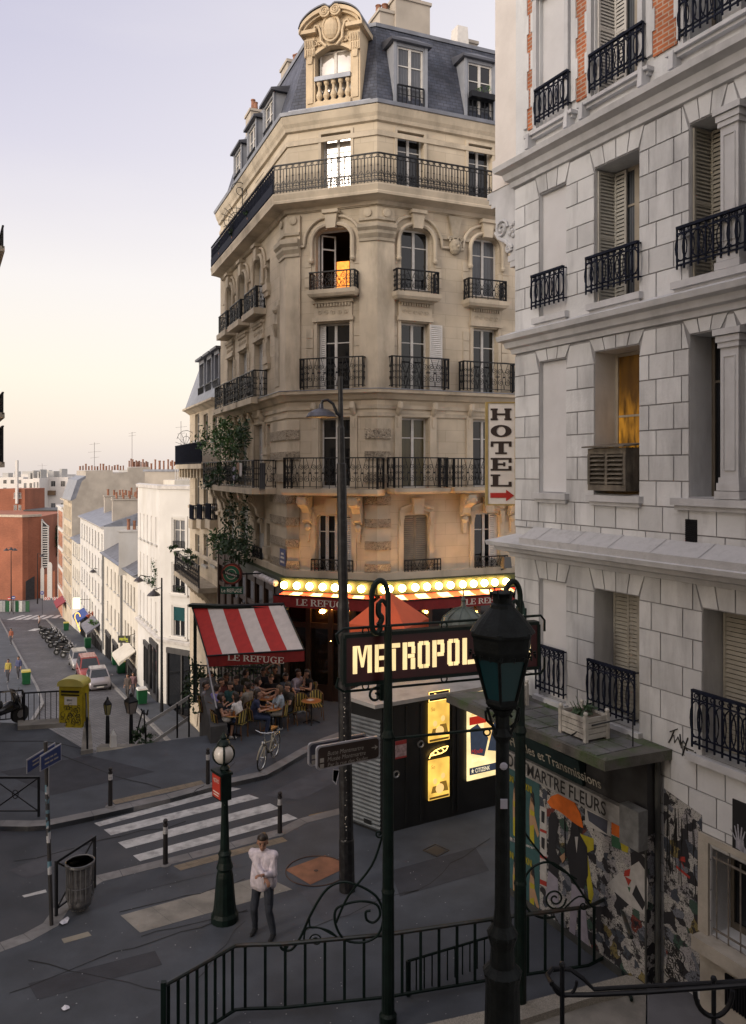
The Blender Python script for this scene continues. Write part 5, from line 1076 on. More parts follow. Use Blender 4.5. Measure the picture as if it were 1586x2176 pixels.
f4=Fr(P(86,HY,Yb+.5).xy,(1,.1));b=MB();za=H-225/F*Yb;b.prism(f4,[(0,-15),(2.5,-15),(2.5,za+.9),(0,za)],-2,0);obj('low_wing',b,RED_BRICK,t)
b=MB()
for u,zt_,hw in((.35,-9.2,.3),(1.6,-8.5,.42)):b.prism(f4,[(u-hw,-14.4),(u+hw,-14.4),(u+hw,zt_)]+[(u+hw*math.cos(a),zt_+hw*1.5*math.sin(a))for a in[math.pi*i/8 for i in range(1,8)]]+[(u-hw,zt_)],.01,.05)
obj('arched_opening',b,WOOD_W,t)
t2,fr,L_,z1=block('red_brick_tower','orange brick rounded tower with a white fin above the rotunda','building',-10,53,165,1039,RED_BRICK,10);b=MB();u=L_*.72;b.box(fr,u,u+.45,.01,.6,H-70/F*165,H+22/F*165);obj('white_fin',b,WOOD_W,t2)
wall_windows(t2,fr,[(L_*q,L_*q+.55,H-y/F*165,H-(y-11)/F*165)for y in(58,84)for q in(.64,.79)],WOOD_W,d=.02)
t2,fr,L_,z1=block('red_brick_wing','flat topped orange brick wing with white framed windows behind the rotunda','building',52,126,158,1086,RED_BRICK,10);b=MB();b.box(fr,-.1,L_+.1,-10,.2,z1,z1+.25);obj('coping',b,DARK,t2)
wall_windows(t2,fr,[(L_*.8,L_*.8+1.0,H-y/F*158,H-(y-10)/F*158)for y in(104,128)]+[(L_*.5,L_*.5+1,H-104/F*158,H-95/F*158)],WOOD_W,d=.02)
rr=random.Random(3)
for i,(x0,x1,Y,py,lab)in enumerate(((48,72,205,1018,'white flat block with brown stair shaft behind the brick tower'),(70,84,204,1016,'slim white lift tower with open balconies on the skyline'),(83,145,210,1014,'wide bright white apartment block on the skyline'),(-12,50,300,1014,'hazy pale blocks low on the skyline at the left edge'),(20,140,420,1008,'long faint pale block on the horizon'),(225,345,330,1006,'faint pale roof line behind the grey gable'))):
 t2,fr,L_,z1=block('white_apartment_block',lab,'apartment block',x0,x1,Y,py,mat('bright_white_render',(.70,.66,.62),.8,var=.05),14)
 if i<4:
  n=max(2,round(L_/2.6));ws=[(L_*(k+.25)/n,L_*(k+.7)/n,z1-2.4-2.9*j,z1-1-2.9*j)for k in range(n)for j in range(4)if rr.random()>.2];wall_windows(t2,fr,ws,FRAME_F,d=.02,sill=False)
 b=MB();b.box(fr,L_*.2,L_*.4,-6,-2,z1,z1+1.6);b.box(fr,L_*.6,L_*.68,-6,-2,z1,z1+2.2);obj('roof_box',b,FRAME_F,t2)
 if i==2:b=MB();b.box(fr,L_*.33,L_*.58,.01,.9,z1-4.7,z1-3.5);obj('balcony',b,mat('brown_balcony',(.16,.10,.055),.7),t2)
def tree(name,label,c,h,r,n,m=LEAF_D):
 t=thing(name,label,'tree',c);b=MB();b.tube([Vector(c),Vector(c)+Vector((.1,0,h*.45)),Vector(c)+Vector((0,.2,h*.8))],[r*.12,r*.09,r*.04],7)
 for i in range(5):a=i*1.26;b.tube([Vector(c)+Vector((0,0,h*.4)),Vector(c)+Vector((r*.6*math.cos(a),r*.6*math.sin(a),h*.7))],[r*.06,r*.02],5)
 obj('trunk',b,mat('bark',(.07,.05,.035),.9),t);l=MB()
 for _ in range(9):foliage(l,(c[0]+random.gauss(0,r*.4),c[1]+random.gauss(0,r*.4),c[2]+h*random.uniform(.45,.95)),r*.5,r*.5,h*.17,n//9,r*.09)
 obj('crown',l,m,t)
c=P(113,1255,150);tree('street_tree','dark green leafy tree between the rotunda and the brick front',(c.x,c.y,-14.5),13,2.6,2600)
c=P(100,1255,158);tree('street_tree','second dark tree half hidden behind the stair window',(c.x,c.y,-14.5),11,2.2,1500)
def antenna(label,px,py0,py1,Y,arms):
 t=P(px,py1,Y);b=MB();b.tube([P(px,py0,Y),t],.035,5)
 for dz,w_ in arms:b.tube([t+Vector((-w_,0,-dz)),t+Vector((w_,.2,-dz+.15))],.022,4)
 solo('roof_antenna',b,mat('antenna_metal',(.2,.19,.19),.5),label,'antenna','antennas on the roofs',base=P(px,py0,Y))
antenna('slender antenna mast with two cross arms above the grey gable',201,995,940,112,[(.3,.7),(1.4,.9),(2.2,.6)]);antenna('tallest antenna mast standing between the gable and the party wall',281,1040,918,116,[(.2,.5),(.6,.5)]);antenna('thin antenna mast close to the dark balcony',385,990,895,100,[(.8,.7),(1.6,.5)]);antenna('small aerial on the white skyline blocks',90,1014,985,205,[(.6,1.2),(1.5,.9)])
# ------------------------------------------------------------------ next building along the street, beyond the stone corner building
nb=thing('neighbour_stone_building','cream stone building with grey dormers and dark balcony next along the side street','building',FL.p(LEND,0,-6));u0,u1=LEND+.04,20.6;zt=FL.z(440,858)
nw=[(FL.u(px+6),FL.u(px-3),FL.z(px,y1),FL.z(px,y0))for px in(418,436,455)for y0,y1 in((880,936),(1010,1076),(1135,1200))]
nw=[(min(a,b),max(a,b),z0,z1)for a,b,z0,z1 in nw]
w=MB();w.holes(FL,u0,u1,-9,zt,nw,depth=.25);q=[FL.p(u1,0,0),FL.p(u1,-9,0),FL.p(u0,-9,0)]
for a,b in zip(q,q[1:]):w.poly([(a.x,a.y,-9),(b.x,b.y,-9),(b.x,b.y,zt),(a.x,a.y,zt)])
obj('wall',w,LIMEJ,nb);wall_windows(nb,FL,nw,FRAME_F,d=-.2)
fp=[FL.p(u1,0,0).xy,FL.p(u0,0,0).xy]
b=MB();b.sweep(fp,[(.002,zt-.3),(.3,zt-.1),(.45,zt-.05),(.45,zt+.05),(.002,zt+.05)],closed_prof=True)
for y in(1085,1185):b.sweep(fp,[(.002,FL.z(430,y)),(.12,FL.z(430,y)),(.12,FL.z(430,y)+.15),(.002,FL.z(430,y)+.2)],closed_prof=True)
obj('cornice',b,LIME,nb)
b=MB();b.sweep(fp,[(.3,zt+.06),(-.6,zt+2.6),(-3,zt+3.1)]);obj('mansard_roof',b,ZINC,nb)
for px in(430,446,462):
 a0,a1=FL.u(px+6),FL.u(px-5);a0,a1=min(a0,a1),max(a0,a1);b=MB()
 for x in(a0,a1-.12):b.box(FL,x,x+.12,-1.2,.05,zt+.1,zt+2.5)
 b.box(FL,a0,a1,-1.2,.05,zt+2.3,zt+2.5);o=obj('dormer',b,MT['grey_dormer_paint'],nb);b=MB();b.box(FL,a0-.15,a1+.15,-1.6,.25,zt+2.5,zt+2.62);obj('dormer_roof',b,MT['dark_zinc'],o);wall_windows(o,FL,[(a0+.12,a1-.12,zt+.3,zt+2.3)],WOOD_W,d=-.15,rails='all')if 0 else None
 g=MB();g.poly([FL.p(a0,-.1,zt+.1),FL.p(a1,-.1,zt+.1),FL.p(a1,-.1,zt+2.4),FL.p(a0,-.1,zt+2.4)]);obj('pane',g,PANE_C,o);r=MB();rail(r,FL.p(a0,.1,0).xy,FL.p(a1,.1,0).xy,zt+.1,.9,'bars',sp=.2);obj('dormer_railing',r,IRON,o)
zb_=FL.z(420,986,.6);b=MB();b.box(FL,u0+.3,u1-.3,.0,.9,zb_-.25,zb_);
for i in range(9):b.box(FL,u0+.6+i*.95,u0+.85+i*.95,.0,.7,zb_-.75,zb_-.25)
o=obj('balcony',b,LIME,nb);r=MB();r.box(FL,u0+.3,u1-.3,.84,.88,zb_+.1,zb_+1.0);f5=[FL.p(u1-.3,.02,0).xy,FL.p(u1-.3,.9,0).xy,FL.p(u0+.3,.9,0).xy];rail_path(r,f5,zb_,1.1,style='bars',sp=.14);obj('balcony_railing',r,IRON_B,o)
b=MB();f5=Fr(FL.p(u1-.9,.0,0).xy,FL.N.xy)
for a in range(8):t_=-.6+a*.45;b.tube([f5.p(.4,0,zb_+1.1),f5.p(.4+.62*math.cos(t_),0,zb_+1.1+.75*math.sin(t_))],.014,4)
b.tube([f5.p(x,0,z)for x,z in spiral((.3,zb_+1.5),.6,1.5)],.016,4);obj('balcony_divider',b,IRON,o)
for px in(418,436,455):
 r=MB();a0=FL.u(px+2);rail_path(r,[FL.p(a0-.6,.02,0).xy,FL.p(a0-.6,.35,0).xy,FL.p(a0+.6,.35,0).xy][::-1],FL.z(px,1102),.8,style='bars',sp=.11);r.box(FL,a0-.6,a0+.6,.30,.33,FL.z(px,1102),FL.z(px,1102)+.8);obj('window_guard',r,IRON_B,nb);b=MB();b.box(FL,a0-.65,a0+.65,0,.4,FL.z(px,1122),FL.z(px,1103));obj('balcony',b,LIME,nb)
zc_=FL.z(420,1243,.8);b=MB();b.box(FL,u0+.5,u1-.4,.0,1.0,zc_-.25,zc_)
for i in range(7):b.prism(Fr(FL.p(u0+1+i*1.1,0,0).xy,FL.N.xy),[(0,zc_-.25),(.8,zc_-.25),(.5,zc_-.6),(.1,zc_-1.2),(0,zc_-1.2)],-.12,.12)
o=obj('balcony',b,LIME_D,nb);r=MB();rail_path(r,[FL.p(u1-.4,.05,0).xy,FL.p(u1-.4,.95,0).xy,FL.p(u0+.5,.95,0).xy],zc_,1.15,style='scroll');obj('balcony_railing',r,IRON,o)
for px in(408,428,444):b=MB();c=FL.p(FL.u(px),.9,zc_+1.0);b.lathe(c,[(.12,-.1),(.18,.15)],8);foliage(b,c+Vector((0,0,.35)),.35,.35,.25,70,.09);obj('planter_leaves',b,LEAF_D,o)
for k,(px,py,rx,rz,n,m)in enumerate(((462,945,.9,1.0,900,LEAF),(478,925,.7,.9,500,LEAF),(505,940,.45,1.4,420,LEAF_D),(470,1005,.8,.5,420,LEAF_D),(448,1030,.5,.35,200,LEAF_D),(482,1110,.35,1.3,300,LEAF_D),(512,1120,.3,1.2,260,LEAF_D),(490,1160,1.0,.9,800,LEAF_D),(468,1160,.6,.6,420,LEAF))):
 a=FL.u(px+6,.9);b=MB();c=FL.p(a,.9,FL.z(px+6,py,.9));foliage(b,c,rx,rx*.8,rz,n,.075)
 if k in(0,7):b.tube([c-Vector((0,0,rz*1.1)),c,c+Vector((.1,.1,rz*.8))],.025,5)
 solo('climbing_plant',b,m,('bright green bush at the end of the second floor balcony','tall leafy shoot behind the bright balcony bush','dark climber on the trellis beside the shutters','dark leaves spilling over the balcony rail','trailing plant hanging off the far balcony corner','vine hanging below the scrolled brackets, farther strand','vine hanging below the scrolled brackets, nearer strand','large dark creeper above the round bar sign','lighter green creeper left of the dark one above the bar sign')[k],'plant','plants on the side balconies',base=c)
for k,(px,col,h_,lab)in enumerate(((500,(.30,.29,.38),.75,'pale lilac cloth hung over the balcony rail'),(508,(.40,.26,.19),.5,'flesh pink cloth hung over the balcony rail'),(514,(.5,.48,.48),.6,'white cloth hung over the balcony rail'),(560,(.012,.012,.015),1.15,'black covered shape hanging at the near end of the balcony'))):
 a=FL.u(px,1.0);z=FL.z(px,982,1.0);b=MB();w_=.2 if k<3 else.42
 for i in range(6):b.add([FL.p(a-w_+w_*i/3,1.03+.03*(i%2),z-.03),FL.p(a-w_+w_*(i+1)/3,1.03+.03*((i+1)%2),z-.03),FL.p(a-w_+w_*(i+1)/3,1.05,z-h_*(.8+.2*(i%2))),FL.p(a-w_+w_*i/3,1.05,z-h_*(.8+.2*((i+1)%2)))],[[0,1,2,3]])
 solo('hung_cloth',b,mat('cloth_%d'%k,col,.9),lab,'laundry',base=FL.p(a,1.03,z))
# ------------------------------------------------------------------ the building that closes the square on the left, only its balconies enter the picture
lb=thing('square_side_building','dark stone apartment building at the left edge, only its balcony ends showing','building',(-12.3,24,0));LF=Fr((-12.35,23.5),(-.475,.88),(.88,.475));LF2=Fr((-12.35,23.5),(-.34,-.94),(.94,-.34))
ww=[(1+2.6*i,2.1+2.6*i,z,z+2.1)for i in range(5)for z in(4.2,7.6,11,14.4)]
w=MB();w.holes(LF,0,14,-8,22,ww,depth=.25);w.holes(LF2,0,22,-1,22,[(1.2+3*i,2.3+3*i,z,z+2.1)for i in range(6)for z in(4.2,7.6,11,14.4)],depth=.25)
for q in([LF.p(14,0,0),LF.p(14,-10,0)],[LF2.p(22,0,0),LF2.p(22,-10,0)]):w.poly([(q[0].x,q[0].y,-3),(q[1].x,q[1].y,-3),(q[1].x,q[1].y,22),(q[0].x,q[0].y,22)])
w.poly([(p.x,p.y,22)for p in(LF.p(14,0,0),LF.p(0,0,0),LF2.p(22,0,0),LF2.p(22,-10,0),LF.p(14,-10,0))]);obj('wall',w,LIMEJ,lb);wall_windows(lb,LF,ww,FRAME_F,d=-.2)
wall_windows(lb,LF2,[(1.2+3*i,2.3+3*i,z,z+2.1)for i in range(6)for z in(4.2,7.6,11,14.4)],FRAME_F,d=-.2)
for py0,py1 in((480,526),(905,985),(845,880)):
 Yq=25.5;zb_,z1=H-(py1-HY)/F*Yq,H-(py0-HY)/F*Yq;b=MB();q=P(9,HY,Yq);f5=Fr(q.xy+LF.U.xy*3+LF.N.xy*.02,LF.U.xy,LF.N.xy)
 b.box(f5,-3,1.2,-.8,0,zb_-.12,zb_+.05);b.prism(Fr(f5.p(-1.4,-.8,0).xy,f5.N.xy),[(0,zb_-.12),(.6,zb_-.12),(0,zb_-.7)],-.15,.15);o=obj('balcony',b,LIME_D,lb);r=MB();rail_path(r,[f5.p(-3,-.05,0).xy,f5.p(1.2,-.05,0).xy,f5.p(1.2,-.8,0).xy],zb_,max(.7,z1-zb_),style='scroll');obj('balcony_railing',r,IRON,o)
# ------------------------------------------------------------------ people
SKIN=mat('skin_light',(.42,.23,.155),.6,var=.12,scale=8);SKIN_D=mat('skin_tan',(.27,.135,.085),.6,var=.12,scale=8)
HAIR=mat('dark_brown_hair',(.022,.013,.009),.5,var=.4,scale=30);HAIR_L=mat('light_brown_hair',(.09,.05,.025),.5,var=.4,scale=30)
def caps(mb,p,q,r1,r2,n=10):
 p,q=Vector(p),Vector(q);d=q-p;L_=d.length
 if L_<1e-5:mb.ball(p,r1,n);return
 rot=d.to_track_quat('Z','Y');prof=[]
 for i in range(5):a=-math.pi/2+math.pi/2*i/4;prof.append((r1*math.cos(a),r1*math.sin(a)))
 for i in range(5):a=math.pi/2*i/4;prof.append((r2*math.cos(a),L_+r2*math.sin(a)))
 prof[0]=(1e-4,prof[0][1]);prof[-1]=(1e-4,prof[-1][1])
 t=MB();t.lathe((0,0,0),prof,n);mb.add([rot@v+p for v in t.v],t.f)
from mathutils import noise
def skinned(name,mb,m,parent,vox=.014,smooth=4,label=None,folds=0):
 """one continuous surface grown over overlapping limbs"""
 me=bpy.data.meshes.new(name);me.from_pydata(mb.v,[],mb.f);ob=bpy.data.objects.new(name,me);C.objects.link(ob)
 md=ob.modifiers.new('r','REMESH');md.mode='VOXEL';md.voxel_size=vox
 ms=ob.modifiers.new('s','SMOOTH');ms.iterations=smooth;ms.factor=.5
 bpy.context.view_layer.update();m2=bpy.data.meshes.new_from_object(ob.evaluated_get(bpy.context.evaluated_depsgraph_get()));bpy.data.objects.remove(ob);bpy.data.meshes.remove(me)
 if folds:
  for v in m2.vertices:
   q=v.co;v.co=q+v.normal*folds*(noise.noise(Vector((q.x*9,q.y*9,q.z*5)))+.35*noise.noise(Vector((q.x*20,q.y*20,q.z*8))))
 m2.transform(Matrix.Translation(-WL[parent.name]));m2.name=name;m2.materials.clear();m2.materials.append(m);m2.polygons.foreach_set('use_smooth',[True]*len(m2.polygons));o=bpy.data.objects.new(name,m2);C.objects.link(o);o.parent=parent;WL[o.name]=WL[parent.name];return o
def ik(S,T,a,b,pole):
 S,T,pole=Vector(S),Vector(T),Vector(pole);d=T-S;L_=min(d.length,a+b-.01);d.normalize();T=S+d*L_
 x=(a*a-b*b+L_*L_)/(2*L_);h=math.sqrt(max(0,a*a-x*x));p=(pole-d*pole.dot(d)).normalized();return S+d*x+p*h,T
def hand(mb,w,e,curl=.6,side=1,k=1.0):
 """palm, four unequal curled fingers and a thumb from the side of the palm"""
 f=(Vector(w)-Vector(e)).normalized();up=Vector((0,0,1))if abs(f.z)<.85 else Vector((0,1,0));s=f.cross(up).normalized()*side;n=s.cross(f).normalized()*side
 c=Vector(w)+f*.045*k;
 for q in(-.022,.0,.022):caps(mb,Vector(w)+s*q*k,c+s*q*1.1*k+f*.035*k,.014*k,.013*k,8)
 for i,(o,l)in enumerate(((-.03,.062),(-.010,.074),(.011,.07),(.030,.054))):
  b=c+s*o*k+f*.038*k;m1=b+(f*math.cos(curl*.6)-n*math.sin(curl*.6))*l*.5*k;t=m1+(f*math.cos(curl*1.5)-n*math.sin(curl*1.5))*l*.5*k
  caps(mb,b,m1,.0095*k,.009*k,6);caps(mb,m1,t,.009*k,.008*k,6)
 b=Vector(w)+f*.02*k-s*.028*k;t1=b+(f*.6-s*.7-n*.2).normalized()*.035*k;caps(mb,b,t1,.012*k,.010*k,6);caps(mb,t1,t1+(f*.9-s*.2-n*.4).normalized()*.03*k,.010*k,.009*k,6)
def person(label,loc,rz,sit=True,lean=0,hands=None,look=0,top=(.3,.3,.3),bottom=(.03,.03,.04),shoes=(.3,.3,.3),skin=None,hair='short',hairm=None,sleeve=.5,short_trousers=False,seat=.46,female=False,vox=.015,group=None,feet=None,k=1.0,arms_up=False,name='person',legs_apart=.1,collar=False,loose=.014,fold=0):
 skin=skin or SKIN;hairm=hairm or HAIR;t=thing('person',label,'person',loc,group);org=Vector(loc);rot=Matrix.Rotation(rz,3,'Z')
 W=lambda v:org+rot@(Vector(v)*k)
 hipz=seat+.10 if sit else.94;hw=.10;sw=.165 if female else.19
 hip=Vector((0,0,hipz));ch=hip+Vector((0,math.sin(lean)*.5,math.cos(lean)*.5));nk=ch+Vector((0,math.sin(lean)*.06+.01,.07));hd=nk+Vector((0,.025+math.sin(lean)*.05,.125))
 S=[ch+Vector((s*sw,0,-.03))for s in(-1,1)];hp=[hip+Vector((s*hw,0,0))for s in(-1,1)]
 if sit:
  fz=feet or[(-.12,.42,.07),(.12,.38,.07)];kn=[ik(hp[i],fz[i],.45,.44,(0,.6,1))[0]for i in(0,1)];an=[Vector(f)for f in fz]
 else:
  fz=feet or[(-legs_apart,.0,.08),(legs_apart,.02,.08)];kn=[];an=[]
  for i in(0,1):a,b=ik(hp[i],fz[i],.45,.44,(0,1,0));kn.append(a);an.append(Vector(fz[i]))
 hands=hands or[(-.18,.34,hipz+.22),(.18,.34,hipz+.22)];el=[];wr=[]
 for i in(0,1):
  a,b=ik(S[i],hands[i],.29,.25,(-.5 if i==0 else.5,-.5,-.8)if not arms_up else((-1 if i==0 else 1),.1,.3));el.append(a);wr.append(b)
 b=MB();C_=lambda p,q,r1,r2,mb=None:caps(b if mb is None else mb,W(p),W(q),r1*k,r2*k)
 def torso(mb,g):
  for s in(-1,1):C_(hip+Vector((s*.06,0,.02)),hip+Vector((s*.05,.005,.22)),.105+g,.098+g,mb);C_(hip+Vector((s*.05,.0,.22))*1,ch+Vector((s*.085,.0,-.1)),.10+g,.105+g,mb)
  for s,q in zip((-1,1),S):C_(ch+Vector((0,0,-.03)),q,.085+g,.062+g,mb)
 torso(b,0);C_(ch,nk+Vector((0,0,.03)),.058,.05)
 for i in(0,1):
  C_(S[i],el[i],.05,.041);C_(el[i],wr[i],.041,.027);hb=MB();hand(b,W(wr[i]),W(el[i]),.7,1 if i==0 else-1,k)
  C_(hp[i],kn[i],.085,.058);C_(kn[i],an[i],.055,.036);C_(an[i]+Vector((0,-.03,-.03)),an[i]+Vector((0,.14,-.045)),.035,.03)
 lk=Matrix.Rotation(look,3,'Z');hv=lambda x,y,z:hd+lk@Vector((x,y,z))
 for p,r in(((0,-.015,.045),.098),((0,.01,.02),.09),((0,.035,-.06),.058),((0,.045,-.09),.040)):b.ball(W(hv(*p)),r*k,12)
 C_(hv(0,.095,.005),hv(0,.118,-.032),.012,.018);C_(hv(-.02,.088,-.066),hv(.02,.088,-.066),.011,.011);
 for s in(-1,1):b.ball(W(hv(s*.094,-.005,-.01)),.026*k,8,sx=.5);
 skinned('body',b,skin,t,vox,3)
 e=MB()
 for s in(-1,1):e.ball(W(hv(s*.034,.088,.012)),.0125*k,6)
 C_(hv(-.052,.09,.036),hv(-.016,.098,.038),.005,.005,e);C_(hv(.052,.09,.036),hv(.016,.098,.038),.005,.005,e);obj('eyes',e,HAIR,t,True)
 h=MB()
 for p,r in(((0,-.03,.06),.102),((0,.01,.085),.084),((0,-.06,.01),.085)):h.ball(W(hv(*p)),r*k,12)
 if hair=='long':
  for s in(-1,0,1):C_(hv(s*.065,-.05,.0),hv(s*.085,-.06,-.22),.05,.035,h)
 if hair=='bun':h.ball(W(hv(0,-.11,.11)),.055*k,10)
 if hair=='bob':
  for s in(-1,1):C_(hv(s*.075,-.03,.02),hv(s*.08,-.02,-.09),.045,.035,h)
 skinned('hair',h,hairm,t,vox,2)
 sh=MB();torso(sh,loose)
 for i in(0,1):
  if sleeve>0:C_(S[i],S[i].lerp(el[i],min(1,sleeve)),.052+loose*.8,.044+loose*.9,sh)
  if sleeve>1:C_(el[i],el[i].lerp(wr[i],sleeve-1),.053,.044,sh)
 if collar:C_(ch+Vector((0,0,.03)),nk+Vector((0,.0,-.0)),.068,.062,sh)
 cm=lambda n,c:mat('%s_%02d_%02d_%02d'%(n,*[int(v*99)for v in c]),c,.85,var=.18,scale=14,bump=.35,bscale=16)
 skinned('shirt',sh,cm('shirt_cloth',top),t,vox,5,folds=fold)
 tr=MB();
 for s in(-1,1):C_(hip+Vector((s*.055,0,0)),hip+Vector((s*.05,0,.1)),.122,.112,tr)
 for i in(0,1):
  C_(hp[i],kn[i],.098,.072,tr)
  if not short_trousers:C_(kn[i],an[i]+Vector((0,0,.02)),.07,.056,tr)
 skinned('trousers',tr,cm('trouser_cloth',bottom),t,vox,4,folds=fold*.6)
 for i in(0,1):
  s_=MB();C_(an[i]+Vector((0,-.04,-.035)),an[i]+Vector((0,.15,-.045)),.043,.036,s_);C_(an[i]+Vector((0,-.02,.0)),an[i]+Vector((0,.04,-.03)),.045,.045,s_);skinned('shoe',s_,cm('shoe_leather',shoes),t,vox,2)
 return t
c=G(560,1985);M_=person('man in loose white shirt and dark trousers standing with forearms raised on the square',(c.x,c.y,0),R(165),sit=False,hands=[(-.10,.30,1.20),(-.16,.27,1.12)],top=(.56,.50,.55),bottom=(.022,.026,.038),shoes=(.012,.012,.014),skin=SKIN_D,sleeve=1.75,vox=.0095,legs_apart=.17,feet=[(-.21,.06,.08),(.17,-.02,.08)],k=1.0,look=.35,collar=True,loose=.028,fold=.02)
b=MB();hem=Vector((c.x,c.y,.93));b.lathe(hem,[(.215,-.08),(.225,.0),(.215,.14),(.19,.3)],22,sx=1.05,sy=.78)
for i,v in enumerate(b.v):v.x+=.014*math.sin(i*2.3);v.y+=.014*math.cos(i*1.7);v.z+=.012*math.sin(i*1.1)
obj('shirt_tail',b,[o for o in M_.children if o.name.startswith('shirt')][0].data.materials[0],M_,True)
def at_street(px,py):
 lo_,hi=30.0,122.0
 for _ in range(40):
  Y=(lo_+hi)/2;yy=HY+(H-st_z(Y))/Y*F
  if yy>py:lo_=Y
  else:hi=Y
 return Vector(((px-CX)/F*Y,Y,st_z(Y)+.13))
for px,py,top,bot,lab in((40,1445,(.05,.06,.13),(.04,.04,.05),'walker in blue top on the left pavement of the lower street'),(18,1452,(.30,.24,.05),(.04,.04,.05),'walker in mustard top behind the left railing'),(24,1372,(.22,.07,.04),(.05,.05,.06),'distant walker in rust top high on the left pavement'),(272,1490,(.07,.055,.05),(.05,.045,.045),'walker in dark coat on the right pavement behind the stair lamp'),(284,1486,(.16,.09,.10),(.06,.05,.06),'walker in dusky pink beside the green bin')):
 c=at_street(px,py);person(lab,c,R(170),sit=False,top=top,bottom=bot,sleeve=1.5,vox=.03,hands=[(-.22,.05,.86),(.22,.12,.9)],feet=[(-.09,.18,.08),(.09,-.16,.1)],group='walkers on the lower street')
c=at_street(84,1336);c.z-=.13;person('far walker in pale top beside the row of motorbikes',c,R(100),sit=False,top=(.45,.38,.38),bottom=(.03,.03,.04),sleeve=.6,vox=.035,hands=[(-.22,.05,.86),(.22,.12,.9)],group='walkers on the lower street')
def gst(px,py,z=1.24):Y=(H-z)*F/(py-HY);return((px-CX)/F*Y,Y,0)
GG='guests on the cafe terrace'
guests=[(463,1484,-1.25,dict(top=(.012,.012,.015),bottom=(.015,.015,.018),shoes=(.5,.48,.45),hair='bob',sleeve=0,female=True,short_trousers=True,lean=.12,hands=[(-.12,.38,.76),(.14,.36,.76)]),'woman in sleeveless black holding a white bag, at the front left table'),(508,1482,1.2,dict(top=(.62,.60,.58),bottom=(.035,.06,.14),shoes=(.10,.10,.2),hair='long',sleeve=.35,female=True,lean=.15,hands=[(-.14,.4,.78),(.1,.42,.78)]),'woman in white t-shirt and jeans at the front left table'),(455,1466,-.7,dict(top=(.20,.18,.42),bottom=(.04,.045,.08),sleeve=.5,lean=.2),'guest in lilac shirt seen from behind at the left end'),(447,1436,-2.6,dict(top=(.5,.45,.46),bottom=(.03,.03,.04),hair='long',female=True,sleeve=.3),'woman in pale top at the far left of the back row'),(491,1459,2.8,dict(top=(.02,.07,.07),bottom=(.03,.03,.04),hair='long',female=True,sleeve=.4),'long haired woman in dark teal facing the street'),(482,1439,2.6,dict(top=(.05,.035,.03),bottom=(.03,.03,.03),hair='short',skin=SKIN_D),'guest in dark brown beside the teal woman in the back'),(521,1432,-.9,dict(top=(.055,.06,.04),bottom=(.03,.03,.04),sleeve=.6),'man in olive shirt turned away in the back row'),(547,1450,-1.3,dict(top=(.30,.25,.26),bottom=(.03,.03,.04),hair='bob',female=True,sleeve=.2,hands=[(-.05,.5,.98),(.12,.48,.95)]),'guest in pale top reaching a bare arm over the middle table'),(577,1443,2.9,dict(top=(.014,.014,.016),bottom=(.03,.03,.03),hairm=HAIR_L,sleeve=.5),'light haired man in black facing the street at the middle table'),(585,1424,3.0,dict(top=(.04,.035,.03),bottom=(.03,.03,.03),arms_up=True,hands=[(-.13,-.02,1.42),(.13,-.02,1.42)],sleeve=.2),'guest with both hands clasped behind the raised head'),(540,1475,-1.4,dict(top=(.016,.022,.06),bottom=(.02,.03,.07),hair='long',sleeve=.5,lean=.15,hands=[(-.1,.42,.8),(.12,.4,.78)]),'guest in navy blue with long dark hair before the middle table'),(598,1467,1.7,dict(top=(.32,.38,.44),bottom=(.55,.53,.50),shoes=(.25,.12,.07),hair='bob',hairm=HAIR_L,female=True,sleeve=1.4,lean=.05,hands=[(-.1,.38,.9),(.06,.16,1.1)]),'woman in light blue shirt and white trousers at the front middle table'),(630,1431,-2.2,dict(top=(.36,.31,.36),bottom=(.03,.03,.04),sleeve=1.7,lean=.1),'man in pale striped shirt at the rear right table'),(660,1431,2.2,dict(top=(.012,.012,.014),bottom=(.02,.02,.02),hair='long',hairm=HAIR,female=True,sleeve=0,lean=.15,hands=[(-.12,.36,.82),(.05,.2,1.1)]),'woman in black top with bare arms at the rear right table')]
guests+=[(503,1446,2.9,dict(top=(.03,.03,.035),bottom=(.03,.03,.03)),'man in charcoal top between the teal woman and the olive shirt'),(470,1450,-2.2,dict(top=(.10,.03,.03),bottom=(.03,.03,.03),hair='long',female=True),'woman in dark red behind the lilac shirt'),(560,1429,3.1,dict(top=(.02,.02,.03),bottom=(.03,.03,.03),skin=SKIN_D),'guest in near black in the shade left of the raised arms'),(607,1440,-2.6,dict(top=(.05,.06,.08),bottom=(.03,.03,.03),hair='bob',female=True),'woman in slate top between the light haired man and the striped shirt'),(527,1461,1.0,dict(top=(.22,.20,.17),bottom=(.03,.03,.04),hair='bun',female=True),'woman in beige with hair tied up behind the navy shirt'),(613,1461,2.4,dict(top=(.03,.025,.02),bottom=(.02,.02,.02)),'man in dark brown behind the woman in light blue'),(436,1458,-1.6,dict(top=(.16,.16,.18),bottom=(.03,.03,.03)),'guest in grey at the far left by the parapet')]
for px,py,rz,kw,lab in guests:
 kw.setdefault('hands',[(-.17,.40,.78),(.17,.38,.78)]);x,y,z=gst(px,py);person(lab,(x,y,0),rz,group=GG,vox=.016,**kw)
x,y,_=gst(463,1484);b=MB();b.ball((x+.28,y-.05,.62),.14,10,sx=1.1,sy=.8,sz=.8)
for v in b.v:v.z+=.02*math.sin(v.x*60)*math.cos(v.y*50)
solo('hand_bag',b,mat('white_bag',(.6,.58,.55),.8,bump=.5),'crumpled white bag on the lap of the woman in black','bag',smooth=True,base=(x+.28,y-.05,.52))
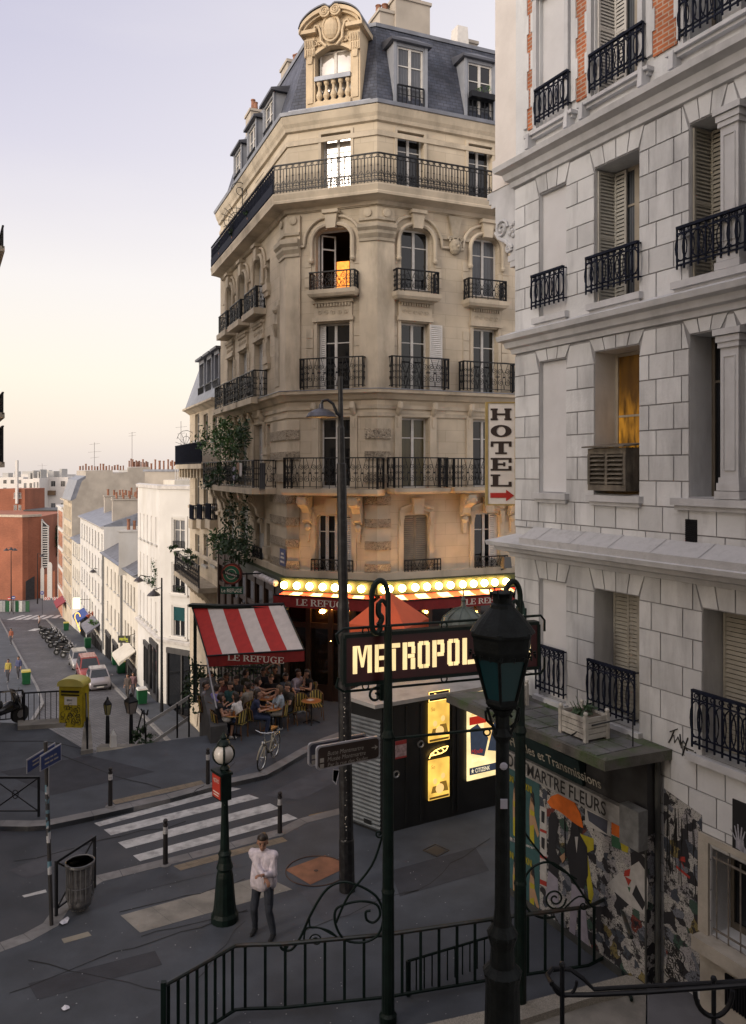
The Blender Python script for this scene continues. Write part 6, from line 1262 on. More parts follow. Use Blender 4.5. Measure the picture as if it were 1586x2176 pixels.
# ------------------------------------------------------------------ the cafe: front, awnings, lamps, terrace
REDC=mat('red_awning_canvas',(.40,.022,.018),.8,var=.12,scale=5,bump=.2,bscale=12);WHC=mat('white_awning_canvas',(.58,.53,.50),.8,var=.08,scale=5,bump=.2,bscale=12)
VALC=mat('dark_red_valance',(.20,.012,.012),.8,var=.15,scale=6);OAK=mat('dark_oiled_wood',(.045,.022,.013),.45,var=.35,scale=4,streak=.2);LETW=mat('white_awning_letters',(.62,.58,.52),.7)
SERIF={'L':[(.08,.26,0,1),(0,.36,0,.06),(0,.36,.94,1),(.26,.78,0,.07),(.70,.78,.07,.3)],'E':[(.08,.26,0,1),(0,.3,0,.06),(0,.3,.94,1),(.26,.76,0,.07),(.68,.76,.07,.28),(.26,.74,.93,1),(.66,.74,.74,.93),(.26,.56,.48,.55),(.5,.57,.38,.65)],'F':[(.08,.26,0,1),(0,.38,0,.06),(0,.3,.94,1),(.26,.74,.93,1),(.66,.74,.72,.93),(.26,.56,.47,.54),(.5,.57,.37,.64)],'U':[(.1,.28,.25,1),(0,.4,.94,1),(.72,.80,.25,1),(.6,.94,.94,1)],'R':[(.08,.26,0,1),(0,.38,0,.06),(0,.3,.94,1)],'G':[]}
def serif(mb,fr,text,u0,u1,z0,z1,d,dp=.008,par=None):
 wds={'L':.8,'E':.8,'F':.78,'U':.96,'R':.92,'G':.98,' ':.42};tot=sum(wds[c]for c in text);k=(u1-u0)/tot;x=u0;h=z1-z0
 def ring(cx,cz,ro,rz,ri,rzi,a0,a1,n=10):
  for i in range(n):
   a,b_=a0+(a1-a0)*i/n,a0+(a1-a0)*(i+1)/n
   mb.prism(fr,[(x+(cx+ro*math.cos(t))*k,z0+(cz+rz*math.sin(t))*h)for t in(a,b_)]+[(x+(cx+ri*math.cos(t))*k,z0+(cz+rzi*math.sin(t))*h)for t in(b_,a)],d,d+dp)
 for c in text:
  for a,b_,e,f in SERIF.get(c,[]):mb.box(fr,x+a*k,x+b_*k,d,d+dp,z0+e*h,z0+f*h)
  if c=='U':ring(.45,.26,.35,.27,.17,.2,math.pi,2*math.pi)
  if c=='R':ring(.3,.745,.42,.255,.25,.19,-math.pi/2,math.pi/2);mb.prism(fr,[(x+.38*k,z0+.5*h),(x+.55*k,z0+.5*h),(x+.9*k,z0),(x+.7*k,z0)],d,d+dp)
  if c=='G':ring(.47,.5,.45,.52,.26,.45,R(40),R(320),16);mb.box(fr,x+.62*k,x+.8*k,d,d+dp,z0+.04*h,z0+.42*h);mb.box(fr,x+.52*k,x+.88*k,d,d+dp,z0+.40*h,z0+.46*h);mb.box(fr,x+.74*k,x+.81*k,d,d+dp,z0+.72*h,z0+.98*h)
  x+=wds[c]*k
cf_=thing('cafe_shopfront','dark wooden cafe front with glazed doors under the lit globe lamps','cafe front',FC.p(1,.1,0))
b=MB();g=MB();i_=MB();zf=ZG
for fr,L_,n in((FC,LW,4),(FR_,6.0,6),(FL,LEND,8)):
 for k in range(n+1):u=L_*k/n;b.box(fr,u-.09,u+.09,.0,.14,-7 if fr is FL else 0,zf-.05)
 for z0,z1 in((-7 if fr is FL else 0,.55),(2.55,2.75),(zf-.75,zf-.05)):b.box(fr,.09,L_-.09,.0,.10,z0,z1)
 g.poly([fr.p(0,.04,.5),fr.p(L_,.04,.5),fr.p(L_,.04,zf-.7),fr.p(0,.04,zf-.7)])
for k in range(8):b.box(FL,LEND*k/8+.2,LEND*k/8+.9,.10,.13,.6,2.4)
obj('timber_front',b,OAK,cf_);obj('glazing',g,glassm('dim_cafe_glass',(.014,.009,.006),.08),cf_)
for k,(px,py,r)in enumerate(((686,1299,.16),(707,1292,.12),(740,1296,.1),(905,1300,.1),(985,1289,.16),(1012,1300,.08),(704,1362,.03))):
 fr=FC if px<800 else FR_;u,z=fr.px(px,py,.10);bb_=MB();bb_.ball(fr.p(u,.13,z),r*.7,8,sz=.7);obj('wall_lamp',bb_,glow('warm_wall_lamp',(1,.50,.12),45),cf_)
lb_=thing('globe_light_row','row of large glowing globe bulbs on a dark green board above the cafe awning','globe lights',FC.p(1.7,.2,ZG))
BP=[FL.p(6.2,0,0).xy,CL,CR,FR_.p(5.8,0,0).xy];z0,z1=ZG-.42,ZG-.01
b=MB();b.sweep(BP,[(.15,z0),(.26,z0),(.26,z1),(.15,z1)],closed_prof=True);b.sweep(BP,[(.002,z1+.002),(.34,z1+.002),(.34,z1+.05),(.002,z1+.08)],closed_prof=True);obj('board',b,mat('bottle_green_board',(.02,.035,.012),.5),lb_)
GLB=glow('lit_frosted_globe',(1.0,.53,.15),60.0);GLW=mat('unlit_frosted_globe',(.66,.62,.64),.35)
zb_=(z0+z1)/2
def globe(fr,u,m):
 q=MB();q.ball(fr.p(u,.40,zb_),.13,14);o=obj('bulb',q,m,lb_,True);q=MB();q.tube([fr.p(u,.262,zb_),fr.p(u,.30,zb_)],.07,8);obj('socket',q,IRON,o)
for px in(604,631,658,686,712,739,768):globe(FC,FC.u(px,.40),GLB)
globe(FR_,.08,GLB)
for px in(828,855,883,908,933,958,984,1007,1030,1052,1076):globe(FR_,FR_.u(px,.40),GLB)
for k in range(7):globe(FL,.25+k*.47,GLW)
def awning(name,label,A,B,A2,B2,val,n,first=0,text=(),posts=False):
 """canvas from the top edge A-B to the front edge A2-B2, striped, with a hanging valance"""
 t=thing(name,label,'awning',A,'awnings of the cafe');A,B,A2,B2=map(Vector,(A,B,A2,B2));c=MB()
 ks=4
 for i in range(n):
  for j in range(ks):
   f=lambda s,q:(A.lerp(B,s)).lerp(A2.lerp(B2,s),q)-Vector((0,0,.05*math.sin(math.pi*q)))
   c.poly([f(i/n,j/ks),f((i+1)/n,j/ks),f((i+1)/n,(j+1)/ks),f(i/n,(j+1)/ks)],(i+first)%2)
 nn=(B-A).cross(A2-A).normalized()*.012;c2=MB();c2.add([v+nn for v in c.v],c.f,0);c2.m=c.m
 c.add(c2.v,c2.f);c.m[-len(c2.m):]=c2.m
 obj('canvas',c,[REDC,WHC],t,recalc=False)
 fr=Fr(A2.xy,(B2-A2).xy);L_=(B2-A2).xy.length;v=MB();N_=30
 for i in range(N_):
  u,u2=L_*i/N_,L_*(i+1)/N_;w_=.012*math.sin(i*1.7),.012*math.sin((i+1)*1.7);za,zb2=A2.z+(B2.z-A2.z)*i/N_,A2.z+(B2.z-A2.z)*(i+1)/N_
  v.add([fr.p(u,.0,za),fr.p(u2,.0,zb2),fr.p(u2,w_[1],zb2-val),fr.p(u,w_[0],za-val),fr.p(u,-.02,za),fr.p(u2,-.02,zb2),fr.p(u2,w_[1]-.02,zb2-val),fr.p(u,w_[0]-.02,za-val)],[[0,1,2,3],[7,6,5,4],[3,2,6,7]])
 o=obj('valance',v,VALC,t);l=MB()
 for s0_,s1_,q in text:zz_=A2.z+(B2.z-A2.z)*(s0_+s1_)/2;serif(l,fr,q,L_*s0_,L_*s1_,zz_-val*.80,zz_-val*.24,.014)
 obj('lettering',l,LETW,o);p=MB();p.tube([A,B],.06,8);p.tube([A2,B2],.03,6);obj('awning_bar',p,IRON,t)
 return t
zt=ZG-.46
awning('cafe_awning','red and white awning lettered LE REFUGE over the cafe corner door',FC.p(-.05,.2,zt),FC.p(LW+.0,.2,zt),FC.p(-.1,1.0,FC.z(690,1270,1.0)),FC.p(LW+.15,1.0,FC.z(690,1270,1.0)),.40,9,text=[(.24,.78,'LE REFUGE')])
zq=FR_.z(1000,1267,1.0)
awning('cafe_awning','red and white awning lettered LE REFUGE along the cafe front on the right',FR_.p(.0,.2,zt),FR_.p(5.75,.2,zt),FR_.p(-.1,1.0,zq),FR_.p(5.8,1.0,zq),.36,13,text=[(.52,.83,'LE REFUGE')])
q=[P(409,1291,28.4),P(603,1284,27.6),P(440,1394,26.2),P(647,1381,25.4)]
aw=awning('terrace_awning','large red and white striped awning lettered LE REFUGE over the crowded terrace',q[0],q[1],q[2],q[3],.36,6,0,[(.22,.80,'LE REFUGE')])
b=MB();a_,b_=q[0],q[1]
for p in(q[0]+Vector((.1,0,0)),q[1]-Vector((.05,0,0))):b.tube([Vector((p.x,p.y,0)),p],.06,8)
b.box(Fr(a_.xy,(b_-a_).xy),-.1,(b_-a_).length+.1,-.2,.12,a_.z+.03,a_.z+.13);b.tube([q[0],q[2]],.025,6);b.tube([q[1],q[3]],.025,6);obj('awning_post',b,GREEN,aw)
t=thing('terrace_railing','black terrace railing with creepers behind the seated guests','railing',P(410,1500,29));r=MB();rail(r,P(404,1000,29.2).xy,P(585,1000,28.9).xy,0,1.1,'bars',sp=.13);obj('rails',r,IRON,t)
l=MB()
for px in(402,415,430):foliage(l,P(px,1450,28.7),.4,.3,.9,150,.08)
for px in(480,530,560):foliage(l,P(px,1428,29.3),.6,.3,.5,200,.08)
obj('creeper_leaves',l,LEAF_D,t)
t=thing('stair_parapet','dark sloping parapet wall with an iron handrail at the left end of the terrace','wall',G(430,1575));b=MB();A,B=G(402,1560),G(448,1580)
fr=Fr((A.x,A.y+1.5),(B-A-Vector((0,1.5,0))).xy);L_=(B-A-Vector((0,1.5,0))).xy.length;b.add([fr.p(0,0,-1),fr.p(L_,0,-1),fr.p(L_,0,.5),fr.p(0,0,1.35),fr.p(0,-.5,-1),fr.p(L_,-.5,-1),fr.p(L_,-.5,.5),fr.p(0,-.5,1.35)],[[0,1,2,3],[4,7,6,5],[0,3,7,4],[1,5,6,2],[3,2,6,7]]);obj('parapet',b,mat('dark_parapet',(.06,.058,.058),.7,var=.3),t)
b=MB();b.tube([fr.p(0,-.2,2.2),fr.p(L_*.5,-.2,1.5),fr.p(L_*.95,-.2,1.0)],.025,6);obj('handrail',b,mat('pale_steel_rail',(.4,.4,.42),.4,metal=.5),t)
t=thing('stair_railing','pale slanting handrails of the stairs leading down to the lower street','railing',G(330,1577));SR=mat('pale_worn_rail',(.33,.32,.31),.6,var=.2);b=MB()
for a,c in(((308,1542),(402,1482)),((326,1578),(402,1526))):p0,p1=P(*a,25.6),P(*c,26.4);b.add([p0+Vector((0,0,.06)),p1+Vector((0,0,.06)),p1-Vector((0,0,.06)),p0-Vector((0,0,.06)),p0+Vector((0,.12,.06)),p1+Vector((0,.12,.06)),p1+Vector((0,.12,-.06)),p0+Vector((0,.12,-.06))],[[0,1,2,3],[4,7,6,5],[0,4,5,1],[3,2,6,7],[0,3,7,4],[1,5,6,2]])
obj('handrail',b,SR,t);b=MB()
for px,y0,y1 in((377,1496,1568),(310,1540,1580),(402,1480,1566)):b.tube([P(px,y0,26),P(px,y1,26)],.03,6)
obj('railing_post',b,IRON,t)
TOP=mat('orange_table_top',(.36,.13,.045),.35,var=.15,scale=5,coat=.3);BRASS=mat('brass_rim',(.45,.28,.08),.35,metal=.8)
def make_table():
 t=thing('bistro_table','','table',(0,0,0),'bistro tables on the terrace');b=MB();b.lathe((0,0,.715),[(.30,0),(.315,.004),(.315,.02),(.30,.024)],24);obj('tabletop',b,TOP,t);b=MB();b.tube([(.322*math.cos(a),.322*math.sin(a),.728)for a in[2*math.pi*i/24 for i in range(24)]],.013,6,closed=True);obj('rim',b,BRASS,t)
 b=MB();b.lathe((0,0,0),[(.04,.06),(.03,.12),(.025,.66),(.06,.714)],10)
 for k in range(4):a=k*math.pi/2+.4;b.tube([(.03*math.cos(a),.03*math.sin(a),.10),(.18*math.cos(a),.18*math.sin(a),.06),(.27*math.cos(a),.27*math.sin(a),.015)],[.03,.025,.02],6)
 obj('pedestal',b,IRON,t);return t
tb0=make_table();tbs=[(496,1517,'orange round table at the front left between the women in black and white'),(577,1505,'orange round table before the woman in light blue'),(566,1483,'orange round table in the middle with white napkins'),(641,1460,'round table under a pale cloth at the rear right'),(662,1489,'empty orange round table beside the striped chairs'),(487,1486,'small round table with beer glasses at the left')]
tabs=[]
for i,(px,py,lab)in enumerate(tbs):
 Y=(H-.73)*F/(py-HY);p=((px-CX)/F*Y,Y,0);o=tb0 if i==0 else dup(tb0,p,i*.7,lab)
 if i==0:o.location=p;o['label']=lab
 tabs.append(p)
YEL=mat('yellow_cane',(.42,.31,.07),.6,var=.15,scale=12);BLK=mat('black_cane',(.012,.012,.011),.6)
def make_chair():
 t=thing('bistro_chair','','chair',(0,0,0),'striped cane chairs on the terrace');b=MB()
 for i in range(9):
  x=-.2+.4*i/9;b.box(WF,x,x+.4/9,-.19,.19,.44,.465,i%2)
 obj('seat',b,[BLK,YEL],t);b=MB();N_=11
 for i in range(N_):
  a0,a1=R(200+140*i/N_),R(200+140*(i+1)/N_)
  zt=lambda a:.90-.14*abs(math.cos(a))**2.5
  pts=[(.225*math.cos(a),.04+.23*math.sin(a))for a in(a0,a1)]
  b.add([(pts[0][0],pts[0][1],.5),(pts[1][0],pts[1][1],.5),(pts[1][0]*1.08,pts[1][1]-.05,zt(a1)),(pts[0][0]*1.08,pts[0][1]-.05,zt(a0)),(pts[0][0]*.93,pts[0][1]+.015,.5),(pts[1][0]*.93,pts[1][1]+.015,.5),(pts[1][0],pts[1][1]-.035,zt(a1)),(pts[0][0],pts[0][1]-.035,zt(a0))],[[0,1,2,3],[7,6,5,4],[3,2,6,7]],i%2)
 obj('backrest',b,[BLK,YEL],t)
 for sx in(-1,1):
  for sy in(-1,1):b=MB();b.tube([(sx*.18,sy*.17,.445),(sx*.21,sy*.21,0)],.014,6);obj('leg',b,mat('bamboo_brown',(.12,.055,.02),.5),t)
 b=MB();b.tube([(.235*math.cos(a),.04+.235*math.sin(a)-.045*q,.45+q*(.46-.13*abs(math.cos(a))**2.5))for a,q in[(R(195),0)]+[(R(195+150*i/12),1)for i in range(13)]+[(R(345),0)]],.015,6);obj('back_frame',b,MT['bamboo_brown'],t);return t
ch0=make_chair();chs=[(639,1506,0.1,'yellow and black striped cane chair, left of the empty pair'),(673,1499,.25,'yellow and black striped cane chair, right of the empty pair')]
for i,(px,py,rz,lab)in enumerate(chs):
 Y=(H-.45)*F/(py-HY);o=ch0 if i==0 else dup(ch0,(0,0,0),0,lab);o.location=((px-CX)/F*Y,Y,0);o.rotation_euler.z=rz+math.pi;o['label']=lab
for i,(px,py,rz,kw,lab)in enumerate(guests):x,y,z=gst(px,py);o=dup(ch0,(x,y,0),rz,'striped cane chair under the '+' '.join(lab.split()[:9]))
gl=mat('beer_amber',(.30,.12,.03),.15,coat=.5);wh=mat('white_china',(.6,.58,.55),.3)
rr=random.Random(5);tn=['front left table','table before the woman in light blue','napkin covered middle table','cloth covered rear table','empty table by the striped chairs','small left beer table']
for i,p in enumerate(tabs):
 for k in range((4,4,3,2,0,4)[i]):
  a=rr.random()*6.28;q=rr.uniform(.08,.22);c=(p[0]+q*math.cos(a),p[1]+q*math.sin(a),.741);b=MB();b.lathe(c,[(.032,0),(.036,.13)]if k%2 else[(.03,0),(.008,.01),(.008,.08),(.04,.12),(.035,.17)],8);solo('glass',b,gl if k%2 else mat('clear_glass',(.20,.19,.18),.1,coat=.6),('tall tumbler of beer on the ' if k%2 else 'stemmed glass on the ')+tn[i],'glass','glasses on the '+tn[i],base=c)
 if i in(1,2,3,4):b=MB();s=.12 if i!=3 else.2;fr=loc_frame(p[0],p[1],i*.6);b.box(fr,-s*.3,s*1.3,-s*.9,s*.7,.741,.746+.004*(i%2));solo('paper_napkin',b,wh,'white paper laid on the '+tn[i],'napkin',base=(p[0],p[1],.74))
c=FL.p(FL.u(520,.9),.9,0);sY=31.0;cc=P(492,1220,sY);t=thing('beer_sign','round green and red Heineken beer sign above a green Le REFUGE board','sign',cc);fr=Fr(cc.xy,(1,-.08));rS=22.5/F*sY
def disc(r,d0,d1,m,nm,n=32):b=MB();b.prism(fr,[(r*math.cos(a),cc.z+r*math.sin(a))for a in[2*math.pi*i/n for i in range(n)]],d0,d1);return obj(nm,b,m,t)
BG=mat('beer_green',(.01,.10,.055),.4);disc(rS,-.14,0,mat('dark_red_rim',(.10,.014,.012),.4),'rim');disc(rS*.86,.001,.012,mat('pale_red_ring',(.42,.07,.05),.5),'ring');disc(rS*.80,.0125,.02,BG,'face');disc(rS*.5,.0205,.026,mat('pale_ring',(.5,.42,.36),.5),'ring');disc(rS*.44,.0265,.03,BG,'face')
b=MB();a=-.28;f2=lambda x,z:(x*math.cos(a)-z*math.sin(a),cc.z+x*math.sin(a)+z*math.cos(a));b.prism(fr,[f2(-rS*.84,-.075),f2(rS*.84,-.075),f2(rS*.84,.075),f2(-rS*.84,.075)],.031,.037);obj('banner',b,mat('black_banner',(.01,.01,.01),.4),t)
b=MB();b.text(fr,'Heineken',0,-.04,.10,.038,.003,'CENTER',.9);v2=[]
for v in b.v:
 q=v-fr.p(0,0,0);u=q.dot(fr.U);x,z=f2(u,v.z);v2.append(fr.p(x,.041,z))
b.v=v2;obj('lettering',b,LETW,t)
b=MB();zz0,zz1=P(0,1262,sY).z,P(0,1247,sY).z;ua,ub=(468-492)/F*sY,(517-492)/F*sY;b.box(fr,ua,ub,-.06,.0,zz0,zz1);o=obj('name_board',b,mat('name_board_green',(.01,.07,.05),.4),t)
b=MB();b.text(fr,'Le REFUGE',(ua+ub)/2,zz0+.06,.15,.003,.004,'CENTER',.82,bold=.012);obj('lettering',b,LETW,o)
b=MB();b.tube([fr.p(.0,-.08,zz1),fr.p(.0,-.08,cc.z-rS)],.03,6);b.tube([fr.p(rS,-.07,cc.z),fr.p(1.3,-.4,cc.z)],.03,6);obj('bracket',b,IRON,t)
u,z=FL.u(603,.12),FL.z(603,1203,.12);t=thing('blue_street_plate','small blue enamel street plate on the carved stone corner','sign',FL.p(u,.12,z));b=MB();b.box(FL,u-.22,u+.5,.105,.125,z,z+.62);obj('plate',b,mat('enamel_blue',(.03,.045,.16),.35),t)
b=MB();
for zz,w_ in((.44,.3),(.3,.44),(.14,.5)):b.box(FL,u+.14-w_/2,u+.14+w_/2,.125,.13,z+zz-.035,z+zz+.035)
obj('lettering',b,LETW,t)
c=FR_.p(FR_.u(1076,.5),.5,FR_.z(1076,1195,.5));t=thing('floodlight','grey box floodlight on the stone wall beside the last globe lamp','floodlight',c);b=MB();f=Fr(c.xy,FR_.U.xy);b.taper(f,-.17,.17,-.12,.12,-.0+c.z-.2,c.z+.2,.8);obj('housing',b,MT['cast_grey_metal'],t);b=MB();b.tube([f.p(0,0,c.z-.2),f.p(.05,-.5,c.z-.35)],.03,6);obj('bracket',b,IRON,t)
def bicycle():
 c0=G(556,1636);c1=G(588,1605);d=(c1-c0);d.z=0;L_=1.02;d.normalize();fr=Fr(c0.xy,d.xy);t=thing('bicycle','cream city bicycle with wide handlebar and yellow saddle parked by the terrace kerb','bicycle',(c0.x,c0.y,0));r=.335
 lean=.06;pt=lambda u,z,dd=0:fr.p(u,dd+lean*z,z);CR_=mat('cream_frame',(.36,.33,.26),.35,metal=.2);CHR=mat('dull_chrome',(.5,.5,.5),.25,metal=.9)
 for u in(0,L_):
  b=MB();b.tube([pt(u+r*math.cos(a),r+r*math.sin(a))for a in[2*math.pi*i/28 for i in range(28)]],.021,6,closed=True);o=obj('wheel',b,mat('tyre_rubber',(.015,.015,.015),.8),t)
  b=MB();b.tube([pt(u+(r-.03)*math.cos(a),r+(r-.03)*math.sin(a))for a in[2*math.pi*i/28 for i in range(28)]],.012,5,closed=True)
  for k in range(14):a=2*math.pi*k/14;b.tube([pt(u,r,.02 if k%2 else-.02),pt(u+(r-.03)*math.cos(a),r+(r-.03)*math.sin(a))],.0025,4)
  b.tube([pt(u,r,-.05),pt(u,r,.05)],.02,6);obj('rim',b,CHR,o)
  b=MB();b.tube([pt(u+(r+.035)*math.cos(a),r+(r+.035)*math.sin(a))for a in[R(20+150*i/14)for i in range(15)]],.022,5);obj('mudguard',b,CR_,t)
 b=MB();bb,hd0,hd1,st=pt(.56,.30),pt(.16,.62),pt(.12,.80),pt(.70,.80)
 for p,q in((hd0,bb),(pt(.145,.70),pt(.66,.58)),(bb,st),(bb,pt(L_,r,.05)),(bb,pt(L_,r,-.05)),(st,pt(L_,r,.05)),(st,pt(L_,r,-.05)),(hd1,hd0),(hd0,pt(.0,r,.05)),(hd0,pt(.0,r,-.05))):b.tube([p,q],.019,6)
 obj('frame',b,CR_,t);b=MB();hb=pt(.09,.98);b.tube([pt(.12,.80),hb],.014,6);b.tube([pt(.22,1.0,-.32),pt(.12,1.02,-.26),pt(.06,.99,-.1),pt(.06,.99,.1),pt(.12,1.02,.26),pt(.22,1.0,.32)],.014,6);obj('handlebar',b,CHR,t)
 b=MB();b.tube([st,pt(.72,.90)],.014,6);b.add([pt(.56,.93,0),pt(.86,.95,-.1),pt(.86,.95,.1),pt(.58,.89,0),pt(.86,.89,-.08),pt(.86,.89,.08)],[[0,1,2],[3,5,4],[0,3,4,1],[1,4,5,2],[2,5,3,0]]);obj('saddle',b,mat('yellow_saddle',(.40,.19,.04),.5),t)
 b=MB();b.lathe(pt(.56,.30),[(.09,0)],8);b.tube([pt(.56+.09*math.cos(a),.30+.09*math.sin(a),.06)for a in[2*math.pi*i/16 for i in range(16)]],.008,5,closed=True);b.tube([pt(.56,.3,.07),pt(.62,.15,.09)],.01,5);b.tube([pt(.56,.3,-.07),pt(.5,.45,-.09)],.01,5);b.box(Fr(pt(.62,.15).xy,fr.U.xy),-.04,.04,.06,.15,.13,.16);obj('crank',b,CHR,t)
 b=MB();b.tube([pt(.85,.70,-.07),pt(1.15,.70,-.07)],.008,5);b.tube([pt(.85,.70,.07),pt(1.15,.70,.07)],.008,5);[b.tube([pt(.88+.09*i,.70,-.07),pt(.88+.09*i,.70,.07)],.006,4)for i in range(4)];b.tube([pt(1.1,.70,.07),pt(L_,r,.06)],.007,4);obj('luggage_rack',b,CHR,t)
 b=MB();b.tube([pt(.6,.28,.05),pt(.66,.0,.2)],.012,5);obj('kickstand',b,CHR,t);b=MB();b.ball(pt(-.0,.74),.05,8);obj('headlight',b,CHR,t)
bicycle()
# ------------------------------------------------------------------ news kiosk
BLKP=mat('black_kiosk_paint',(.010,.011,.012),.4,var=.3,scale=3);ALU=mat('galvanised_shutter',(.20,.22,.24),.45,metal=.5,var=.15,scale=5,stain=((.10,.10,.11),2,.5))
k0=Vector((.2,18.03));KF=Fr(k0,(.873,.488));KL=Fr(k0+Vector((-.73,.62)),(.73,-.62));kz=2.9
kt=thing('news_kiosk','black news kiosk with grey shutter side, glowing yellow panels and Presse sign','kiosk',(k0.x,k0.y,0));b=MB()
a_,c_=KF.p(3.6,0,0),KL.p(0,0,0);poly=[k0.to_3d(),a_,a_+Vector((-1,1.3,0)),c_+Vector((.5,.9,0)),c_];b.slab([(p.x,p.y)for p in poly],0,kz)
for u in(.02,.62,1.02,1.9,2.05,3.3):b.box(KF,u,u+.05,.0,.03,.1,kz-.1)
obj('cabin',b,BLKP,kt);b=MB();KLl=.958
for i in range(26):z=.06+i*.096;b.add([KL.p(.03,.01,z),KL.p(KLl-.03,.01,z),KL.p(KLl-.03,.035,z+.05),KL.p(.03,.035,z+.05),KL.p(KLl-.03,.012,z+.092),KL.p(.03,.012,z+.092)],[[0,1,2,3],[3,2,4,5]])
obj('shutter',b,ALU,kt);b=MB();b.box(KL,.45,.68,.036,.04,.14,.24);obj('vent',b,BLKP,kt)
b=MB();pr_=[KL.p(-.2,.15,0),KL.p(KLl+.05,.3,0),KF.p(.95,.12,0),KF.p(3.6,.1,0),a_+Vector((-1,1.4,0)),c_+Vector((.4,1,0))];b.slab([(p.x,p.y)for p in pr_],kz+.002,kz+.09);obj('roof',b,mat('pale_zinc_roof',(.36,.35,.34),.5,var=.15,stain=((.15,.14,.13),2,.5)),kt)
def kq(px,py):return KF.px(px,py,.05)
def kpanel(name,px0,px1,y0,y1,m,d0=.03,d1=.06,par=kt):u0,z1=kq(px0,y0);u1=KF.u(px1,.05);z0=KF.z(px0,y1,.05);b=MB();b.box(KF,u0,u1,d0,d1,z0,z1);return obj(name,b,m,par),u0,u1,z0,z1
YL=glow('lit_yellow_poster',(1.0,.60,.11),.88,.45,2.2);WLIT=glow('lit_cream_poster',(1.0,.78,.38),.95,.2,3);NEON=glow('warm_neon',(1.0,.62,.16),3.2)
INK=mat('poster_ink',(.03,.02,.012),.6);GOLD=mat('poster_ochre',(.42,.26,.06),.5);LCOL=glow('lit_skin_print',(.95,.60,.22),.9)
for y0,y1 in((1494,1579),(1617,1702)):
 o,u0,u1,z0,z1=kpanel('lit_panel',911,955,y0,y1,YL);b=MB();b.text(KF,'So',u0+.06,z1-.2,.09,.064,.003,sx=.9);w_,h_=u1-u0,z1-z0
 for cx_,s_ in((.3,.8),(.68,1.0)):b.prism(KF,[(u0+w_*(cx_-.24*s_),z0+h_*.17),(u0+w_*(cx_+.26*s_),z0+h_*.17),(u0+w_*(cx_+.16*s_),z0+h_*.42*s_),(u0+w_*(cx_-.14*s_),z0+h_*.42*s_)],.061,.064)
 obj('poster_print',b,mat('brown_print',(.10,.055,.02),.6,var=.6,scale=9,emis=(.55,.30,.04),es=.35),o);b=MB()
 for cx_,s_ in((.3,.8),(.68,1.0)):b.prism(KF,[(u0+w_*(cx_+.10*math.cos(a)),z0+h_*(.5*s_+.06)+.07*math.sin(a))for a in[6.283*i/10 for i in range(10)]],.061,.066)
 b.prism(KF,[(u0+w_*(.52+.2*math.cos(a)),z0+h_*.26+w_*.2*math.sin(a))for a in[6.283*i/14 for i in range(14)]],.067,.07);obj('poster_badge',b,LCOL,o)
 b=MB();b.box(KF,u0+.02,u1-.02,.061,.065,z0+.02,z0+.07);obj('poster_strip',b,GOLD,o)
o,u0,u1,z0,z1=kpanel('press_sign',911,955,1471,1492,BLKP);b=MB();b.text(KF,'Presse',(u0+u1)/2,z0+.07,.12,.062,.004,'CENTER',.82,shear=.35);e=.012
for q in((u0,u1,z0,z0+e),(u0,u1,z1-e,z1),(u0,u0+e,z0+e,z1-e),(u1-e,u1,z0+e,z1-e)):b.box(KF,q[0],q[1],.061,.068,q[2],q[3])
obj('neon_lettering',b,NEON,o);b=MB();fz_=lambda px,py:KF.p(KF.u(px,.05),.06,KF.z(px,py,.05))
for ln in([(912,1612),(916,1602),(926,1594),(940,1588),(952,1585)],[(952,1585),(948,1594),(938,1600),(924,1604),(914,1606)],[(938,1589),(944,1596)],[(926,1594),(934,1601)],[(918,1600),(924,1604)]):b.tube([fz_(*q)for q in ln],.012,5)
obj('neon_feather',b,NEON,kt)
o,u0,u1,z0,z1=kpanel('backlit_poster',993,1064,1470,1660,WLIT);w_,h_=u1-u0,z1-z0;U=lambda a:u0+w_*a;V=lambda a:z0+h_*a
b=MB();b.prism(KF,[(U(.02),V(.80)),(U(.42),V(.9)),(U(.14),V(.99))],.061,.064);b.box(KF,U(.06),U(.9),.061,.064,V(.06),V(.14));b.prism(KF,[(U(.1),V(.30)),(U(.5),V(.24)),(U(.62),V(.44)),(U(.3),V(.62)),(U(.08),V(.58))],.061,.064);b.prism(KF,[(U(.6),V(.3)),(U(.96),V(.26)),(U(.96),V(.62)),(U(.82),V(.66))],.061,.064);obj('poster_print',b,mat('dark_blue_print',(.02,.03,.05),.5,var=.5,scale=10,emis=(.10,.13,.2),es=.25),o)
b=MB();b.text(KF,'★ CITIZENK',U(.10),V(.078),.10,.065,.003,sx=.72,bold=.015);b.text(KF,'TOUT LIBRE',U(.12),V(.20),.07,.065,.003,sx=.8,bold=.02);obj('lettering',b,mat('white_print',(.7,.66,.55),.5,emis=(1,.85,.55),es=.8),o)
b=MB();b.box(KF,U(.06),U(.55),.061,.064,V(.62),V(.71));b.text(KF,'Mode',U(.10),V(.29),.12,.066,.003,sx=.9,shear=.2);obj('red_print',b,mat('red_print',(.42,.02,.012),.5,emis=(1,.05,.02),es=.3),o)
b=MB();b.prism(KF,[(U(.5),V(.5)),(U(.78),V(.3)),(U(.9),V(.7)),(U(.7),V(.86)),(U(.46),V(.74))],.061,.063);b.prism(KF,[(U(.08),V(.72)),(U(.6),V(.74)),(U(.8),V(.93)),(U(.4),V(.86))],.061,.0635);obj('face_print',b,LCOL,o)
b=MB()
for px,py in((894,1581),(842,1645)):u,z=kq(px,py);b.tube([KF.p(u+.07*math.cos(a),.06,z+.07*math.sin(a))for a in[6.283*i/14 for i in range(14)]],.022,5,closed=True)
obj('lock_ring',b,mat('steel_ring',(.25,.25,.25),.35,metal=.8),kt)
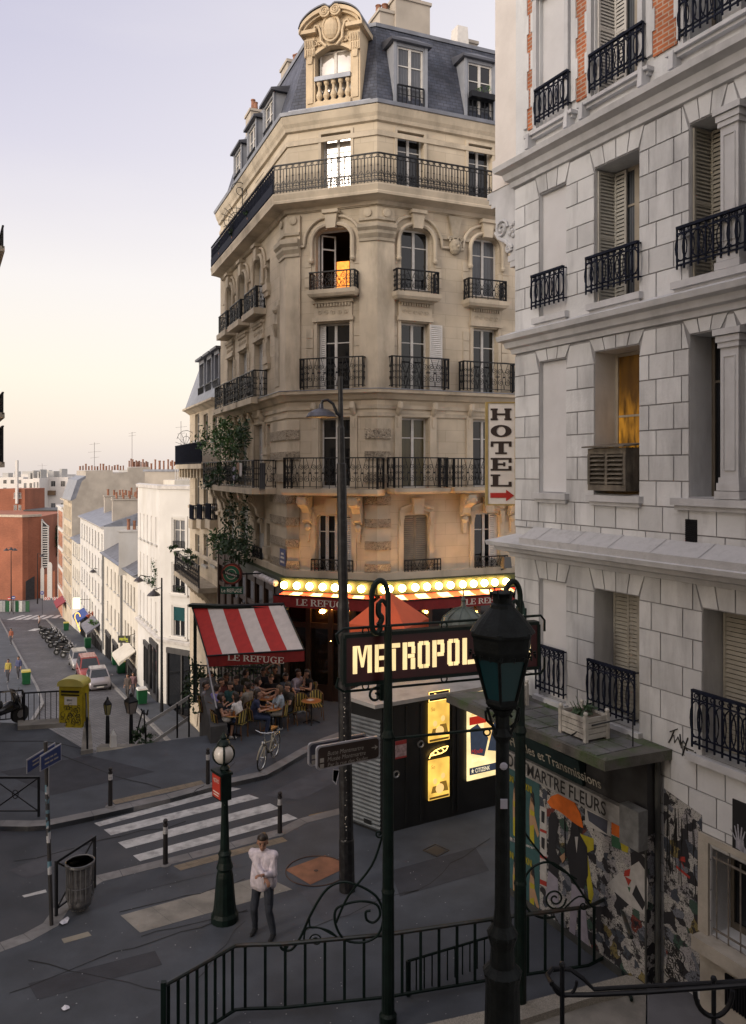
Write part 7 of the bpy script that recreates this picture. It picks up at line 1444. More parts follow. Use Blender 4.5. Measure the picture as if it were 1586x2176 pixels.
o,u0,u1,z0,z1=kpanel('pasted_flyer',841,865,1576,1614,mat('pink_flyer',(.34,.24,.25),.7,var=.4,scale=14),.031,.036);b=MB();b.box(KF,u0,u1,.037,.04,z1-.09,z1);b.box(KF,u0,u1,.037,.04,z0,z0+.04);obj('flyer_stripe',b,mat('flyer_red',(.28,.03,.03),.6),o)
c=P(826,1300,21);OR=mat('orange_parasol_canvas',(.62,.10,.03),.7,var=.08,scale=2);t=thing('orange_parasol','plain orange red square parasol between the globe lights and the metro sign','parasol',(c.x,c.y,0));za,zb_,hw=H-256/F*21,H-326/F*20.6,1.0
b=MB();q=[(c.x+hw*math.cos(a)*1.15,c.y+hw*math.sin(a)*1.15)for a in[R(-70+90*i)for i in range(4)]];b.add([(c.x,c.y,za)]+[(x,y,zb_)for x,y in q]+[(x,y,zb_-.26)for x,y in q],[[0,1,2],[0,2,3],[0,3,4],[0,4,1]]+[[1+i,1+(i+1)%4,5+(i+1)%4,5+i]for i in range(4)]);obj('canopy',b,OR,t);b=MB();b.tube([(c.x,c.y,0),(c.x,c.y,za)],.03,8);obj('pole',b,IRON,t)
c=P(985,1330,21.5);t=thing('advertising_column','round column with ribbed grey green dome behind the metro sign','advertising column',(c.x,c.y,0));zb_=H-338/F*21.5;DG=mat('verdigris_zinc',(.075,.095,.085),.5,var=.3,scale=3);b=MB();b.lathe((c.x,c.y,0),[(.75,0),(.75,.3),(.62,.4),(.62,zb_-.2),(.72,zb_-.1),(.72,zb_)],20);obj('shaft',b,GREEN,t);b=MB();b.lathe((c.x,c.y,zb_),[(.66,0),(.64,.12),(.52,.36),(.3,.52),(.08,.6),(.05,.75),(.07,.8),(.02,.9),(.01,1.3)],20)
for k in range(10):a=6.283*k/10;b.tube([(c.x+r_*math.cos(a),c.y+r_*math.sin(a),zb_+z)for r_,z in((.66,.01),(.65,.12),(.53,.37),(.31,.53),(.08,.61))],.014,4)
obj('dome',b,DG,t)
# ------------------------------------------------------------------ metro entrance: portico with lit sign, posts, iron railings
mt=thing('metro_entrance_sign','dark red METROPOLITAIN sign with lit letters hung between two green iron posts','sign',G(826,2172));p1,p2=G(825,2172),G(1106,2150)
A_,B_=P(736,HY,11.9),P(1142,HY,12.95);MFr=Fr(A_.xy,(B_-A_).xy);ML=(B_-A_).xy.length
mz=lambda py,px=736,d=0:MFr.z(px,py,d);zT,zB=MFr.z(736,1356),MFr.z(736,1452)
for nm,p,px,loop in(('p',p1,815,1),('q',p2,1100,1)):
 b=MB();zt=H-(1330-HY)/F*p.y;b.lathe((p.x,p.y,0),[(.13,0),(.13,.12),(.095,.16),(.09,1.9),(.10,1.95),(.085,2.0),(.08,4.2),(.10,4.25),(.07,4.35),(.055,zt)],12)
 f=Fr(p.xy,MFr.U.xy);rr_=.12;pts=[(0,zt)]+[(-.13+.13*math.cos(a),zt+.42+.26*math.sin(a))for a in[math.pi*i/12 for i in range(13)]]+[(-.26,zt+.1),(-.24,zt-.05),(-.17,zt-.1),(-.12,zt-.02),(-.15,zt+.06)]
 b.tube(smooth([f.p(u,0,z)for u,z in pts],3),.042,7);b.tube(smooth([f.p(u,0,z)for u,z in[(-.02,zt+.3),(-.08,zt+.38),(-.14,zt+.34),(-.15,zt+.2),(-.10,zt+.12),(-.13,zt+.04)]]),[.03]*10+[.045]*16,6);obj('post',b,GREEN,mt)
b=MB();b.box(MFr,0,ML,-.12,.0,zB,zT);obj('board',b,mat('dark_red_enamel',(.045,.005,.007),.4,var=.2),mt);b=MB()
for q in((-.03,ML+.03,zT,zT+.05),(-.03,ML+.03,zB-.05,zB),(-.05,0,zB,zT),(ML,ML+.05,zB,zT)):b.box(MFr,q[0],q[1],-.15,.02,q[2],q[3])
obj('frame',b,GREEN,mt)
b=MB()
for zz,s in((zT+.13,1),(zB-.14,-1)):
 b.tube([MFr.p(-.1,-.06,zz-.22*s),MFr.p(-.14,-.06,zz-.08*s),MFr.p(-.02,-.06,zz)]+[MFr.p(ML*i/6,-.06,zz)for i in range(7)]+[MFr.p(ML+.1,-.06,zz),MFr.p(ML+.17,-.06,zz-.08*s),MFr.p(ML+.17,-.06,zz-.26*s)],.02,6)
 for k in(.1,.5,.93):b.tube([MFr.p(ML*k+.05*math.cos(a),-.06,zz-.055*s+.05*math.sin(a))for a in[6.283*i/12 for i in range(12)]],.012,5,closed=True)
q0=MFr.p(MFr.u(826),-.06,0);zz=H-556/F*12.2;b.tube([Vector((p1.x,p1.y,zz)),Vector((p2.x,p2.y,H-542/F*p2.y))],.022,6);b.tube([P(1035,1556,12.1)+Vector((.05*math.cos(a),0,.05*math.sin(a)))for a in[6.283*i/12 for i in range(12)]],.014,5,closed=True)
for u in(MFr.u(812),MFr.u(1098)):b.box(MFr,u-.04,u+.04,-.14,.05,zB-.3,zB-.05);b.tube([MFr.p(u+x,.0,z)for x,z in spiral((-.1,zB-.22),.14,1.3)],.02,5)
obj('ironwork',b,GREEN,mt)
LIT=glow('lit_white_glass_letters',(1.0,.77,.38),.82,.12,3);b=MB();g_=.10
S_={'M':[(0,.22,0,1),(.78,1,0,1),'V'],'E':[(0,.34,0,1),(.40,1,0,.16),(.40,1,.84,1),(.40,.86,.43,.57)],'T':[(.36,.66,0,.8),(0,1,.84,1)],'R':[(0,.34,0,1),(.42,.95,.84,1),(.42,.95,.42,.56),(.72,1,.58,.84),(.66,1,0,.40)],'O':[(0,.32,.06,.94),(.68,1,.06,.94),(.10,.46,0,.14),(.54,.90,0,.14),(.10,.46,.86,1),(.54,.90,.86,1)],'P':[(0,.34,0,1),(.42,.95,.84,1),(.42,.95,.40,.54),(.70,1,.52,.86)],'L':[(0,.34,0,1),(.42,1,0,.16)],'I':[(0,1,0,1)],'A':[(0,.3,0,.9),(.7,1,0,.9),(.2,.8,.84,1),(.36,.64,.36,.5)],'N':[(0,.3,0,1),(.7,1,0,1),'D']}
for ch,a,c_ in(('M',750,790),('E',797,819),('T',823,850),('R',856,882),('O',888,913),('P',919,944),('O',951,976),('L',983,1009),('I',1016,1024),('T',1030,1054),('A',1059,1083),('I',1089,1097),('N',1102,1127)):
 u0,u1=MFr.u(a),MFr.u(c_);z0,z1=zB+.13,zT-.13;h_=z1-z0;w_=u1-u0
 for q in S_[ch]:
  if q=='V':[b.prism(MFr,[(u0+w_*x,z0+h_*z)for x,z in((.5+s*.27,1),(.5+s*.06,.22),(.5+s*.0,.22),(.5+s*.0,.5),(.5+s*.14,1))],.001,.014)for s in(-1,1)]
  elif q=='D':b.prism(MFr,[(u0+w_*.34,z0+h_),(u0+w_*.44,z0+h_),(u0+w_*.66,z0),(u0+w_*.56,z0)],.001,.014)
  else:b.box(MFr,u0+w_*q[0],u0+w_*q[1],.001,.014,z0+h_*q[2],z0+h_*q[3])
obj('lit_lettering',b,LIT,mt)
rt=thing('metro_railing','dark green iron railing with scrolls round the metro stairwell','railing',G(640,2170));RG=mat('worn_green_rail',(.010,.015,.013),.35,var=.3,scale=9,coat=.2,stain=((.10,.045,.02),6,.45))
zr_=1.06;tp=[P(348,2095,(H-zr_)*F/1095),P(500,2010,(H-zr_)*F/1010),P(522,2008,(H-zr_)*F/1008),P(600,2005,(H-zr_)*F/1006),P(822,1986,(H-zr_)*F/986),P(1060,1950,(H-zr_)*F/951),P(1250,1926,(H-zr_)*F/927),P(1292,1905,(H-zr_)*F/908),P(1318,1925,(H-zr_)*F/924)]
for p in tp:p.z=zr_
tp2=tp+[Vector((tp[-1].x-.1,tp[-1].y-.9,zr_))]
b=MB();b.tube(tp2,.032,8);obj('top_rail',b,RG,rt);b=MB();b.tube([Vector((p.x,p.y,.1))for p in tp2],.028,6);obj('bottom_rail',b,GREEN,rt)
def along(pts,sp):
 acc=sp*.5
 for a,c in zip(pts,pts[1:]):
  L_=(c-a).length;s=acc
  while s<L_:yield a.lerp(c,s/L_);s+=sp
  acc=s-L_
for i,p in enumerate(list(along(tp[1:],.30))+list(along(tp[:2],.16))):b=MB();b.box(loc_frame(p.x,p.y,.1),-.022,.022,-.012,.012,.1,zr_);obj('baluster',b,GREEN,rt)
b=MB();[b.box(loc_frame(p.x,p.y,.1),-.035,.035,-.035,.035,-.05,zr_+.06)for p in(tp[0],tp[4],tp[7])];obj('post',b,GREEN,rt)
for s_,base,tip,big in((1,(602,2010),(812,1770),((808,1898),62)),(-1,(1292,1915),(1106,1750),((1178,1905),50))):
 Yq=12.2 if s_>0 else 13.0;b=MB();q=lambda px,py:P(px,py,Yq);k=lambda pts,r=.02:b.tube(smooth([q(*p)for p in pts],4),r,6)
 if s_>0:
  k([(596,2002)]+[(603+7*math.cos(a),2010+8*math.sin(a))for a in[R(200+40*i)for i in range(8)]][::-1][:1]+[(620,2018),(640,1990),(660,1945),(690,1895),(722,1875),(758,1880),(800,1905),(815,1945),(805,1985),(775,2002),(735,1998),(715,1970),(712,1940),(725,1925),(765,1915),(800,1922),(808,1945),(795,1960),(780,1955),(778,1938),(788,1935)])
  k([(715,1960),(740,1905),(790,1840),(812,1780)],.018);k([(658,1950)]+[(660,1970),(680,1972),(705,1985),(715,1990)],.014)
  k([(646,2000),(650,1975),(668,1970),(700,1978),(720,1995)],.014);k([(x,z)for x,z in spiral((672,1998),14,1.6,math.pi)],.012);k([(x,z)for x,z in spiral((604,2010),8,1.3)],.014);k([(x,z)for x,z in spiral((806,1772),9,1.4)],.014)
 else:
  k([(1180,1948),(1150,1950),(1120,1930),(1112,1880),(1130,1845),(1165,1832),(1200,1850),(1225,1880),(1252,1920),(1265,1930)]);k([(x,z)for x,z in spiral((1180,1910),24,1.9)],.016);k([(1110,1760),(1130,1790),(1165,1830),(1225,1868)],.016);k([(1200,1930),(1230,1905),(1255,1915)],.014);k([(x,z)for x,z in spiral((1240,1925),9,1.3)],.012)
 obj('scroll',b,GREEN,rt)
it=thing('stair_gate_railing','lower sloping iron railing with close bars inside the metro stairwell','railing',G(865,2140));b=MB();t0,t1=P(868,2042,12.5),P(1060,1985,13.4);b0,b1=P(868,2135,12.5),P(1060,2105,13.4)
b.tube([t0,t1],.022,6);b.tube([b0,b1],.02,6);obj('rails',b,GREEN,it)
for i in range(13):b=MB();s=i/12;b.tube([t0.lerp(t1,s),b0.lerp(b1,s)],.04 if i==0 else.012,6);obj('bar',b,GREEN,it)
def prm(name,quad,z1,m,h=.4):b=MB();b.slab([tuple(G(x,y,z1).xy)for x,y in quad],z1-h,z1);return ground_obj(name,b,m)
prm('stairwell_kerb_paving',[(640,2240),(820,2195),(1110,2130),(1330,2072),(1372,2078),(1376,2090),(1240,2125),(1100,2170),(700,2280)],.16,GRANITE)
prm('stairwell_kerb_side_paving',[(700,2290),(1100,2172),(1240,2128),(1374,2094),(1372,2200),(1100,2330)],.05,CONC,.5)
prm('landing_paving',[(1376,2100),(1420,2094),(1530,2080),(1700,2062),(1800,2400),(1376,2400)],.25,mat('grey_landing_slab',(.12,.12,.13),.8,var=.2,scale=2,bump=.3),.5)
b=MB();b.slab([(-3.2,2.0),(7,2.0),(7,7.55),(-3.2,7.55)],2.2,2.72)
for i in range(9):b.slab([(3.2,7.55+i*.3),(7,7.55+i*.3),(7,7.85+i*.3),(3.2,7.85+i*.3)],-.2,2.44-i*.28)
ground_obj('upper_stairs',b,GRANITE)
ht_=thing('hand_rail','black tubular hand rail with rounded end on the stairs at the lower right','handrail',G(1195,2200));Yh=9.6;q=lambda px,py,Y=Yh:P(px,py,Y);b=MB();b.tube([q(1600,2092,9.2),q(1380,2108,9.5),q(1250,2114),q(1200,2114),q(1172,2090),q(1163,2072,9.9),q(1175,2058,10),q(1212,2060,10),q(1240,2080,10),q(1262,2102,10),q(1600,2084,9.6)],.028,8);obj('rail',b,IRON,ht_)
for px,y0 in((1195,2050),(1517,2080)):b=MB();b.tube([q(px,y0),q(px,2340)],.028,8);b.ball(q(px,y0),.04,8);obj('post',b,IRON,ht_)
b=MB();b.tube([q(1517+40*math.cos(a),2105+55*math.sin(a))for a in[math.pi*i/12 for i in range(13)]],.03,8);obj('stirrup',b,IRON,ht_);b=MB();b.tube([q(1200+26*math.cos(a),2085+32*math.sin(a))for a in[math.pi*i/10 for i in range(11)]],.02,6);obj('stirrup',b,IRON,ht_)
# ------------------------------------------------------------------ big lantern in the foreground
Yl=7.0;lx=(1068-CX)/F*Yl;lz=lambda py:H-(py-HY)/F*Yl;rp=lambda w_:w_/2/F*Yl
lt=thing('foreground_street_lantern','large dark street lantern with teal glass in the right foreground','street lamp',(lx,Yl,2.72));LK=mat('black_green_cast_iron',(.007,.009,.0095),.5,var=.35,scale=12,spec=.12,bump=.25,bscale=40);c=(lx,Yl,0)
b=MB();b.lathe(c,[(rp(86),2.72),(rp(76),lz(2160)),(rp(72),lz(2090)),(rp(76),lz(2075)),(rp(82),lz(2062)),(rp(54),lz(2048)),(rp(49),lz(2012)),(rp(62),lz(1990)),(rp(64),lz(1980)),(rp(40),lz(1962)),(rp(33),lz(1930)),(rp(31),lz(1760)),(rp(28),lz(1575)),(rp(46),lz(1560)),(rp(30),lz(1545)),(rp(30),lz(1520)),(rp(50),lz(1504))],18)
for k in range(9):
 for y,rr_ in((1984,64),(2064,82)):a=6.283*k/9;b.ball((lx+rp(rr_*.97)*math.cos(a),Yl+rp(rr_)*math.sin(a),lz(y)),.012,6)
obj('pole',b,LK,lt)
b=MB();N_=6;off=.26
def hexa(prof,m_=None):t=MB();t.lathe((0,0,0),prof,N_);ro=Matrix.Rotation(off,3,'Z');b.add([ro@v+Vector(c)for v in t.v],t.f)
hexa([(rp(64),lz(1500)),(rp(76),lz(1492)),(rp(76),lz(1484)),(rp(66),lz(1480))]);hexa([(rp(118),lz(1396)),(rp(130),lz(1378)),(rp(134),lz(1352)),(rp(142),lz(1346)),(rp(140),lz(1338)),(rp(120),lz(1334))])
b.lathe(c,[(rp(138),lz(1341)),(rp(118),lz(1327)),(rp(92),lz(1311)),(rp(70),lz(1299)),(rp(54),lz(1291)),(rp(50),lz(1284)),(rp(40),lz(1280)),(rp(42),lz(1266)),(rp(52),lz(1259)),(rp(36),lz(1256)),(rp(10),lz(1258))],20)
ro=Matrix.Rotation(off,3,'Z')
for k in range(6):
 a=6.283*k/6;p,q_=[ro@Vector((r_*math.cos(a),r_*math.sin(a),0))for r_ in(rp(70),rp(126))];b.tube([Vector((lx+p.x,Yl+p.y,lz(1484))),Vector((lx+q_.x,Yl+q_.y,lz(1390)))],.014,6)
 for j in range(3):a2=a+(j-1)*.33;b.tube([(lx+rp(140)*.97*math.cos(a2),Yl+rp(140)*.97*math.sin(a2),lz(1384)),(lx+rp(140)*math.cos(a2),Yl+rp(140)*math.sin(a2),lz(1394))],[.016,.004],6)
 b.tube([(lx+rp(48)*math.cos(a),Yl+rp(48)*math.sin(a),lz(1270)),(lx+rp(56)*math.cos(a),Yl+rp(56)*math.sin(a),lz(1250))],[.012,.005],5)
for s in(-1,1):b.tube([(lx+s*x/F*Yl,Yl,lz(y))for x,y in((18,1545),(34,1530),(36,1512),(24,1504),(14,1514),(20,1524))],.012,6);b.tube([(lx+s*x/F*Yl,Yl-.05,lz(y))for x,y in((14,1560),(24,1535),(34,1500))],.012,6)
obj('lantern_frame',b,LK,lt);b=MB();hexa([(rp(68),lz(1486)),(rp(118),lz(1392))]);obj('glass',b,glassm('teal_lantern_glass',(.004,.032,.038),.12,wob=.1),lt)
b=MB();b.box(Fr((lx,Yl),(1,0)),-.03,.03,rp(37),rp(37)+.01,lz(1710),lz(1690));b.ball((lx+.0,Yl-rp(34),lz(1622)),.035,10,sy=.3);obj('sticker',b,mat('pale_sticker',(.30,.30,.36),.6),lt)
# ------------------------------------------------------------------ tall street light with direction plates
b0=G(738,1892);tl=thing('tall_street_light','tall dark street light pole with curved arm and bell lamp before the corner building','street lamp',b0);tt=Vector((-.64,b0.y,H+200/F*b0.y));L_=lambda s:b0.lerp(tt,s);b=MB();b.tube([L_(s)for s in(0,.02,.1,.102,.3,.55,.56,.83,.832,.9,.905,1)],[.16,.155,.15,.14,.13,.115,.10,.095,.075,.07,.052,.045],12);obj('pole',b,mat('charcoal_pole',(.010,.0095,.011),.5,var=.35,scale=9,stain=((.14,.14,.14),9,.2)),tl)
Yp=b0.y;q=lambda px,py:P(px,py,Yp-.05);b=MB();b.tube([q(722,884),q(716,878),q(708,858),q(697,850),q(686,852),q(682,862)],.03,7);obj('arm',b,IRON,tl);b=MB();c=q(683,887);b.lathe(c,[(.29,0),(.295,.015),(.25,.09),(.14,.15),(.05,.18),(.04,.26)],18);b.lathe(c,[(.27,.005),(.1,.05),(1e-4,.05)],18);obj('lamp_shade',b,mat('blue_grey_lamp_shade',(.06,.06,.075),.4,metal=.4),tl)
b=MB();[b.ball(L_(s)+Vector((random.uniform(-.02,.02),-.13,0)),random.uniform(.006,.014),5)for s in[random.uniform(.08,.42)for _ in range(46)]];obj('paint_specks',b,LETW,tl)
def plate(name,label,px0,px1,y0,y1,y0r,y1r,Y,dY,col,lines,arrow):
 A,B=P(px0,1600,Y),P(px1,1600,Y+dY);fr=Fr(A.xy,(B-A).xy);L_=(B-A).xy.length;z0,z1=fr.z(px0,y1),fr.z(px0,y0);t=thing(name,label,'sign',A.xy.to_3d()+Vector((0,0,z0)));r=.07
 rd=lambda e:[(e+r-r*math.cos(a)if i<2 else L_-e-r+r*math.cos(a),(z0+e+r-r*math.sin(a))if i in(0,3)else z1-e-r+r*math.sin(a))for i,aa in((0,(90,0)),(1,(0,90)),(2,(90,0)),(3,(0,90)))for a in[R(aa[0]+(aa[1]-aa[0])*k/4)for k in range(5)]]
 b=MB();b.prism(fr,rd(0),-.05,.0);obj('rim',b,mat('pale_aluminium_rim',(.38,.38,.42),.4,metal=.4),t);b=MB();b.prism(fr,rd(.03),.001,.006);o=obj('plate',b,col,t);l=MB()
 for k,s in enumerate(lines):l.text(fr,s,L_*.16,z1-.16-(z1-z0-.12)/3*k-.04,.085,.007,.002,sx=.86,shear=.2)
 if arrow:zz=(z0+z1)/2+.02;l.box(fr,L_*.86,L_*.93,.007,.009,zz-.01,zz+.01);l.prism(fr,[(L_*.91,zz-.05),(L_*.96,zz),(L_*.91,zz+.05),(L_*.92,zz)],.007,.009)
 for k in range(1,3):zz=z1-.18-(z1-z0-.12)/3*k;l.box(fr,L_*.05,L_*.11,.007,.009,zz-.02,zz+.06)
 obj('lettering',l,mat('dull_sign_letters',(.26,.24,.22),.6),o);return t
BRN=mat('dark_brown_sign',(.028,.018,.016),.4,var=.2)
plate('direction_sign','front brown direction plate Butte Montmartre, Musée Montmartre on the tall pole',673,808,1587,1638,1568,1622,14.75,.62,BRN,['Butte Montmartre','Musée Montmartre','Par la rue des Saules'],True);plate('direction_sign','rear grey blue direction plate half hidden behind the brown one on the tall pole',656,780,1580,1630,1565,1610,15.3,.6,mat('grey_blue_sign',(.05,.05,.07),.5),[],False)
b=MB();c=q(713,1655);b.poly([q(708,1635),q(722,1636),q(715,1668),q(707,1660)]);b.poly([q(709,1636),q(721,1637),q(714,1664),q(708,1658)]);solo('torn_paper',b,mat('torn_flyer',(.3,.3,.34),.8),'torn pale paper tied under the direction plates','flyer',base=c)
c=G(478,1955);gt_=thing('globe_metro_lamp','green cast iron metro lamp with white globe and red sign box','street lamp',c);Yg=c.y;gz=lambda py:H-(py-HY)/F*Yg;gr=lambda w_:w_/2/F*Yg;b=MB()
b.lathe((c.x,c.y,0),[(gr(58),0),(gr(58),gz(1942)),(gr(50),gz(1935)),(gr(46),gz(1920)),(gr(36),gz(1860)),(gr(30),gz(1848)),(gr(36),gz(1842)),(gr(28),gz(1830)),(gr(25),gz(1818)),(gr(29),gz(1813)),(gr(20),gz(1806)),(gr(15),gz(1720)),(gr(13),gz(1690)),(gr(16),gz(1686)),(gr(13),gz(1640)),(gr(22),gz(1632)),(gr(12),gz(1625)),(gr(26),gz(1618))],16);obj('pole',b,GREEN,gt_)
b=MB();b.ball((c.x-.02,c.y,gz(1602)),gr(42),20);obj('globe',b,mat('opal_glass_globe',(.62,.58,.53),.25),gt_,True);b=MB();cc_=(c.x-.02,c.y,0);b.lathe(cc_,[(gr(24),gz(1584)),(gr(30),gz(1580)),(gr(22),gz(1574)),(gr(12),gz(1570)),(gr(15),gz(1566)),(gr(4),gz(1558)),(.005,gz(1552))],12)
for k in range(4):a=-1.35+k*math.pi/2;b.tube([(cc_[0]+gr(44)*math.cos(e)*math.cos(a),c.y+gr(44)*math.cos(e)*math.sin(a),gz(1602)+gr(44)*math.sin(e))for e in[R(-80+16*i)for i in range(11)]],.022,5)
obj('globe_cage',b,GREEN,gt_);z0,z1=gz(1693),gz(1640);E_=P(471,HY,Yg-.25);NF=Fr(E_.xy+Vector((-.62,.78))*.36,(.62,-.78),(-.78,-.62));sb=MB();sb.box(NF,0,.36,-.2,0,z0,z1);sb.box(NF,-.02,.38,-.22,.02,z1,z1+.04);sb.tube([NF.p(.3,-.1,z0),NF.p(.3,-.12,z0-.1),Vector((c.x,c.y,z0-.15))],.02,5);sb.tube([NF.p(.3,-.1,z1),Vector((c.x,c.y,z1+.1))],.025,5);obj('sign_box',sb,GREEN,gt_)
b=MB();b.box(NF,.03,.33,.001,.012,z0+.03,z1-.02);o=obj('red_panel',b,mat('metro_red',(.42,.035,.02),.5),gt_);b=MB();b.text(NF,'METRO',.18,z1-.15,.075,.013,.002,'CENTER',.62);b.box(NF,.06,.30,.013,.015,z0+.12,z0+.14);b.box(NF,.08,.27,.013,.015,z0+.07,z0+.09);obj('lettering',b,LETW,o)
# ------------------------------------------------------------------ flower shop lean-to against the hotel
FP=Fr(FH.p(0,.32,0).xy,FH.U.xy);SE=3.72;st_=thing('flower_shop','small flower shop lean-to with mossy flat roof, faded fascia lettering and pasted posters','shop',FP.p(0,0,0))
MOSS=mat('mossy_roof',(.10,.095,.085),.95,var=.35,scale=2.5,bump=.8,bscale=30,stain=((.04,.085,.012),1.6,1.0));b=MB()
rf=[FH.p(-.05,.02,0),FH.p(SE+.18,.02,0),FH.p(SE+.05,1.30,0),FH.p(-.35,1.42,0)];b.slab([(p.x,p.y)for p in rf],3.70,3.86)
for i in range(60):u=random.uniform(-.2,SE);d=random.choice((random.uniform(.05,.3),random.uniform(1.0,1.3)));c=FH.p(u,d,3.86);b.ball(c,random.uniform(.015,.05),5,sz=.5)
obj('roof',b,MOSS,st_);b=MB()
for i in range(7):
 for j in range(3):u,d=.3+i*.47,.3+j*.33;b.box(FH,u,u+.44,d,d+.30,3.861,3.868+random.random()*.006)
obj('roof_slab',b,mat('grey_roof_slab',(.13,.13,.135),.9,var=.3,scale=3,bump=.4,stain=((.045,.085,.015),1.7,.9)),st_)
TORN=mat('torn_poster_paper',(.30,.29,.28),.9,var=.2,scale=6);nt=TORN.node_tree;N=nt.nodes.new;Lk_=nt.links.new
uv=N('ShaderNodeUVMap');uv.uv_map='UVMap';n0=N('ShaderNodeTexNoise');n0.inputs['Scale'].default_value=5;n0.inputs['Detail'].default_value=4;Lk_(uv.outputs[0],n0.inputs[0]);ad=N('ShaderNodeMix');ad.data_type='RGBA';ad.blend_type='ADD';ad.inputs[0].default_value=.22;Lk_(uv.outputs[0],ad.inputs[6]);Lk_(n0.outputs[1],ad.inputs[7])
vo=N('ShaderNodeTexVoronoi');vo.inputs['Scale'].default_value=6.5;Lk_(ad.outputs[2],vo.inputs[0]);sp_=N('ShaderNodeSeparateXYZ');Lk_(vo.outputs['Color'],sp_.inputs[0])
r1=N('ShaderNodeValToRGB');r1.color_ramp.interpolation='CONSTANT';e=r1.color_ramp.elements;e[0].position=0;e[0].color=(.34,.33,.32,1);e[1].position=.97;e[1].color=(.04,.08,.06,1)
for p,c in((.22,(.018,.018,.022,1)),(.36,(.40,.39,.37,1)),(.52,(.05,.06,.08,1)),(.60,(.30,.29,.30,1)),(.70,(.20,.16,.06,1)),(.725,(.36,.35,.34,1)),(.84,(.16,.035,.025,1)),(.86,(.15,.16,.19,1))):k=e.new(p);k.color=c
Lk_(sp_.outputs[0],r1.inputs[0]);n1=N('ShaderNodeTexNoise');n1.inputs['Scale'].default_value=7;n1.inputs['Detail'].default_value=10;n1.inputs['Roughness'].default_value=.75;Lk_(uv.outputs[0],n1.inputs[0])
mr=N('ShaderNodeMapRange');mr.inputs[1].default_value=.50;mr.inputs[2].default_value=.54;Lk_(n1.outputs[0],mr.inputs[0]);sb_=N('ShaderNodeMapRange');sb_.inputs[1].default_value=.45;sb_.inputs[2].default_value=.5;Lk_(sp_.outputs[1],sb_.inputs[0]);ml=N('ShaderNodeMath');ml.operation='MULTIPLY';Lk_(mr.outputs[0],ml.inputs[0]);Lk_(sb_.outputs[0],ml.inputs[1])
wv=N('ShaderNodeTexWave');wv.inputs['Scale'].default_value=5;wv.inputs['Distortion'].default_value=26;wv.inputs['Detail'].default_value=5;wv.inputs['Detail Scale'].default_value=2.2;Lk_(uv.outputs[0],wv.inputs[0]);wr=N('ShaderNodeMapRange');wr.inputs[1].default_value=.93;wr.inputs[2].default_value=.96;Lk_(wv.outputs[1],wr.inputs[0]);mm=N('ShaderNodeMath');mm.operation='MAXIMUM';Lk_(ml.outputs[0],mm.inputs[0]);Lk_(wr.outputs[0],mm.inputs[1])
mi=N('ShaderNodeMix');mi.data_type='RGBA';Lk_(mm.outputs[0],mi.inputs[0]);Lk_(r1.outputs[0],mi.inputs[6]);mi.inputs[7].default_value=(.02,.02,.024,1);Lk_(mi.outputs[2],nt.nodes['Principled BSDF'].inputs['Base Color'])
DW_=mat('dark_shop_wall',(.03,.03,.032),.8,var=.4);b=MB();b.box(FH,.0,SE-.08,.03,.29,-.1,3.70);obj('cabin_wall',b,DW_,st_);b=MB();b.box(FP,.02,SE-.06,-.27,.02,.12,2.47);obj('poster_wall',b,TORN,st_)
b=MB();b.tube([FP.p(SE-.02,-.2,-.1),FP.p(SE-.02,-.2,3.7)],.045,8);b.box(FP,SE-.06,SE-.03,.021,.04,.1,2.5);b.box(FP,.0,SE,-.01,.05,-.1,.12);obj('corner_post',b,mat('grey_corner_post',(.05,.052,.05),.7,var=.3),st_)
b=MB();b.add([FP.p(.0,.06,2.80),FP.p(2.3,.06,2.80),FP.p(2.3,.16,3.24),FP.p(.0,.16,3.24),FP.p(0,.0,2.80),FP.p(2.3,0,2.80),FP.p(2.3,0,3.3),FP.p(0,0,3.3)],[[0,1,2,3],[1,5,6,2],[3,2,6,7],[0,3,7,4]]);o=obj('green_fascia',b,mat('bottle_green_fascia',(.008,.022,.022),.5,var=.3),st_)
b=MB();b.text(FP,'es Florales et Transmissions',.1,2.93,.18,0,.004,sx=.95,bold=.008)
for v in b.v:v+=FP.N*(.075+(v.z-2.80)*.228)
obj('lettering',b,mat('faded_cream_letters',(.33,.31,.26),.8,var=.3,scale=6),o)
b=MB();b.box(FP,.0,SE-.06,.0,.10,2.47,2.78);o=obj('white_fascia',b,mat('grimy_white_fascia',(.27,.265,.26),.8,var=.25,scale=4,stain=((.10,.09,.085),3,.7)),st_)
b=MB();b.text(FP,'MONTMARTRE FLEURS',.02,2.515,.235,.101,.004,sx=.86,bold=.012);obj('lettering',b,mat('black_fascia_letters',(.015,.015,.016),.6),o)
u0,u1=FP.u(1346),SE+.06;b=MB();b.box(FP,u0,u1,.102,.30,2.34,2.95);obj('metal_box',b,mat('grey_metal_box',(.16,.165,.165),.6,var=.3,scale=6,stain=((.06,.06,.06),5,.6)),st_)
def pp(px,py,d=.0):u,z=FP.px(px,py,d);return u,z
def art(b,pts,d,m=0):b.prism(FP,[pp(*q,d)for q in pts],d,d+.003,m)
PM=[mat('poster_'+n,c,.75,var=.12,scale=9)for n,c in(('teal',(.03,.085,.09)),('lemon',(.36,.31,.02)),('skin',(.36,.22,.13)),('white',(.40,.39,.38)),('red',(.32,.03,.02)),('black',(.014,.014,.018)),('lilac',(.26,.24,.29)),('orange',(.55,.12,.012)),('slate',(.05,.055,.08)),('moss',(.03,.10,.05)))]
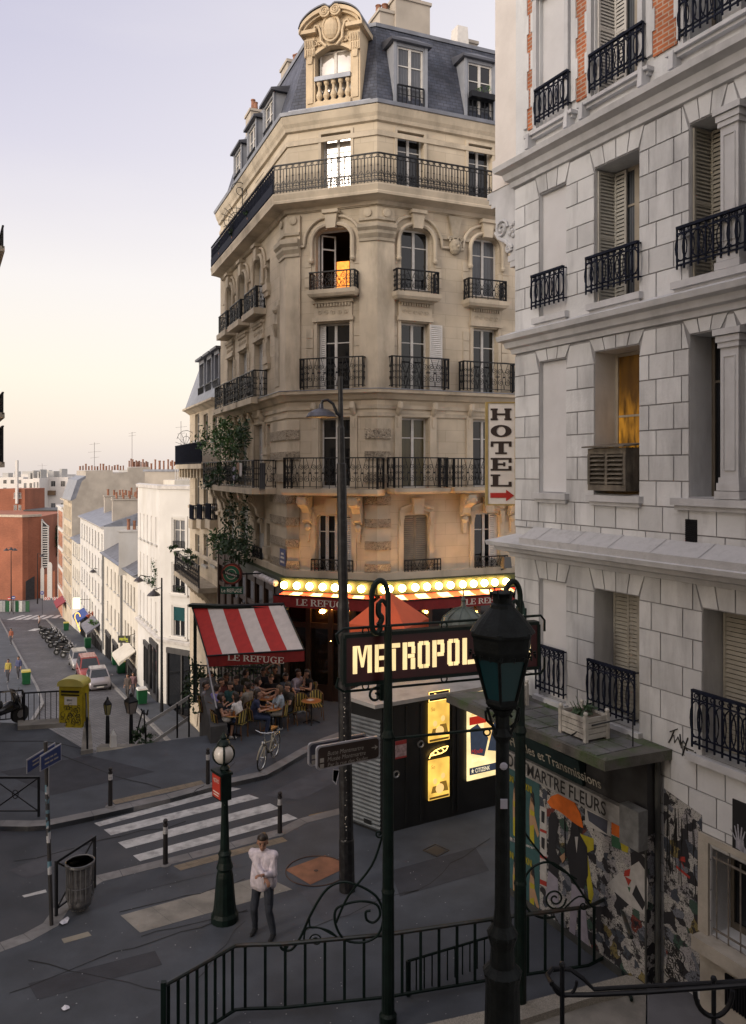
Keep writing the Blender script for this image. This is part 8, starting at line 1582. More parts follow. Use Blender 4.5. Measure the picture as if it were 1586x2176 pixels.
for px0,px1,y0,y1,lab in((1078,1107,1622,1775,'upper left teal poster with a figure in yellow lettered KINI'),(1110,1147,1640,1790,'upper right teal poster with a figure in yellow lettered BIKINI'),(1078,1107,1785,1925,'lower left teal poster with a figure in yellow lettered KINI'),(1110,1147,1795,1945,'lower right teal poster with a figure in yellow lettered BIKINI')):
 w_=px1-px0;k=w_*.42;b=MB();t=lambda x,y:(px0+w_*x,y0+(y1-y0)*y+k*x)
 art(b,[t(0,0),t(1,0),t(1,1),t(0,1)],.021,0);art(b,[t(.5,.28),t(.66,.34),t(.72,.55),t(.98,.78),t(.9,.84),t(.7,.72),t(.66,.95),t(.45,.93),t(.42,.5)],.0245,2);art(b,[t(.46,.48),t(.72,.5),t(.7,.56),t(.46,.56)],.028,1);art(b,[t(.44,.72),t(.68,.68),t(.7,.98),t(.46,.96)],.028,1);art(b,[t(.5,.2),t(.68,.24),t(.74,.42),t(.5,.36)],.0245,5)
 u,z=pp(*t(.06,.20),.03);b.text(FP,lab.split()[-1],u,z-.04,.13,.028,.003,sx=.52,bold=.015);b.m=[(1 if i>=len(b.m)-0 else q)for i,q in enumerate(b.m)]
 n0=8+9*0;tl_=MB();tl_.text(FP,lab.split()[-1],u,z-.04,.13,.032,.003,sx=.52,bold=.015);solo('pasted_poster',b,PM,lab,'poster','posters pasted on the flower shop',base=FP.p(*[pp(*t(0,1))[0],.02,pp(*t(0,1))[1]]));po=bpy.context.scene.objects[-1]if 0 else None
 bpy.data.objects[[o.name for o in C.objects if o.get('label')==lab][0]];par_=[o for o in C.objects if o.get('label')==lab][0];WL[par_.name]=par_.location.copy();obj('lettering',tl_,PM[1],par_)
def mural(name,label,shapes,cat='mural'):
 b=MB();d=.0222
 for m,pts in shapes:art(b,pts,d,m);d+=.0022
 q=pp(*shapes[0][1][0]);solo(name,b,PM,label,cat,base=FP.p(q[0],.02,q[1]))
mural('pasted_couple_mural','pasted picture of a couple in black under a bright orange umbrella',[(5,[(1166,1740),(1172,1726),(1182,1728),(1188,1750),(1180,1800),(1190,1830),(1186,1870),(1166,1850)]),(6,[(1166,1850),(1186,1868),(1188,1930),(1160,1905)]),(6,[(1216,1868),(1240,1880),(1252,2010),(1236,2005),(1228,1930),(1222,1990),(1210,1980)]),(5,[(1212,1776),(1216,1742),(1228,1748),(1232,1772),(1248,1800),(1250,1860),(1240,1890),(1214,1876),(1206,1820),(1196,1836),(1192,1828),(1204,1800)]),(3,[(1222,1778),(1229,1778),(1226,1812)]),(2,[(1190,1820),(1200,1812),(1204,1822),(1196,1834)]),(5,[(1199,1735),(1201,1735),(1203,1825),(1201,1825)]),(7,[(1163,1704),(1172,1692),(1188,1686),(1206,1692),(1222,1706),(1234,1730),(1240,1760),(1228,1754),(1214,1744),(1200,1732),(1186,1722),(1172,1716)])])
mural('pasted_face_mural','large pasted black and white face with red streaks at the right end of the shop',[(3,[(1290,1880),(1318,1852),(1336,1862),(1346,1822),(1366,1830),(1378,1868),(1376,1930),(1372,1945),(1340,1925)]),(5,[(1340,1812),(1356,1806),(1376,1830),(1380,1880),(1372,1850),(1358,1830),(1342,1840)]),(5,[(1352,1880),(1372,1920),(1366,1934),(1344,1900)]),(4,[(1328,1850),(1340,1846),(1338,1862),(1326,1862)]),(4,[(1328,1862),(1342,1870),(1336,1882)]),(9,[(1334,1884),(1340,1886),(1338,1896)])])
for lab,sh in(('blue grey pasted poster between the umbrella and the orange poster',[(3,[(1244,1716),(1298,1742),(1298,1778),(1244,1752)]),(8,[(1248,1722),(1292,1744),(1290,1772),(1252,1744)])]),('orange over green pasted poster below the fascia end',[(7,[(1300,1746),(1338,1764),(1336,1790),(1300,1772)]),(9,[(1300,1774),(1318,1782),(1320,1806),(1300,1798)]),(1,[(1318,1784),(1338,1792),(1334,1812),(1322,1808)])]),('column of white pasted flyers with red corners beside the teal posters',[(3,[(1148,1712),(1162,1718),(1162,1888),(1148,1880)]),(4,[(1148,1760),(1162,1766),(1162,1772),(1148,1766)]),(5,[(1151,1722),(1158,1726),(1157,1750),(1151,1746)]),(4,[(1148,1815),(1162,1821),(1162,1828),(1148,1822)]),(5,[(1151,1778),(1158,1782),(1157,1806),(1151,1800)]),(4,[(1148,1868),(1162,1874),(1162,1884),(1148,1878)])]),('yellow pasted poster scrap right of the couple',[(1,[(1234,1772),(1262,1782),(1262,1806),(1248,1812),(1262,1900),(1254,1930),(1246,1860)])])):mural('pasted_poster',lab,sh,'poster')
gs=thing('graffiti_wall_panel','wall strip thick with torn paper and black scribble right of the flower shop','graffiti',FH.p(4.0,.03,.3));b=MB();b.prism(FH,[(3.74,.05),(4.44,.5),(4.46,2.0),(4.46,3.05),(4.1,3.12),(3.74,3.2)],.024,.03)
G2=TORN.copy();G2.name='scribbled_paper';[n for n in G2.node_tree.nodes if n.type=='TEX_VORONOI'][0].inputs['Scale'].default_value=5.5;obj('paper_layer',b,G2,gs);b=MB();rr=random.Random(4)
for i in range(34):
 u,z=3.8+rr.random()*.55,2.2+rr.random()*.85;b.tube([FH.p(u,.033,z),FH.p(u+rr.uniform(-.03,.03),.033,z-rr.uniform(.15,.5))],rr.uniform(.004,.010),4)
for i in range(16):u,z=3.82+rr.random()*.3,.35+rr.random()*.5;b.tube([FH.p(u+x,.033,z+y)for x,y in spiral((0,0),.1,1.2,rr.random()*6,.3,8)],.007,4)
obj('black_scribble',b,MT['black_marker'],gs);b=MB();c=FH.px(1452,1830);b.prism(FH,[(c[0]-.05,c[1]),(c[0]-.02,c[1]+.07),(c[0]+.06,c[1]+.10),(c[0]+.07,c[1]+.02)],.031,.035);b.tube([FH.p(c[0],.034,c[1]),FH.p(c[0]+.05,.034,c[1]-.08)],.006,4);b.prism(FH,[(c[0]-.1,c[1]-.1),(c[0]+.16,c[1]-.16),(c[0]+.15,c[1]-.2),(c[0]-.1,c[1]-.14)],.031,.034);obj('red_stencil',b,PM[4],gs)
WP=mat('flaking_white_planter',(.48,.46,.42),.8,var=.15,scale=8,bump=.3,stain=((.16,.13,.10),5,.6))
def planter(label,u,d,L_,W_,h,n):
 c=FH.p(u,d,3.866);t=thing('wooden_planter',label,'planter',c,'white planters on the shop roof');f=Fr(c.xy,FH.U.xy);b=MB();z=c.z+.04
 for i in range(4):b.box(f,.03,L_-.03,-.0,.02,z+i*h/4,z+(i+1)*h/4-.012);b.box(f,.03,L_-.03,-W_,-W_+.02,z+i*h/4,z+(i+1)*h/4-.012);b.box(f,.0,.02,-W_+.02,-.0,z+i*h/4,z+(i+1)*h/4-.012);b.box(f,L_-.02,L_,-W_+.02,-.0,z+i*h/4,z+(i+1)*h/4-.012)
 obj('box',b,WP,t)
 for x in(.02,L_-.02):
  for y in(.01,-W_+.01):b=MB();b.box(f,x-.03,x+.03,y-.03,y+.03,c.z,z+h+.02);b.ball(f.p(x,y,z+h+.055),.04,10);obj('corner_post',b,WP,t)
 b=MB();b.box(f,.03,L_-.03,-W_+.03,-.02,z,z+h-.05);obj('soil',b,mat('dry_soil',(.09,.07,.05),.95,bump=.8),t);l=MB();foliage(l,f.p(L_*.4,-W_/2,z+h+.04),L_*.36,W_*.4,.10,n,.05)
 for i in range(14):x=random.uniform(.1,L_-.1);p=f.p(x,random.uniform(-W_+.05,-.05),z+h-.05);l.tube([p,p+Vector((random.uniform(-.1,.1),random.uniform(-.1,.1),random.uniform(.1,.26)))],.006,4)
 obj('plants',l,LEAF if n>100 else LEAF_D,t)
planter('large white planter with ball corners and weeds, before the middle window railing',2.45,1.0,.62,.46,.36,60);planter('small white planter with dry plants behind the big lantern',.55,.92,.46,.40,.34,90)
b=MB();b.tube([FH.p(3.55,.5,4.35),FH.p(3.0,.95,4.1),FH.p(2.75,1.05,3.9)],.014,5);b.tube([FH.p(3.55,.5,3.88),FH.p(3.55,.5,4.38)],.012,5);solo('iron_stay',b,IRON,'thin iron stay leaning from a peg against the large planter','rod',base=FH.p(3.55,.5,3.87))
b=MB();b.tube([G(1340,2060)+Vector((0,0,.1)),FP.p(SE-.3,.3,.1)],.02,5)
rb=thing('unseen_shade_building','unseen stone building added behind the viewpoint to shade the lower walls','building',(-8,-6,0));RF=Fr((-24,-6.5),(1,0),(0,1));hs_=[(1.5+3*i,2.7+3*i,z,z+2.2)for i in range(12)for z in(3,6.4,9.8,13.2,16.6,20)];w=MB();w.holes(RF,0,38,-1,25,hs_,depth=.3);w.poly([RF.p(0,0,25),RF.p(38,0,25),RF.p(38,-12,25),RF.p(0,-12,25)]);w.poly([RF.p(0,0,-1),RF.p(0,-12,-1),RF.p(0,-12,25),RF.p(0,0,25)]);obj('wall',w,LIMEJ,rb);b=MB()  # added building out of view, keeps sky and sun off the lower walls
for h in hs_:b.poly([RF.p(h[0],-.28,h[2]),RF.p(h[1],-.28,h[2]),RF.p(h[1],-.28,h[3]),RF.p(h[0],-.28,h[3])])
obj('window_glass',b,PANE,rb)
# ------------------------------------------------------------------ vehicles and street furniture
TYRE=mat('tyre_black',(.014,.014,.014),.85);CARG=glassm('car_glass',(.012,.016,.022),.05)
def car(label,loc,rz,col,L_=3.6,W_=1.62,Hh=1.46,name='parked_car',hood=.24):
 t=thing(name,label,'car',loc,'cars parked along the right kerb');org=Vector(loc);rot=Matrix.Rotation(rz,3,'Z');pm=mat('car_paint_'+label.split()[0],col,.3,var=.03,coat=.6,metal=.2)
 def T(mb):mb.v=[rot@v+org for v in mb.v];return mb
 y0,y1=-L_/2,L_/2;st=[(y0,.38,.62,.82),(y0+.06,.24,.80,.92),(y0+L_*hood*.9,.22,.95,1.0),(y0+L_*(hood+.02),.22,.97,1.0),(y1-.5,.22,1.0,1.0),(y1-.08,.24,.94,.95),(y1,.4,.75,.85)];b=MB();n=12
 for y,zb,zt,k in st:
  hw=W_/2*k
  for p in((-.8,zb),(-1,zb+.12),(-1.0,zb+(zt-zb)*.55),(-.94,zt-.06),(-.84,zt),(-.3,zt+.02),(.3,zt+.02),(.84,zt),(.94,zt-.06),(1.0,zb+(zt-zb)*.55),(1,zb+.12),(.8,zb)):b.v.append(Vector((p[0]*hw,y,p[1])))
 for i in range(len(st)-1):
  for j in range(n):b.f.append([i*n+j,i*n+(j+1)%n,(i+1)*n+(j+1)%n,(i+1)*n+j]);b.m.append(0)
 b.f+=[list(range(n)),[(len(st)-1)*n+j for j in range(n)]];b.m+=[0,0];body=obj('body',T(b),pm,t,True)
 ya,yb,yc,yd=y0+L_*hood,y0+L_*(hood+.19),y1-.45,y1-.1;hw=W_/2;c=MB();R4=lambda y,z,k:[(-hw*k,y,z),(hw*k,y,z)]
 lo_,up_=R4(ya,.96,.92)+R4(yd,.98,.90)[::-1],R4(yb,Hh-.04,.72)+R4(yc,Hh-.04,.72)[::-1];c.add(lo_+up_,[[4,5,6,7],[0,1,5,4],[1,2,6,5],[2,3,7,6],[3,0,4,7]]);c.add([(x,y,z+.05)if 0 else(x*.96,y,z+.04)for x,y,z in up_]+up_,[[0,1,2,3]]+[[i,(i+1)%4,4+(i+1)%4,4+i]for i in range(4)]);obj('cabin',T(c),pm,t)
 def pan(nm,q,e=.03):
  q=[Vector(p)for p in q];m_=sum(q,Vector())/4;nn=(q[1]-q[0]).cross(q[2]-q[1]).normalized();nn=nn if nn.dot(m_-Vector((0,0,1.1)))>0 else-nn;g=MB();g.poly([m_+(p-m_)*.86+nn*.012 for p in q]);obj(nm,T(g),CARG,t)
 pan('windscreen',[lo_[0],lo_[1],up_[1],up_[0]]);pan('side_window',[lo_[1],lo_[2],up_[2],up_[1]]);pan('side_window',[lo_[0],lo_[3],up_[3],up_[0]])
 for sx in(-1,1):
  for y in(y0+L_*.17,y1-L_*.17):w=MB();w.tube([(sx*(hw-.16),y,.3),(sx*(hw-.0),y,.3)],.3,16);o=obj('wheel',T(w),TYRE,t);w=MB();w.tube([(sx*(hw-.0),y,.3),(sx*(hw+.012),y,.3)],.18,12);obj('rim',T(w),mat('alloy_rim',(.3,.3,.31),.35,metal=.7),o)
  w=MB();w.ball((sx*hw*.68,y0+.09,.68),.13,10,sx=1.3,sy=.5,sz=.8);obj('headlight',T(w),mat('headlight_glass',(.5,.5,.52),.15,coat=.6),t);w=MB();w.ball((sx*(hw+.1),ya+.3,1.02),.1,8,sy=.5,sz=.7);obj('wing_mirror',T(w),pm,t)
 w=MB();w.box(WF,-.5,.5,y0-.02,y0+.05,.46,.58);obj('grille',T(w),TYRE,t);w=MB();w.box(WF,-.26,.26,y0-.035,y0-.018,.36,.46);obj('number_plate',T(w),WOOD_W,t)
def kp(Y,off):return(kerb_right(Y)-off,Y,st_z(Y))
DRZ=math.atan2(.4357,.90)
for Y,col,lab,kw in((60.5,(.26,.24,.26),'silver small two seat city car parked nearest on the lower street',dict(L_=2.6,Hh=1.55,hood=.2)),(65.6,(.26,.035,.025),'red tall family car with roof bars parked behind the silver one',dict(L_=4.0,Hh=1.72,W_=1.75)),(71.5,(.28,.27,.27),'pale grey hatchback parked farthest behind the red car',dict(L_=3.8))):car(lab,kp(Y,1.15),DRZ,col,**kw)
def motorbike():
 t=thing('parked_motorbike','','motorbike',(0,0,0),'motorbikes parked in a row down the street');BK=mat('gloss_black_bike',(.012,.012,.014),.25,coat=.5)
 for y in(-.68,.68):b=MB();b.tube([(-.06,y,.3),(.06,y,.3)],.3,14);o=obj('wheel',b,TYRE,t);b=MB();b.tube([(-.065,y,.3),(.065,y,.3)],.13,10);obj('rim',b,MT['alloy_rim'],o)
 b=MB();b.tube([(0,-.62,.55),(0,-.3,.62),(0,.05,.55),(0,.5,.6),(0,.85,.72)],[.1,.19,.15,.17,.08],10);b.tube([(0,-.68,.35),(0,-.45,1.0)],.045,6);b.add([(-.2,-.62,.5),(.2,-.62,.5),(.17,-.42,1.15),(-.17,-.42,1.15),(0,-.72,.75)],[[0,1,4],[1,2,4],[2,3,4],[3,0,4],[0,3,2,1]]);obj('body',b,BK,t,True);b=MB();b.tube([(0,.0,.76),(0,.35,.8),(0,.75,.86)],[.12,.15,.1],8);obj('saddle',b,TYRE,t);b=MB();b.tube([(-.36,-.3,1.02),(-.15,-.42,1.06),(.15,-.42,1.06),(.36,-.3,1.02)],.02,6);b.tube([(-.2,-.42,1.05),(-.3,-.45,1.25)],.01,4);b.tube([(.2,-.42,1.05),(.3,-.45,1.25)],.01,4);obj('handlebar',b,MT['dull_chrome'],t);b=MB();b.ball((0,-.68,.86),.09,8);obj('headlight',b,MT['headlight_glass'],t);b=MB();b.box(WF,-.16,.16,.72,1.0,.82,1.1);obj('top_box',b,BK,t);b=MB();b.tube([(.16,0,.3),(.2,.85,.38)],.05,7);obj('exhaust',b,MT['dull_chrome'],t);return t
mb0=motorbike()
for i in range(10):
 Y=77.5+i*2.2+(1.6 if i>2 else 0);o=mb0 if i==0 else dup(mb0,(0,0,0));o.location=kp(Y,1.3+.4*(i%2));o.rotation_euler.z=DRZ+R(62+(i*37)%30);o['label']=('black motorbike '+('nearest the parked cars in the row','second from the parked cars','third from the parked cars before the gap','just past the gap in the row','two past the gap in the row','three past the gap, mid row','four past the gap, mid row','third from the crossroads end','second from the crossroads end','at the crossroads end of the row')[i])
o=dup(mb0,G(2,1548),R(150),'black motorbike with red tail light at the left edge of the square');del o['group'];b=MB();c=G(12,1550);b.ball((c.x-.2,c.y-.55,.72),.06,8);WL[o.name]=Vector((0,0,0));o2=obj('tail_light',b,mat('red_tail_light',(.35,.02,.012),.3),None);o2.parent=o;o2.data.transform(Matrix.Translation(-o.location));o2.data.transform(Matrix.Rotation(-R(150),4,'Z'))
BING=mat('bin_green',(.008,.085,.03),.5,var=.15);BINY=mat('bin_yellow_lid',(.42,.36,.07),.5)
def wbin(label,loc,rz=0,lid=None,k=1.0):
 t=thing('wheeled_bin',label,'bin',loc,'wheeled bins along the lower street');c=Vector(loc);f=loc_frame(c.x,c.y,rz);b=MB();b.taper(f,-.27*k,.27*k,-.3*k,.3*k,c.z+.08,c.z+1.0*k,1.16);obj('body',b,BING,t);b=MB();b.taper(f,-.34*k,.34*k,-.38*k,.36*k,c.z+1.002*k,c.z+1.1*k,.86);obj('lid',b,lid or BING,t)
 for s in(-1,1):b=MB();b.tube([f.p(s*.25,.3,c.z+.1),f.p(s*.3,.3,c.z+.1)],.1,10);obj('wheel',b,TYRE,t)
for px,py,lid,lab in((302,1500,WOOD_W,'green bin with white lid by the near shop, white sticker on front'),(257,1434,BINY,'green bin with yellow lid beside the parked cars'),(246,1416,None,'plain green bin behind the yellow lidded one'),(187,1380,None,'green bin beside the parked grey hatchback'),(141,1342,BINY,'distant green bin near the red shop awning'),(56,1458,BINY,'green bin with yellow lid on the left pavement')):wbin(lab,at_street(px,py),DRZ,lid)
c=at_street(302,1500)
def pent(label,px0,px1,py,m,t0):
 a,b_=[lp(t)for t in t0];z=a.y;zz=H-(py-HY)/F*a.y;f=Fr(a,DS,NS);L_=(b_-a).length;b=MB();b.add([f.p(0,.05,zz),f.p(L_,.05,zz),f.p(L_,1.3,zz-.8),f.p(0,1.3,zz-.8),f.p(0,1.3,zz-1.05),f.p(L_,1.3,zz-1.05),f.p(0,.05,zz-.05),f.p(L_,.05,zz-.05)],[[0,1,2,3],[3,2,5,4],[0,3,4,6],[1,2,5,7]]);solo('shop_awning',b,m,label,'awning',base=f.p(0,.05,zz))
pent('blue awning over the dark shop in the long white house',0,0,1305,mat('blue_awning',(.03,.06,.22),.8),(41,46));pent('grey awning beside the blue one on the long white house',0,0,1326,mat('grey_awning',(.13,.13,.16),.8),(31,36.5));pent('dusty red awning at the brick house by the crossroads',0,0,1277,mat('dusty_red_awning',(.22,.03,.045),.8),(69,75))
pent('pale canvas blind on the low cream house shop',0,0,1383,CREAM_R,(9.2,13));
c=P(163,1282,88);t=thing('lit_shop_sign','glowing cream box sign sticking out over the pavement','sign',c);b=MB();b.box(Fr(c.xy,(1,0)),-.34,.34,-.12,.12,c.z-.58,c.z+.58);obj('light_box',b,glow('lit_sign_box',(1,.90,.55),2.6),t);b=MB();b.tube([c+Vector((.3,0,.4)),c+Vector((1.4,.2,.4))],.03,5);b.box(Fr(c.xy,(1,0)),-.35,.35,-.122,-.121,c.z-.01,c.z+.01);obj('bracket',b,IRON,t)
b=MB();c=P(165,1312,87);b.tube([c+Vector((.3*math.cos(a),0,.5*math.sin(a)-.0))for a in[R(10+17*i)for i in range(11)]]+[c+Vector((.3,0,-1.5))],.04,6);solo('neon_outline',b,glow('amber_neon',(1,.5,.05),2.2),'amber neon outline round a doorway under the glowing box sign','neon sign',base=c)
c=P(264,1358,63);t=thing('festin_sign','black hanging sign with yellow-green letters LE FESTIN NU','sign',c);f=Fr(c.xy,(1,-.1));b=MB();b.box(f,-.5,.5,-.05,0,c.z-.3,c.z+.26);obj('board',b,mat('black_sign_board',(.01,.012,.01),.5),t);b=MB()
for s,dx,dz,h in(('LE',.05,.12,.1),('FESTIN',-.03,-.10,.18),('NU',.25,-.24,.1)):b.text(f,s,dx,c.z+dz,h,.003,.004,'CENTER',.9,bold=.02)
obj('lettering',b,mat('yellow_green_letters',(.40,.42,.03),.5,emis=(.8,.85,.05),es=.25),t);b=MB();b.tube([c+Vector((.4,.1,.26)),c+Vector((1.2,.4,.5))],.025,5);obj('bracket',b,IRON,t)
def wall_lamp(label,px,py,Y,s):c=P(px,py,Y);t=thing('wall_lantern',label,'street lamp',c);b=MB();b.lathe(c,[(.36,0),(.34,.06),(.2,.2),(.05,.28)],12);obj('lamp_shade',b,mat('dark_lamp_shade',(.03,.025,.028),.4),t);b=MB();b.tube([c+Vector((0,0,.25)),c+Vector((.15,0,.42)),c+Vector((s*.6,0,.3)),c+Vector((s,.1,.25))],.035,6);obj('arm',b,IRON,t);b=MB();b.ball(c+Vector((0,0,-.01)),.22,10,sz=.5);obj('lamp_glass',b,WOOD_W,t)
wall_lamp('dark wall lantern reaching out from the white corner house',295,1235,57,1.4);wall_lamp('dark wall lantern farther down on the long white house',198,1216,84,1.2)
def post_lamp(label,px,pyb,pyt,Y,arms):b0=P(px,pyb,Y);z1=H-(pyt-HY)/F*Y;t=thing('street_lamp_post',label,'street lamp',b0);b=MB();b.tube([b0,b0+Vector((0,0,1)),(b0.x,b0.y,z1)],[.12,.09,.05],8);obj('pole',b,IRON,t);[(lambda q,b:(b.lathe(q,[(.42,0),(.36,.1),(.1,.3),(.04,.4)],12),b.tube([q+Vector((0,0,.35)),Vector((b0.x,b0.y,q.z+.5))],.03,5),obj('lamp_shade',b,MT['dark_lamp_shade'],t)))(Vector((b0.x+dx,b0.y,z1+dz)),MB())for dx,dz in arms]
post_lamp('tall lamp post with one bell lamp before the white corner house',344,1512,1228,50,[(-.5,-1.1)]);post_lamp('three armed lamp post in front of the brick rotunda',24,1300,1170,125,[(-.75,0),(0,.1),(.6,0)]);post_lamp('lamp post between the rotunda entrance and the stair window',80,1283,1176,128,[(.75,-.5)])
rr=random.Random(8)
for i in range(10):
 c=P(-6+i*7.2,1299-i*.7,127);b=MB();f=loc_frame(c.x,c.y,rr.uniform(-.3,.3));k=i%3;b.box(f,-.27,.27,-.04,.04,-14.2,-12.5);b.box(f,-.3,-.24,-.06,.06,-14.25,-12.4);b.box(f,.24,.3,-.06,.06,-14.25,-12.4);solo('site_barrier',b,(BING,mat('pale_barrier',(.42,.43,.42),.6),mat('grey_barrier',(.20,.21,.22),.6))[k],('green','pale','grey')[k]+' site barrier panel, '+('at the left edge','second from the left','third from the left','fourth from the left','left of the lamp post','right of the lamp post','fourth from the right','third from the right','second from the right','at the right end')[i],'barrier','site barriers at the crossroads',base=(c.x,c.y,-14.25))
for px,py,m,lab in((20,1272,mat('sign_red',(.40,.04,.03),.5),'round red no entry sign at the crossroads'),(29,1270,mat('sign_blue',(.04,.06,.22),.5),'round blue no parking sign beside the no entry sign'),(90,1260,mat('sign_blue',(.04,.06,.22),.5),'small round blue sign before the arched opening')):c=P(px,py,125);t=thing('road_sign',lab,'sign',(c.x,c.y,-14.25));f=Fr(c.xy,(1,0));b=MB();b.prism(f,[(.3*math.cos(a),c.z+.3*math.sin(a))for a in[6.283*i/16 for i in range(16)]],-.02,.02);o=obj('disc',b,m,t);b=MB();b.box(f,-.2,.2,.021,.03,c.z-.05,c.z+.05);obj('bar',b,WOOD_W,o);b=MB();b.tube([(c.x,c.y+.03,-14.25),(c.x,c.y+.03,c.z)],.03,6);obj('post',b,IRON,t)
for px,lab in((100,'left red and white chevron board by the white van'),(119,'right red and white chevron board by the white van')):c=P(px,1272,134);f=Fr(c.xy,(1,0));t=thing('chevron_board',lab,'sign',c-Vector((0,0,.3)));b=MB();b.box(f,-.55,.55,-.03,0,c.z-.25,c.z+.25);obj('board',b,WOOD_W,t);b=MB();[b.prism(f,[(x,c.z-.24),(x+.16,c.z-.24),(x+.3,c.z),(x+.16,c.z+.24),(x,c.z+.24),(x+.14,c.z)],.001,.008)for x in(-.5,-.13,.22)];obj('chevrons',b,MT['sign_red'],t)
c=P(113,1272,142);t=thing('white_van','white van half hidden behind the chevron boards','van',(c.x,c.y,-14.3));f=Fr(c.xy,(1,.1));b=MB();b.taper(f,-1.0,1.2,-4,0,-13.9,-11.9,.94);obj('body',b,WOOD_W,t);b=MB();b.box(f,-.6,.8,.005,.02,-12.75,-12.4);obj('windscreen',b,PANE,t)
for s in(-.7,.9):b=MB();b.tube([f.p(s,-.4,-13.9),f.p(s+.2,-.4,-13.9)],.36,12);obj('wheel',b,TYRE,t)
# ------------------------------------------------------------------ left side of the square: letter box, railings, stair lamps
YB=mat('letter_box_yellow',(.42,.33,.015),.5,var=.12,scale=6,stain=((.16,.12,.02),4,.5));c=G(150,1546);t=thing('yellow_letter_box','yellow letter box with rounded top, covered in black scribble','letter box',c);f=Fr(c.xy,(.99,-.1));w_,h_=.38,1.55;b=MB();pr=[(-w_,.0),(w_,.0),(w_,h_-.22)]+[(w_*math.cos(a)*1.0,h_-.22+.14*math.sin(a))for a in[math.pi*i/10 for i in range(1,10)]]+[(-w_,h_-.22)];b.prism(f,pr,-.5,0);obj('body',b,YB,t)
b=MB();b.prism(f,[(-w_-.05,h_-.24),(w_+.05,h_-.24),(w_+.05,h_-.16)]+[((w_+.05)*math.cos(a),h_-.16+.17*math.sin(a))for a in[math.pi*i/10 for i in range(1,10)]]+[(-w_-.05,h_-.16)],-.53,.04);obj('lid',b,mat('pale_yellow_lid',(.52,.46,.12),.5,var=.1),t);b=MB();b.box(f,-.3,.3,.002,.03,1.12,1.18);b.box(f,-.3,.3,.002,.02,1.02,1.06);b.box(f,-.12,.06,.002,.006,.84,.90);obj('slot',b,IRON,t);b=MB();b.box(f,-.2,.22,.001,.006,.72,.98);obj('white_label',b,WOOD_W,t);b=MB();rr=random.Random(2)
for i in range(26):u,z=rr.uniform(-.3,.3),rr.uniform(.08,.7);b.tube([f.p(u+x,.006,z+y)for x,y in spiral((0,0),rr.uniform(.05,.11),.9,rr.random()*6,.5,7)],.008,4)
obj('scribble',b,MT['black_marker'],t)
for lab,pts,sp in(('low black railing from the left edge to the letter box terrace',[(-30,1540),(48,1533),(52,1540),(178,1532)],.17),('black railing with pale end running down beside the stair head',[(182,1530),(186,1600)],.22)):
 g0=[G(*p)for p in pts];t=thing('terrace_edge_railing',lab,'railing',g0[0]);hR=1.02
 b=MB();b.tube([p+Vector((0,0,hR))for p in g0],.028,6);b.tube([p+Vector((0,0,.12))for p in g0],.02,6);obj('rails',b,IRON,t)
 for p in along(g0,sp):b=MB();b.tube([p+Vector((0,0,.12)),p+Vector((0,0,hR))],.013,5);obj('bar',b,IRON,t)
 b=MB();[b.tube([p,p+Vector((0,0,hR))],.03,6)for p in g0[1:]];obj('post',b,IRON,t)
b=MB();b.slab([tuple(G(x,y).xy)for x,y in((38,1552),(182,1543),(182,1532),(38,1540))],0,.14);b.slab([tuple(G(x,y).xy)for x,y in((172,1605),(198,1600),(192,1536),(180,1536))],0,.12);ground_obj('terrace_edge_kerb',b,CONC)
def lantern(label,px,py_base,w_,py0,py1,Y,m):
 c=P(px,py_base,Y);q=lambda y:H-(y-HY)/F*Y;r=w_/2/F*Y;t=thing('stair_lantern',label,'street lamp',(c.x,c.y,c.z));b=MB();b.lathe((c.x,c.y,0),[(.07,c.z),(.06,q(py1)-.2),(.05,q(py1)-.02)],8);obj('pole',b,IRON,t);hh=q(py0)-q(py1);b=MB();b.lathe((c.x,c.y,q(py1)),[(r*1.02,hh*.56),(r*1.05,hh*.62),(r*.5,hh*.78),(r*.3,hh*.82),(r*.28,hh*.92),(r*.05,hh)],4)
 for k in range(4):a=k*math.pi/2;b.tube([(c.x+r*.6*math.cos(a),c.y+r*.6*math.sin(a),q(py1)),(c.x+r*math.cos(a),c.y+r*math.sin(a),q(py1)+hh*.56)],.012,5)
 obj('lantern_frame',b,IRON,t);b=MB();b.lathe((c.x,c.y,q(py1)),[(r*.56,0),(r*.94,hh*.55)],4);obj('glass',b,m,t)
lantern('small stair lantern with yellowish glass at the stair head',229,1587,17,1480,1519,25.0,mat('yellowish_glass',(.20,.18,.08),.2,coat=.5));lantern('larger four sided stair lantern at the stair head',279,1582,29,1472,1516,25.3,mat('grey_lantern_glass',(.16,.14,.13),.2,coat=.5))
b=MB();c=G(241,1586);b.taper(loc_frame(c.x,c.y,.5),-.09,.09,-.09,.09,0,.34,.85);b.taper(loc_frame(c.x,c.y,.5),-.08,.08,-.08,.08,.34,.5,.1);solo('stone_bollard',b,WHITE_R,'white pointed stone stub between the two stair lanterns','bollard',base=c)
t=thing('iron_stair_gate','dark iron folding gate with plants at the right of the stair head','gate',G(300,1578));b=MB();q=lambda px,py:P(px,py,25.2)
for a,e in(((286,1575),(303,1512)),((310,1578),(306,1508)),((290,1545),(306,1560)),((303,1512),(300,1506)),((312,1520),(315,1508)),((303,1516),(315,1518))):b.tube([q(*a),q(*e)],.025,6)
obj('frame',b,IRON,t);l=MB();foliage(l,q(296,1562),.3,.2,.25,160,.06);foliage(l,q(320,1572),.25,.2,.12,90,.06);obj('leaves',l,LEAF_D,t)
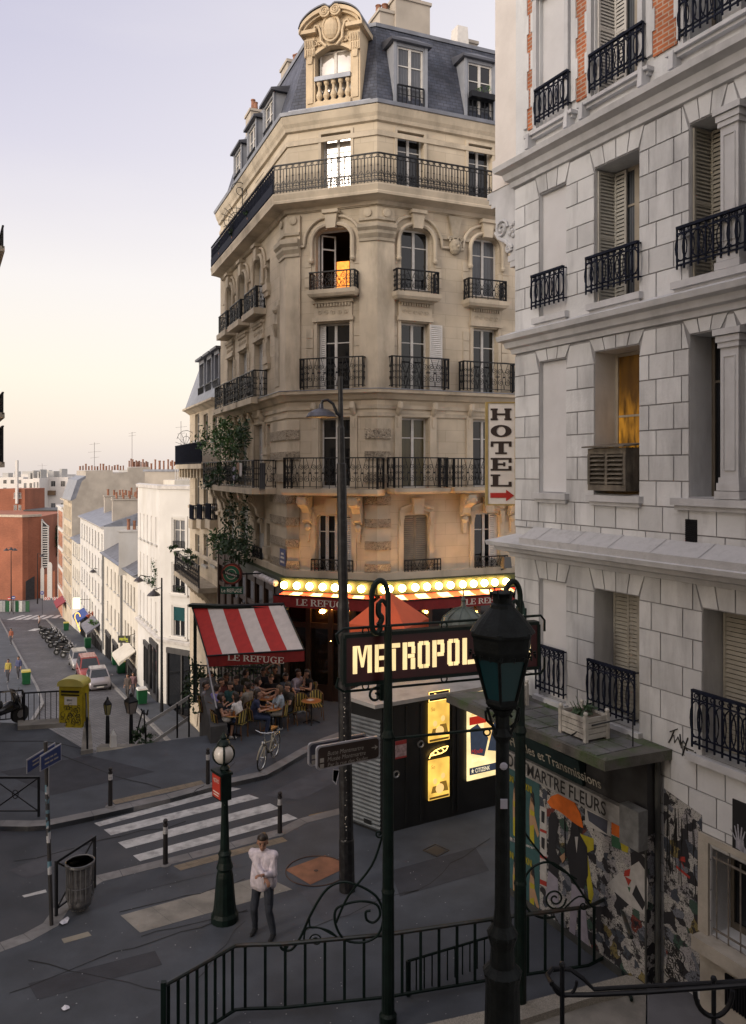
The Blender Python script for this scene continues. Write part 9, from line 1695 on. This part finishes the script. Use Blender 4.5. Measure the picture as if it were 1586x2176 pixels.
def bollard():
 t=thing('bollard','','bollard',(0,0,0),'bollards at the crossing');b=MB();b.lathe((0,0,0),[(.055,0),(.048,.82),(.055,.83),(.05,.87)],12);b.ball((0,0,.915),.05,10);obj('post',b,mat('dark_brown_iron',(.018,.015,.016),.5,var=.3),t);b=MB();b.lathe((0,0,0),[(.052,.66),(.051,.80)],12);obj('white_band',b,mat('scuffed_white_band',(.42,.41,.42),.6,var=.3,scale=30),t);b=MB();b.lathe((0,0,0),[(.12,.004),(.11,.02),(.06,.03)],12);obj('base',b,KERB,t);return t
bo=bollard()
for i,(px,py,lab)in enumerate(((235,1714,'bollard on the far kerb left of the crossing'),(352,1838,'bollard on the near kerb at the left end of the crossing'),(595,1772,'bollard on the near kerb at the right end of the crossing'),(442,1668,'bollard on the far kerb behind the globe lamp'))):o=bo if i==0 else dup(bo,(0,0,0));o.location=G(px,py);o['label']=lab
c=G(110,1966);Ys=c.y;t=thing('street_sign_post','sticker covered post with crossed blue street name plates at the left','sign post',c);top=P(97,1576,Ys);b=MB();b.tube([c,top],.035,8);obj('post',b,mat('dark_post',(.03,.028,.028),.5),t);b=MB();rr=random.Random(6)
for i in range(26):
 s=rr.uniform(.28,.86);p=c.lerp(top,s);h=rr.uniform(.02,.07);b.lathe(p,[(.037,-h),(.037,h)],8,a0=-2.6,a1=rr.uniform(-1.4,.3),m=i%3)
obj('stickers',b,[mat('white_sticker',(.42,.42,.44),.6),mat('black_sticker',(.03,.03,.035),.6),mat('blue_sticker',(.10,.20,.26),.6)],t)
BLU=mat('street_plate_blue',(.03,.045,.13),.35)
for px0,px1,y0,y1,y0r,y1r,Y0,Y1 in((86,131,1607,1640,1580,1616,Ys-.15,Ys+.1),(57,118,1615,1645,1578,1606,Ys+.25,Ys+.55)):
 A,B=P(px0,1600,Y0),P(px1,1600,Y1);f=Fr(A.xy,(B-A).xy);L_=(B-A).xy.length;z=[H-(y-HY)/F*Y for y,Y in((y1,Y0),(y1r,Y1),(y0r,Y1),(y0,Y0))];b=MB();zA,zB_=sum(z[:2])/2,sum(z[2:])/2
 b.prism(f,[(0,z[0]),(L_,z[1]),(L_,z[2]),(0,z[3])],-.03,0);o=obj('name_plate',b,mat('pale_plate_rim',(.32,.32,.36),.4,metal=.4),t);b=MB();b.prism(f,[(.015,z[0]+.02),(L_-.015,z[1]+.02),(L_-.015,z[2]-.02),(.015,z[3]-.02)],.001,.006);o2=obj('blue_face',b,BLU,o);b=MB();[b.prism(f,[(L_*x0,z[0]+(z[1]-z[0])*x0+(z[3]-z[0])*q),(L_*x1,z[0]+(z[1]-z[0])*x1+(z[3]-z[0])*q),(L_*x1,z[0]+(z[1]-z[0])*x1+(z[3]-z[0])*(q+.1)),(L_*x0,z[0]+(z[1]-z[0])*x0+(z[3]-z[0])*(q+.1))],.007,.009)for q in(.3,.58)for x0,x1 in((.2,.42),(.46,.6),(.64,.84 if q<.5 else.76))];obj('lettering',b,MT['dull_sign_letters'],o)
b=MB();q=P(97,1660,Ys);b.box(Fr(q.xy,(.5,-.85)),-.1,.1,-.05,-.04,q.z-.25,q.z+.3);obj('small_plate',b,MT['pale_plate_rim'],t)
def barrier(label,p,q,h=.95):
 t=thing('cross_barrier',label,'barrier',p,'diagonal braced pavement barriers');b=MB();f=Fr(p.xy,(q-p).xy);L_=(q-p).xy.length
 for u in(0,L_-.05):b.box(f,u,u+.05,-.02,.02,0,h)
 b.box(f,.05,L_-.05,-.02,.02,h-.05,h);b.box(f,.05,L_-.05,-.015,.015,.12,.15);b.tube([f.p(.04,.0,.13),f.p(L_-.04,0,h-.04)],.016,6);b.tube([f.p(.04,.0,h-.04),f.p(L_-.04,0,.13)],.016,6);b.tube([f.p(L_*.5+.07*math.cos(a),-.01,h*.55+.1*math.sin(a))for a in[6.283*i/12 for i in range(12)]],.012,5,closed=True);obj('frame',b,IRON,t)
barrier('diagonal braced barrier at the far kerb on the left edge',G(-20,1735),G(85,1735));barrier('diagonal braced barrier with the litter bin hung on it',G(118,1948),G(203,1885),1.02)
c=G(170,1935);t=thing('litter_bin','wire frame litter bin with a clear plastic bag by the sign post','litter bin',c);b=MB();b.lathe((c.x,c.y,.12),[(.20,0),(.215,.1),(.20,.4),(.21,.72),(.235,.8)],18)
for v in b.v:k=.016*math.sin(v.z*21+math.atan2(v.y-c.y,v.x-c.x)*5);v.x+=k;v.y+=k*.6
obj('plastic_bag',b,mat('grubby_clear_bag',(.12,.115,.115),.22,var=.4,scale=7,coat=.5,bump=.8,bscale=14),t,True);b=MB()
for k in range(16):a=6.283*k/16;b.tube([(c.x+r*math.cos(a),c.y+r*math.sin(a),z)for r,z in((.15,.06),(.245,.3),(.235,.7),(.255,.92))],.008,4)
for r,z in((.26,.92),(.24,.5),(.15,.06)):b.tube([(c.x+r*math.cos(a),c.y+r*math.sin(a),z)for a in[6.283*i/20 for i in range(20)]],.012 if z>.9 else.008,5,closed=True)
obj('wire_frame',b,mat('grey_wire',(.16,.16,.165),.45,metal=.5),t);b=MB();b.lathe((c.x,c.y,.86),[(.26,.06),(.27,.02),(.22,-.02),(.12,-.12)],16);obj('bag_rim',b,MT['grubby_clear_bag'],t,True)
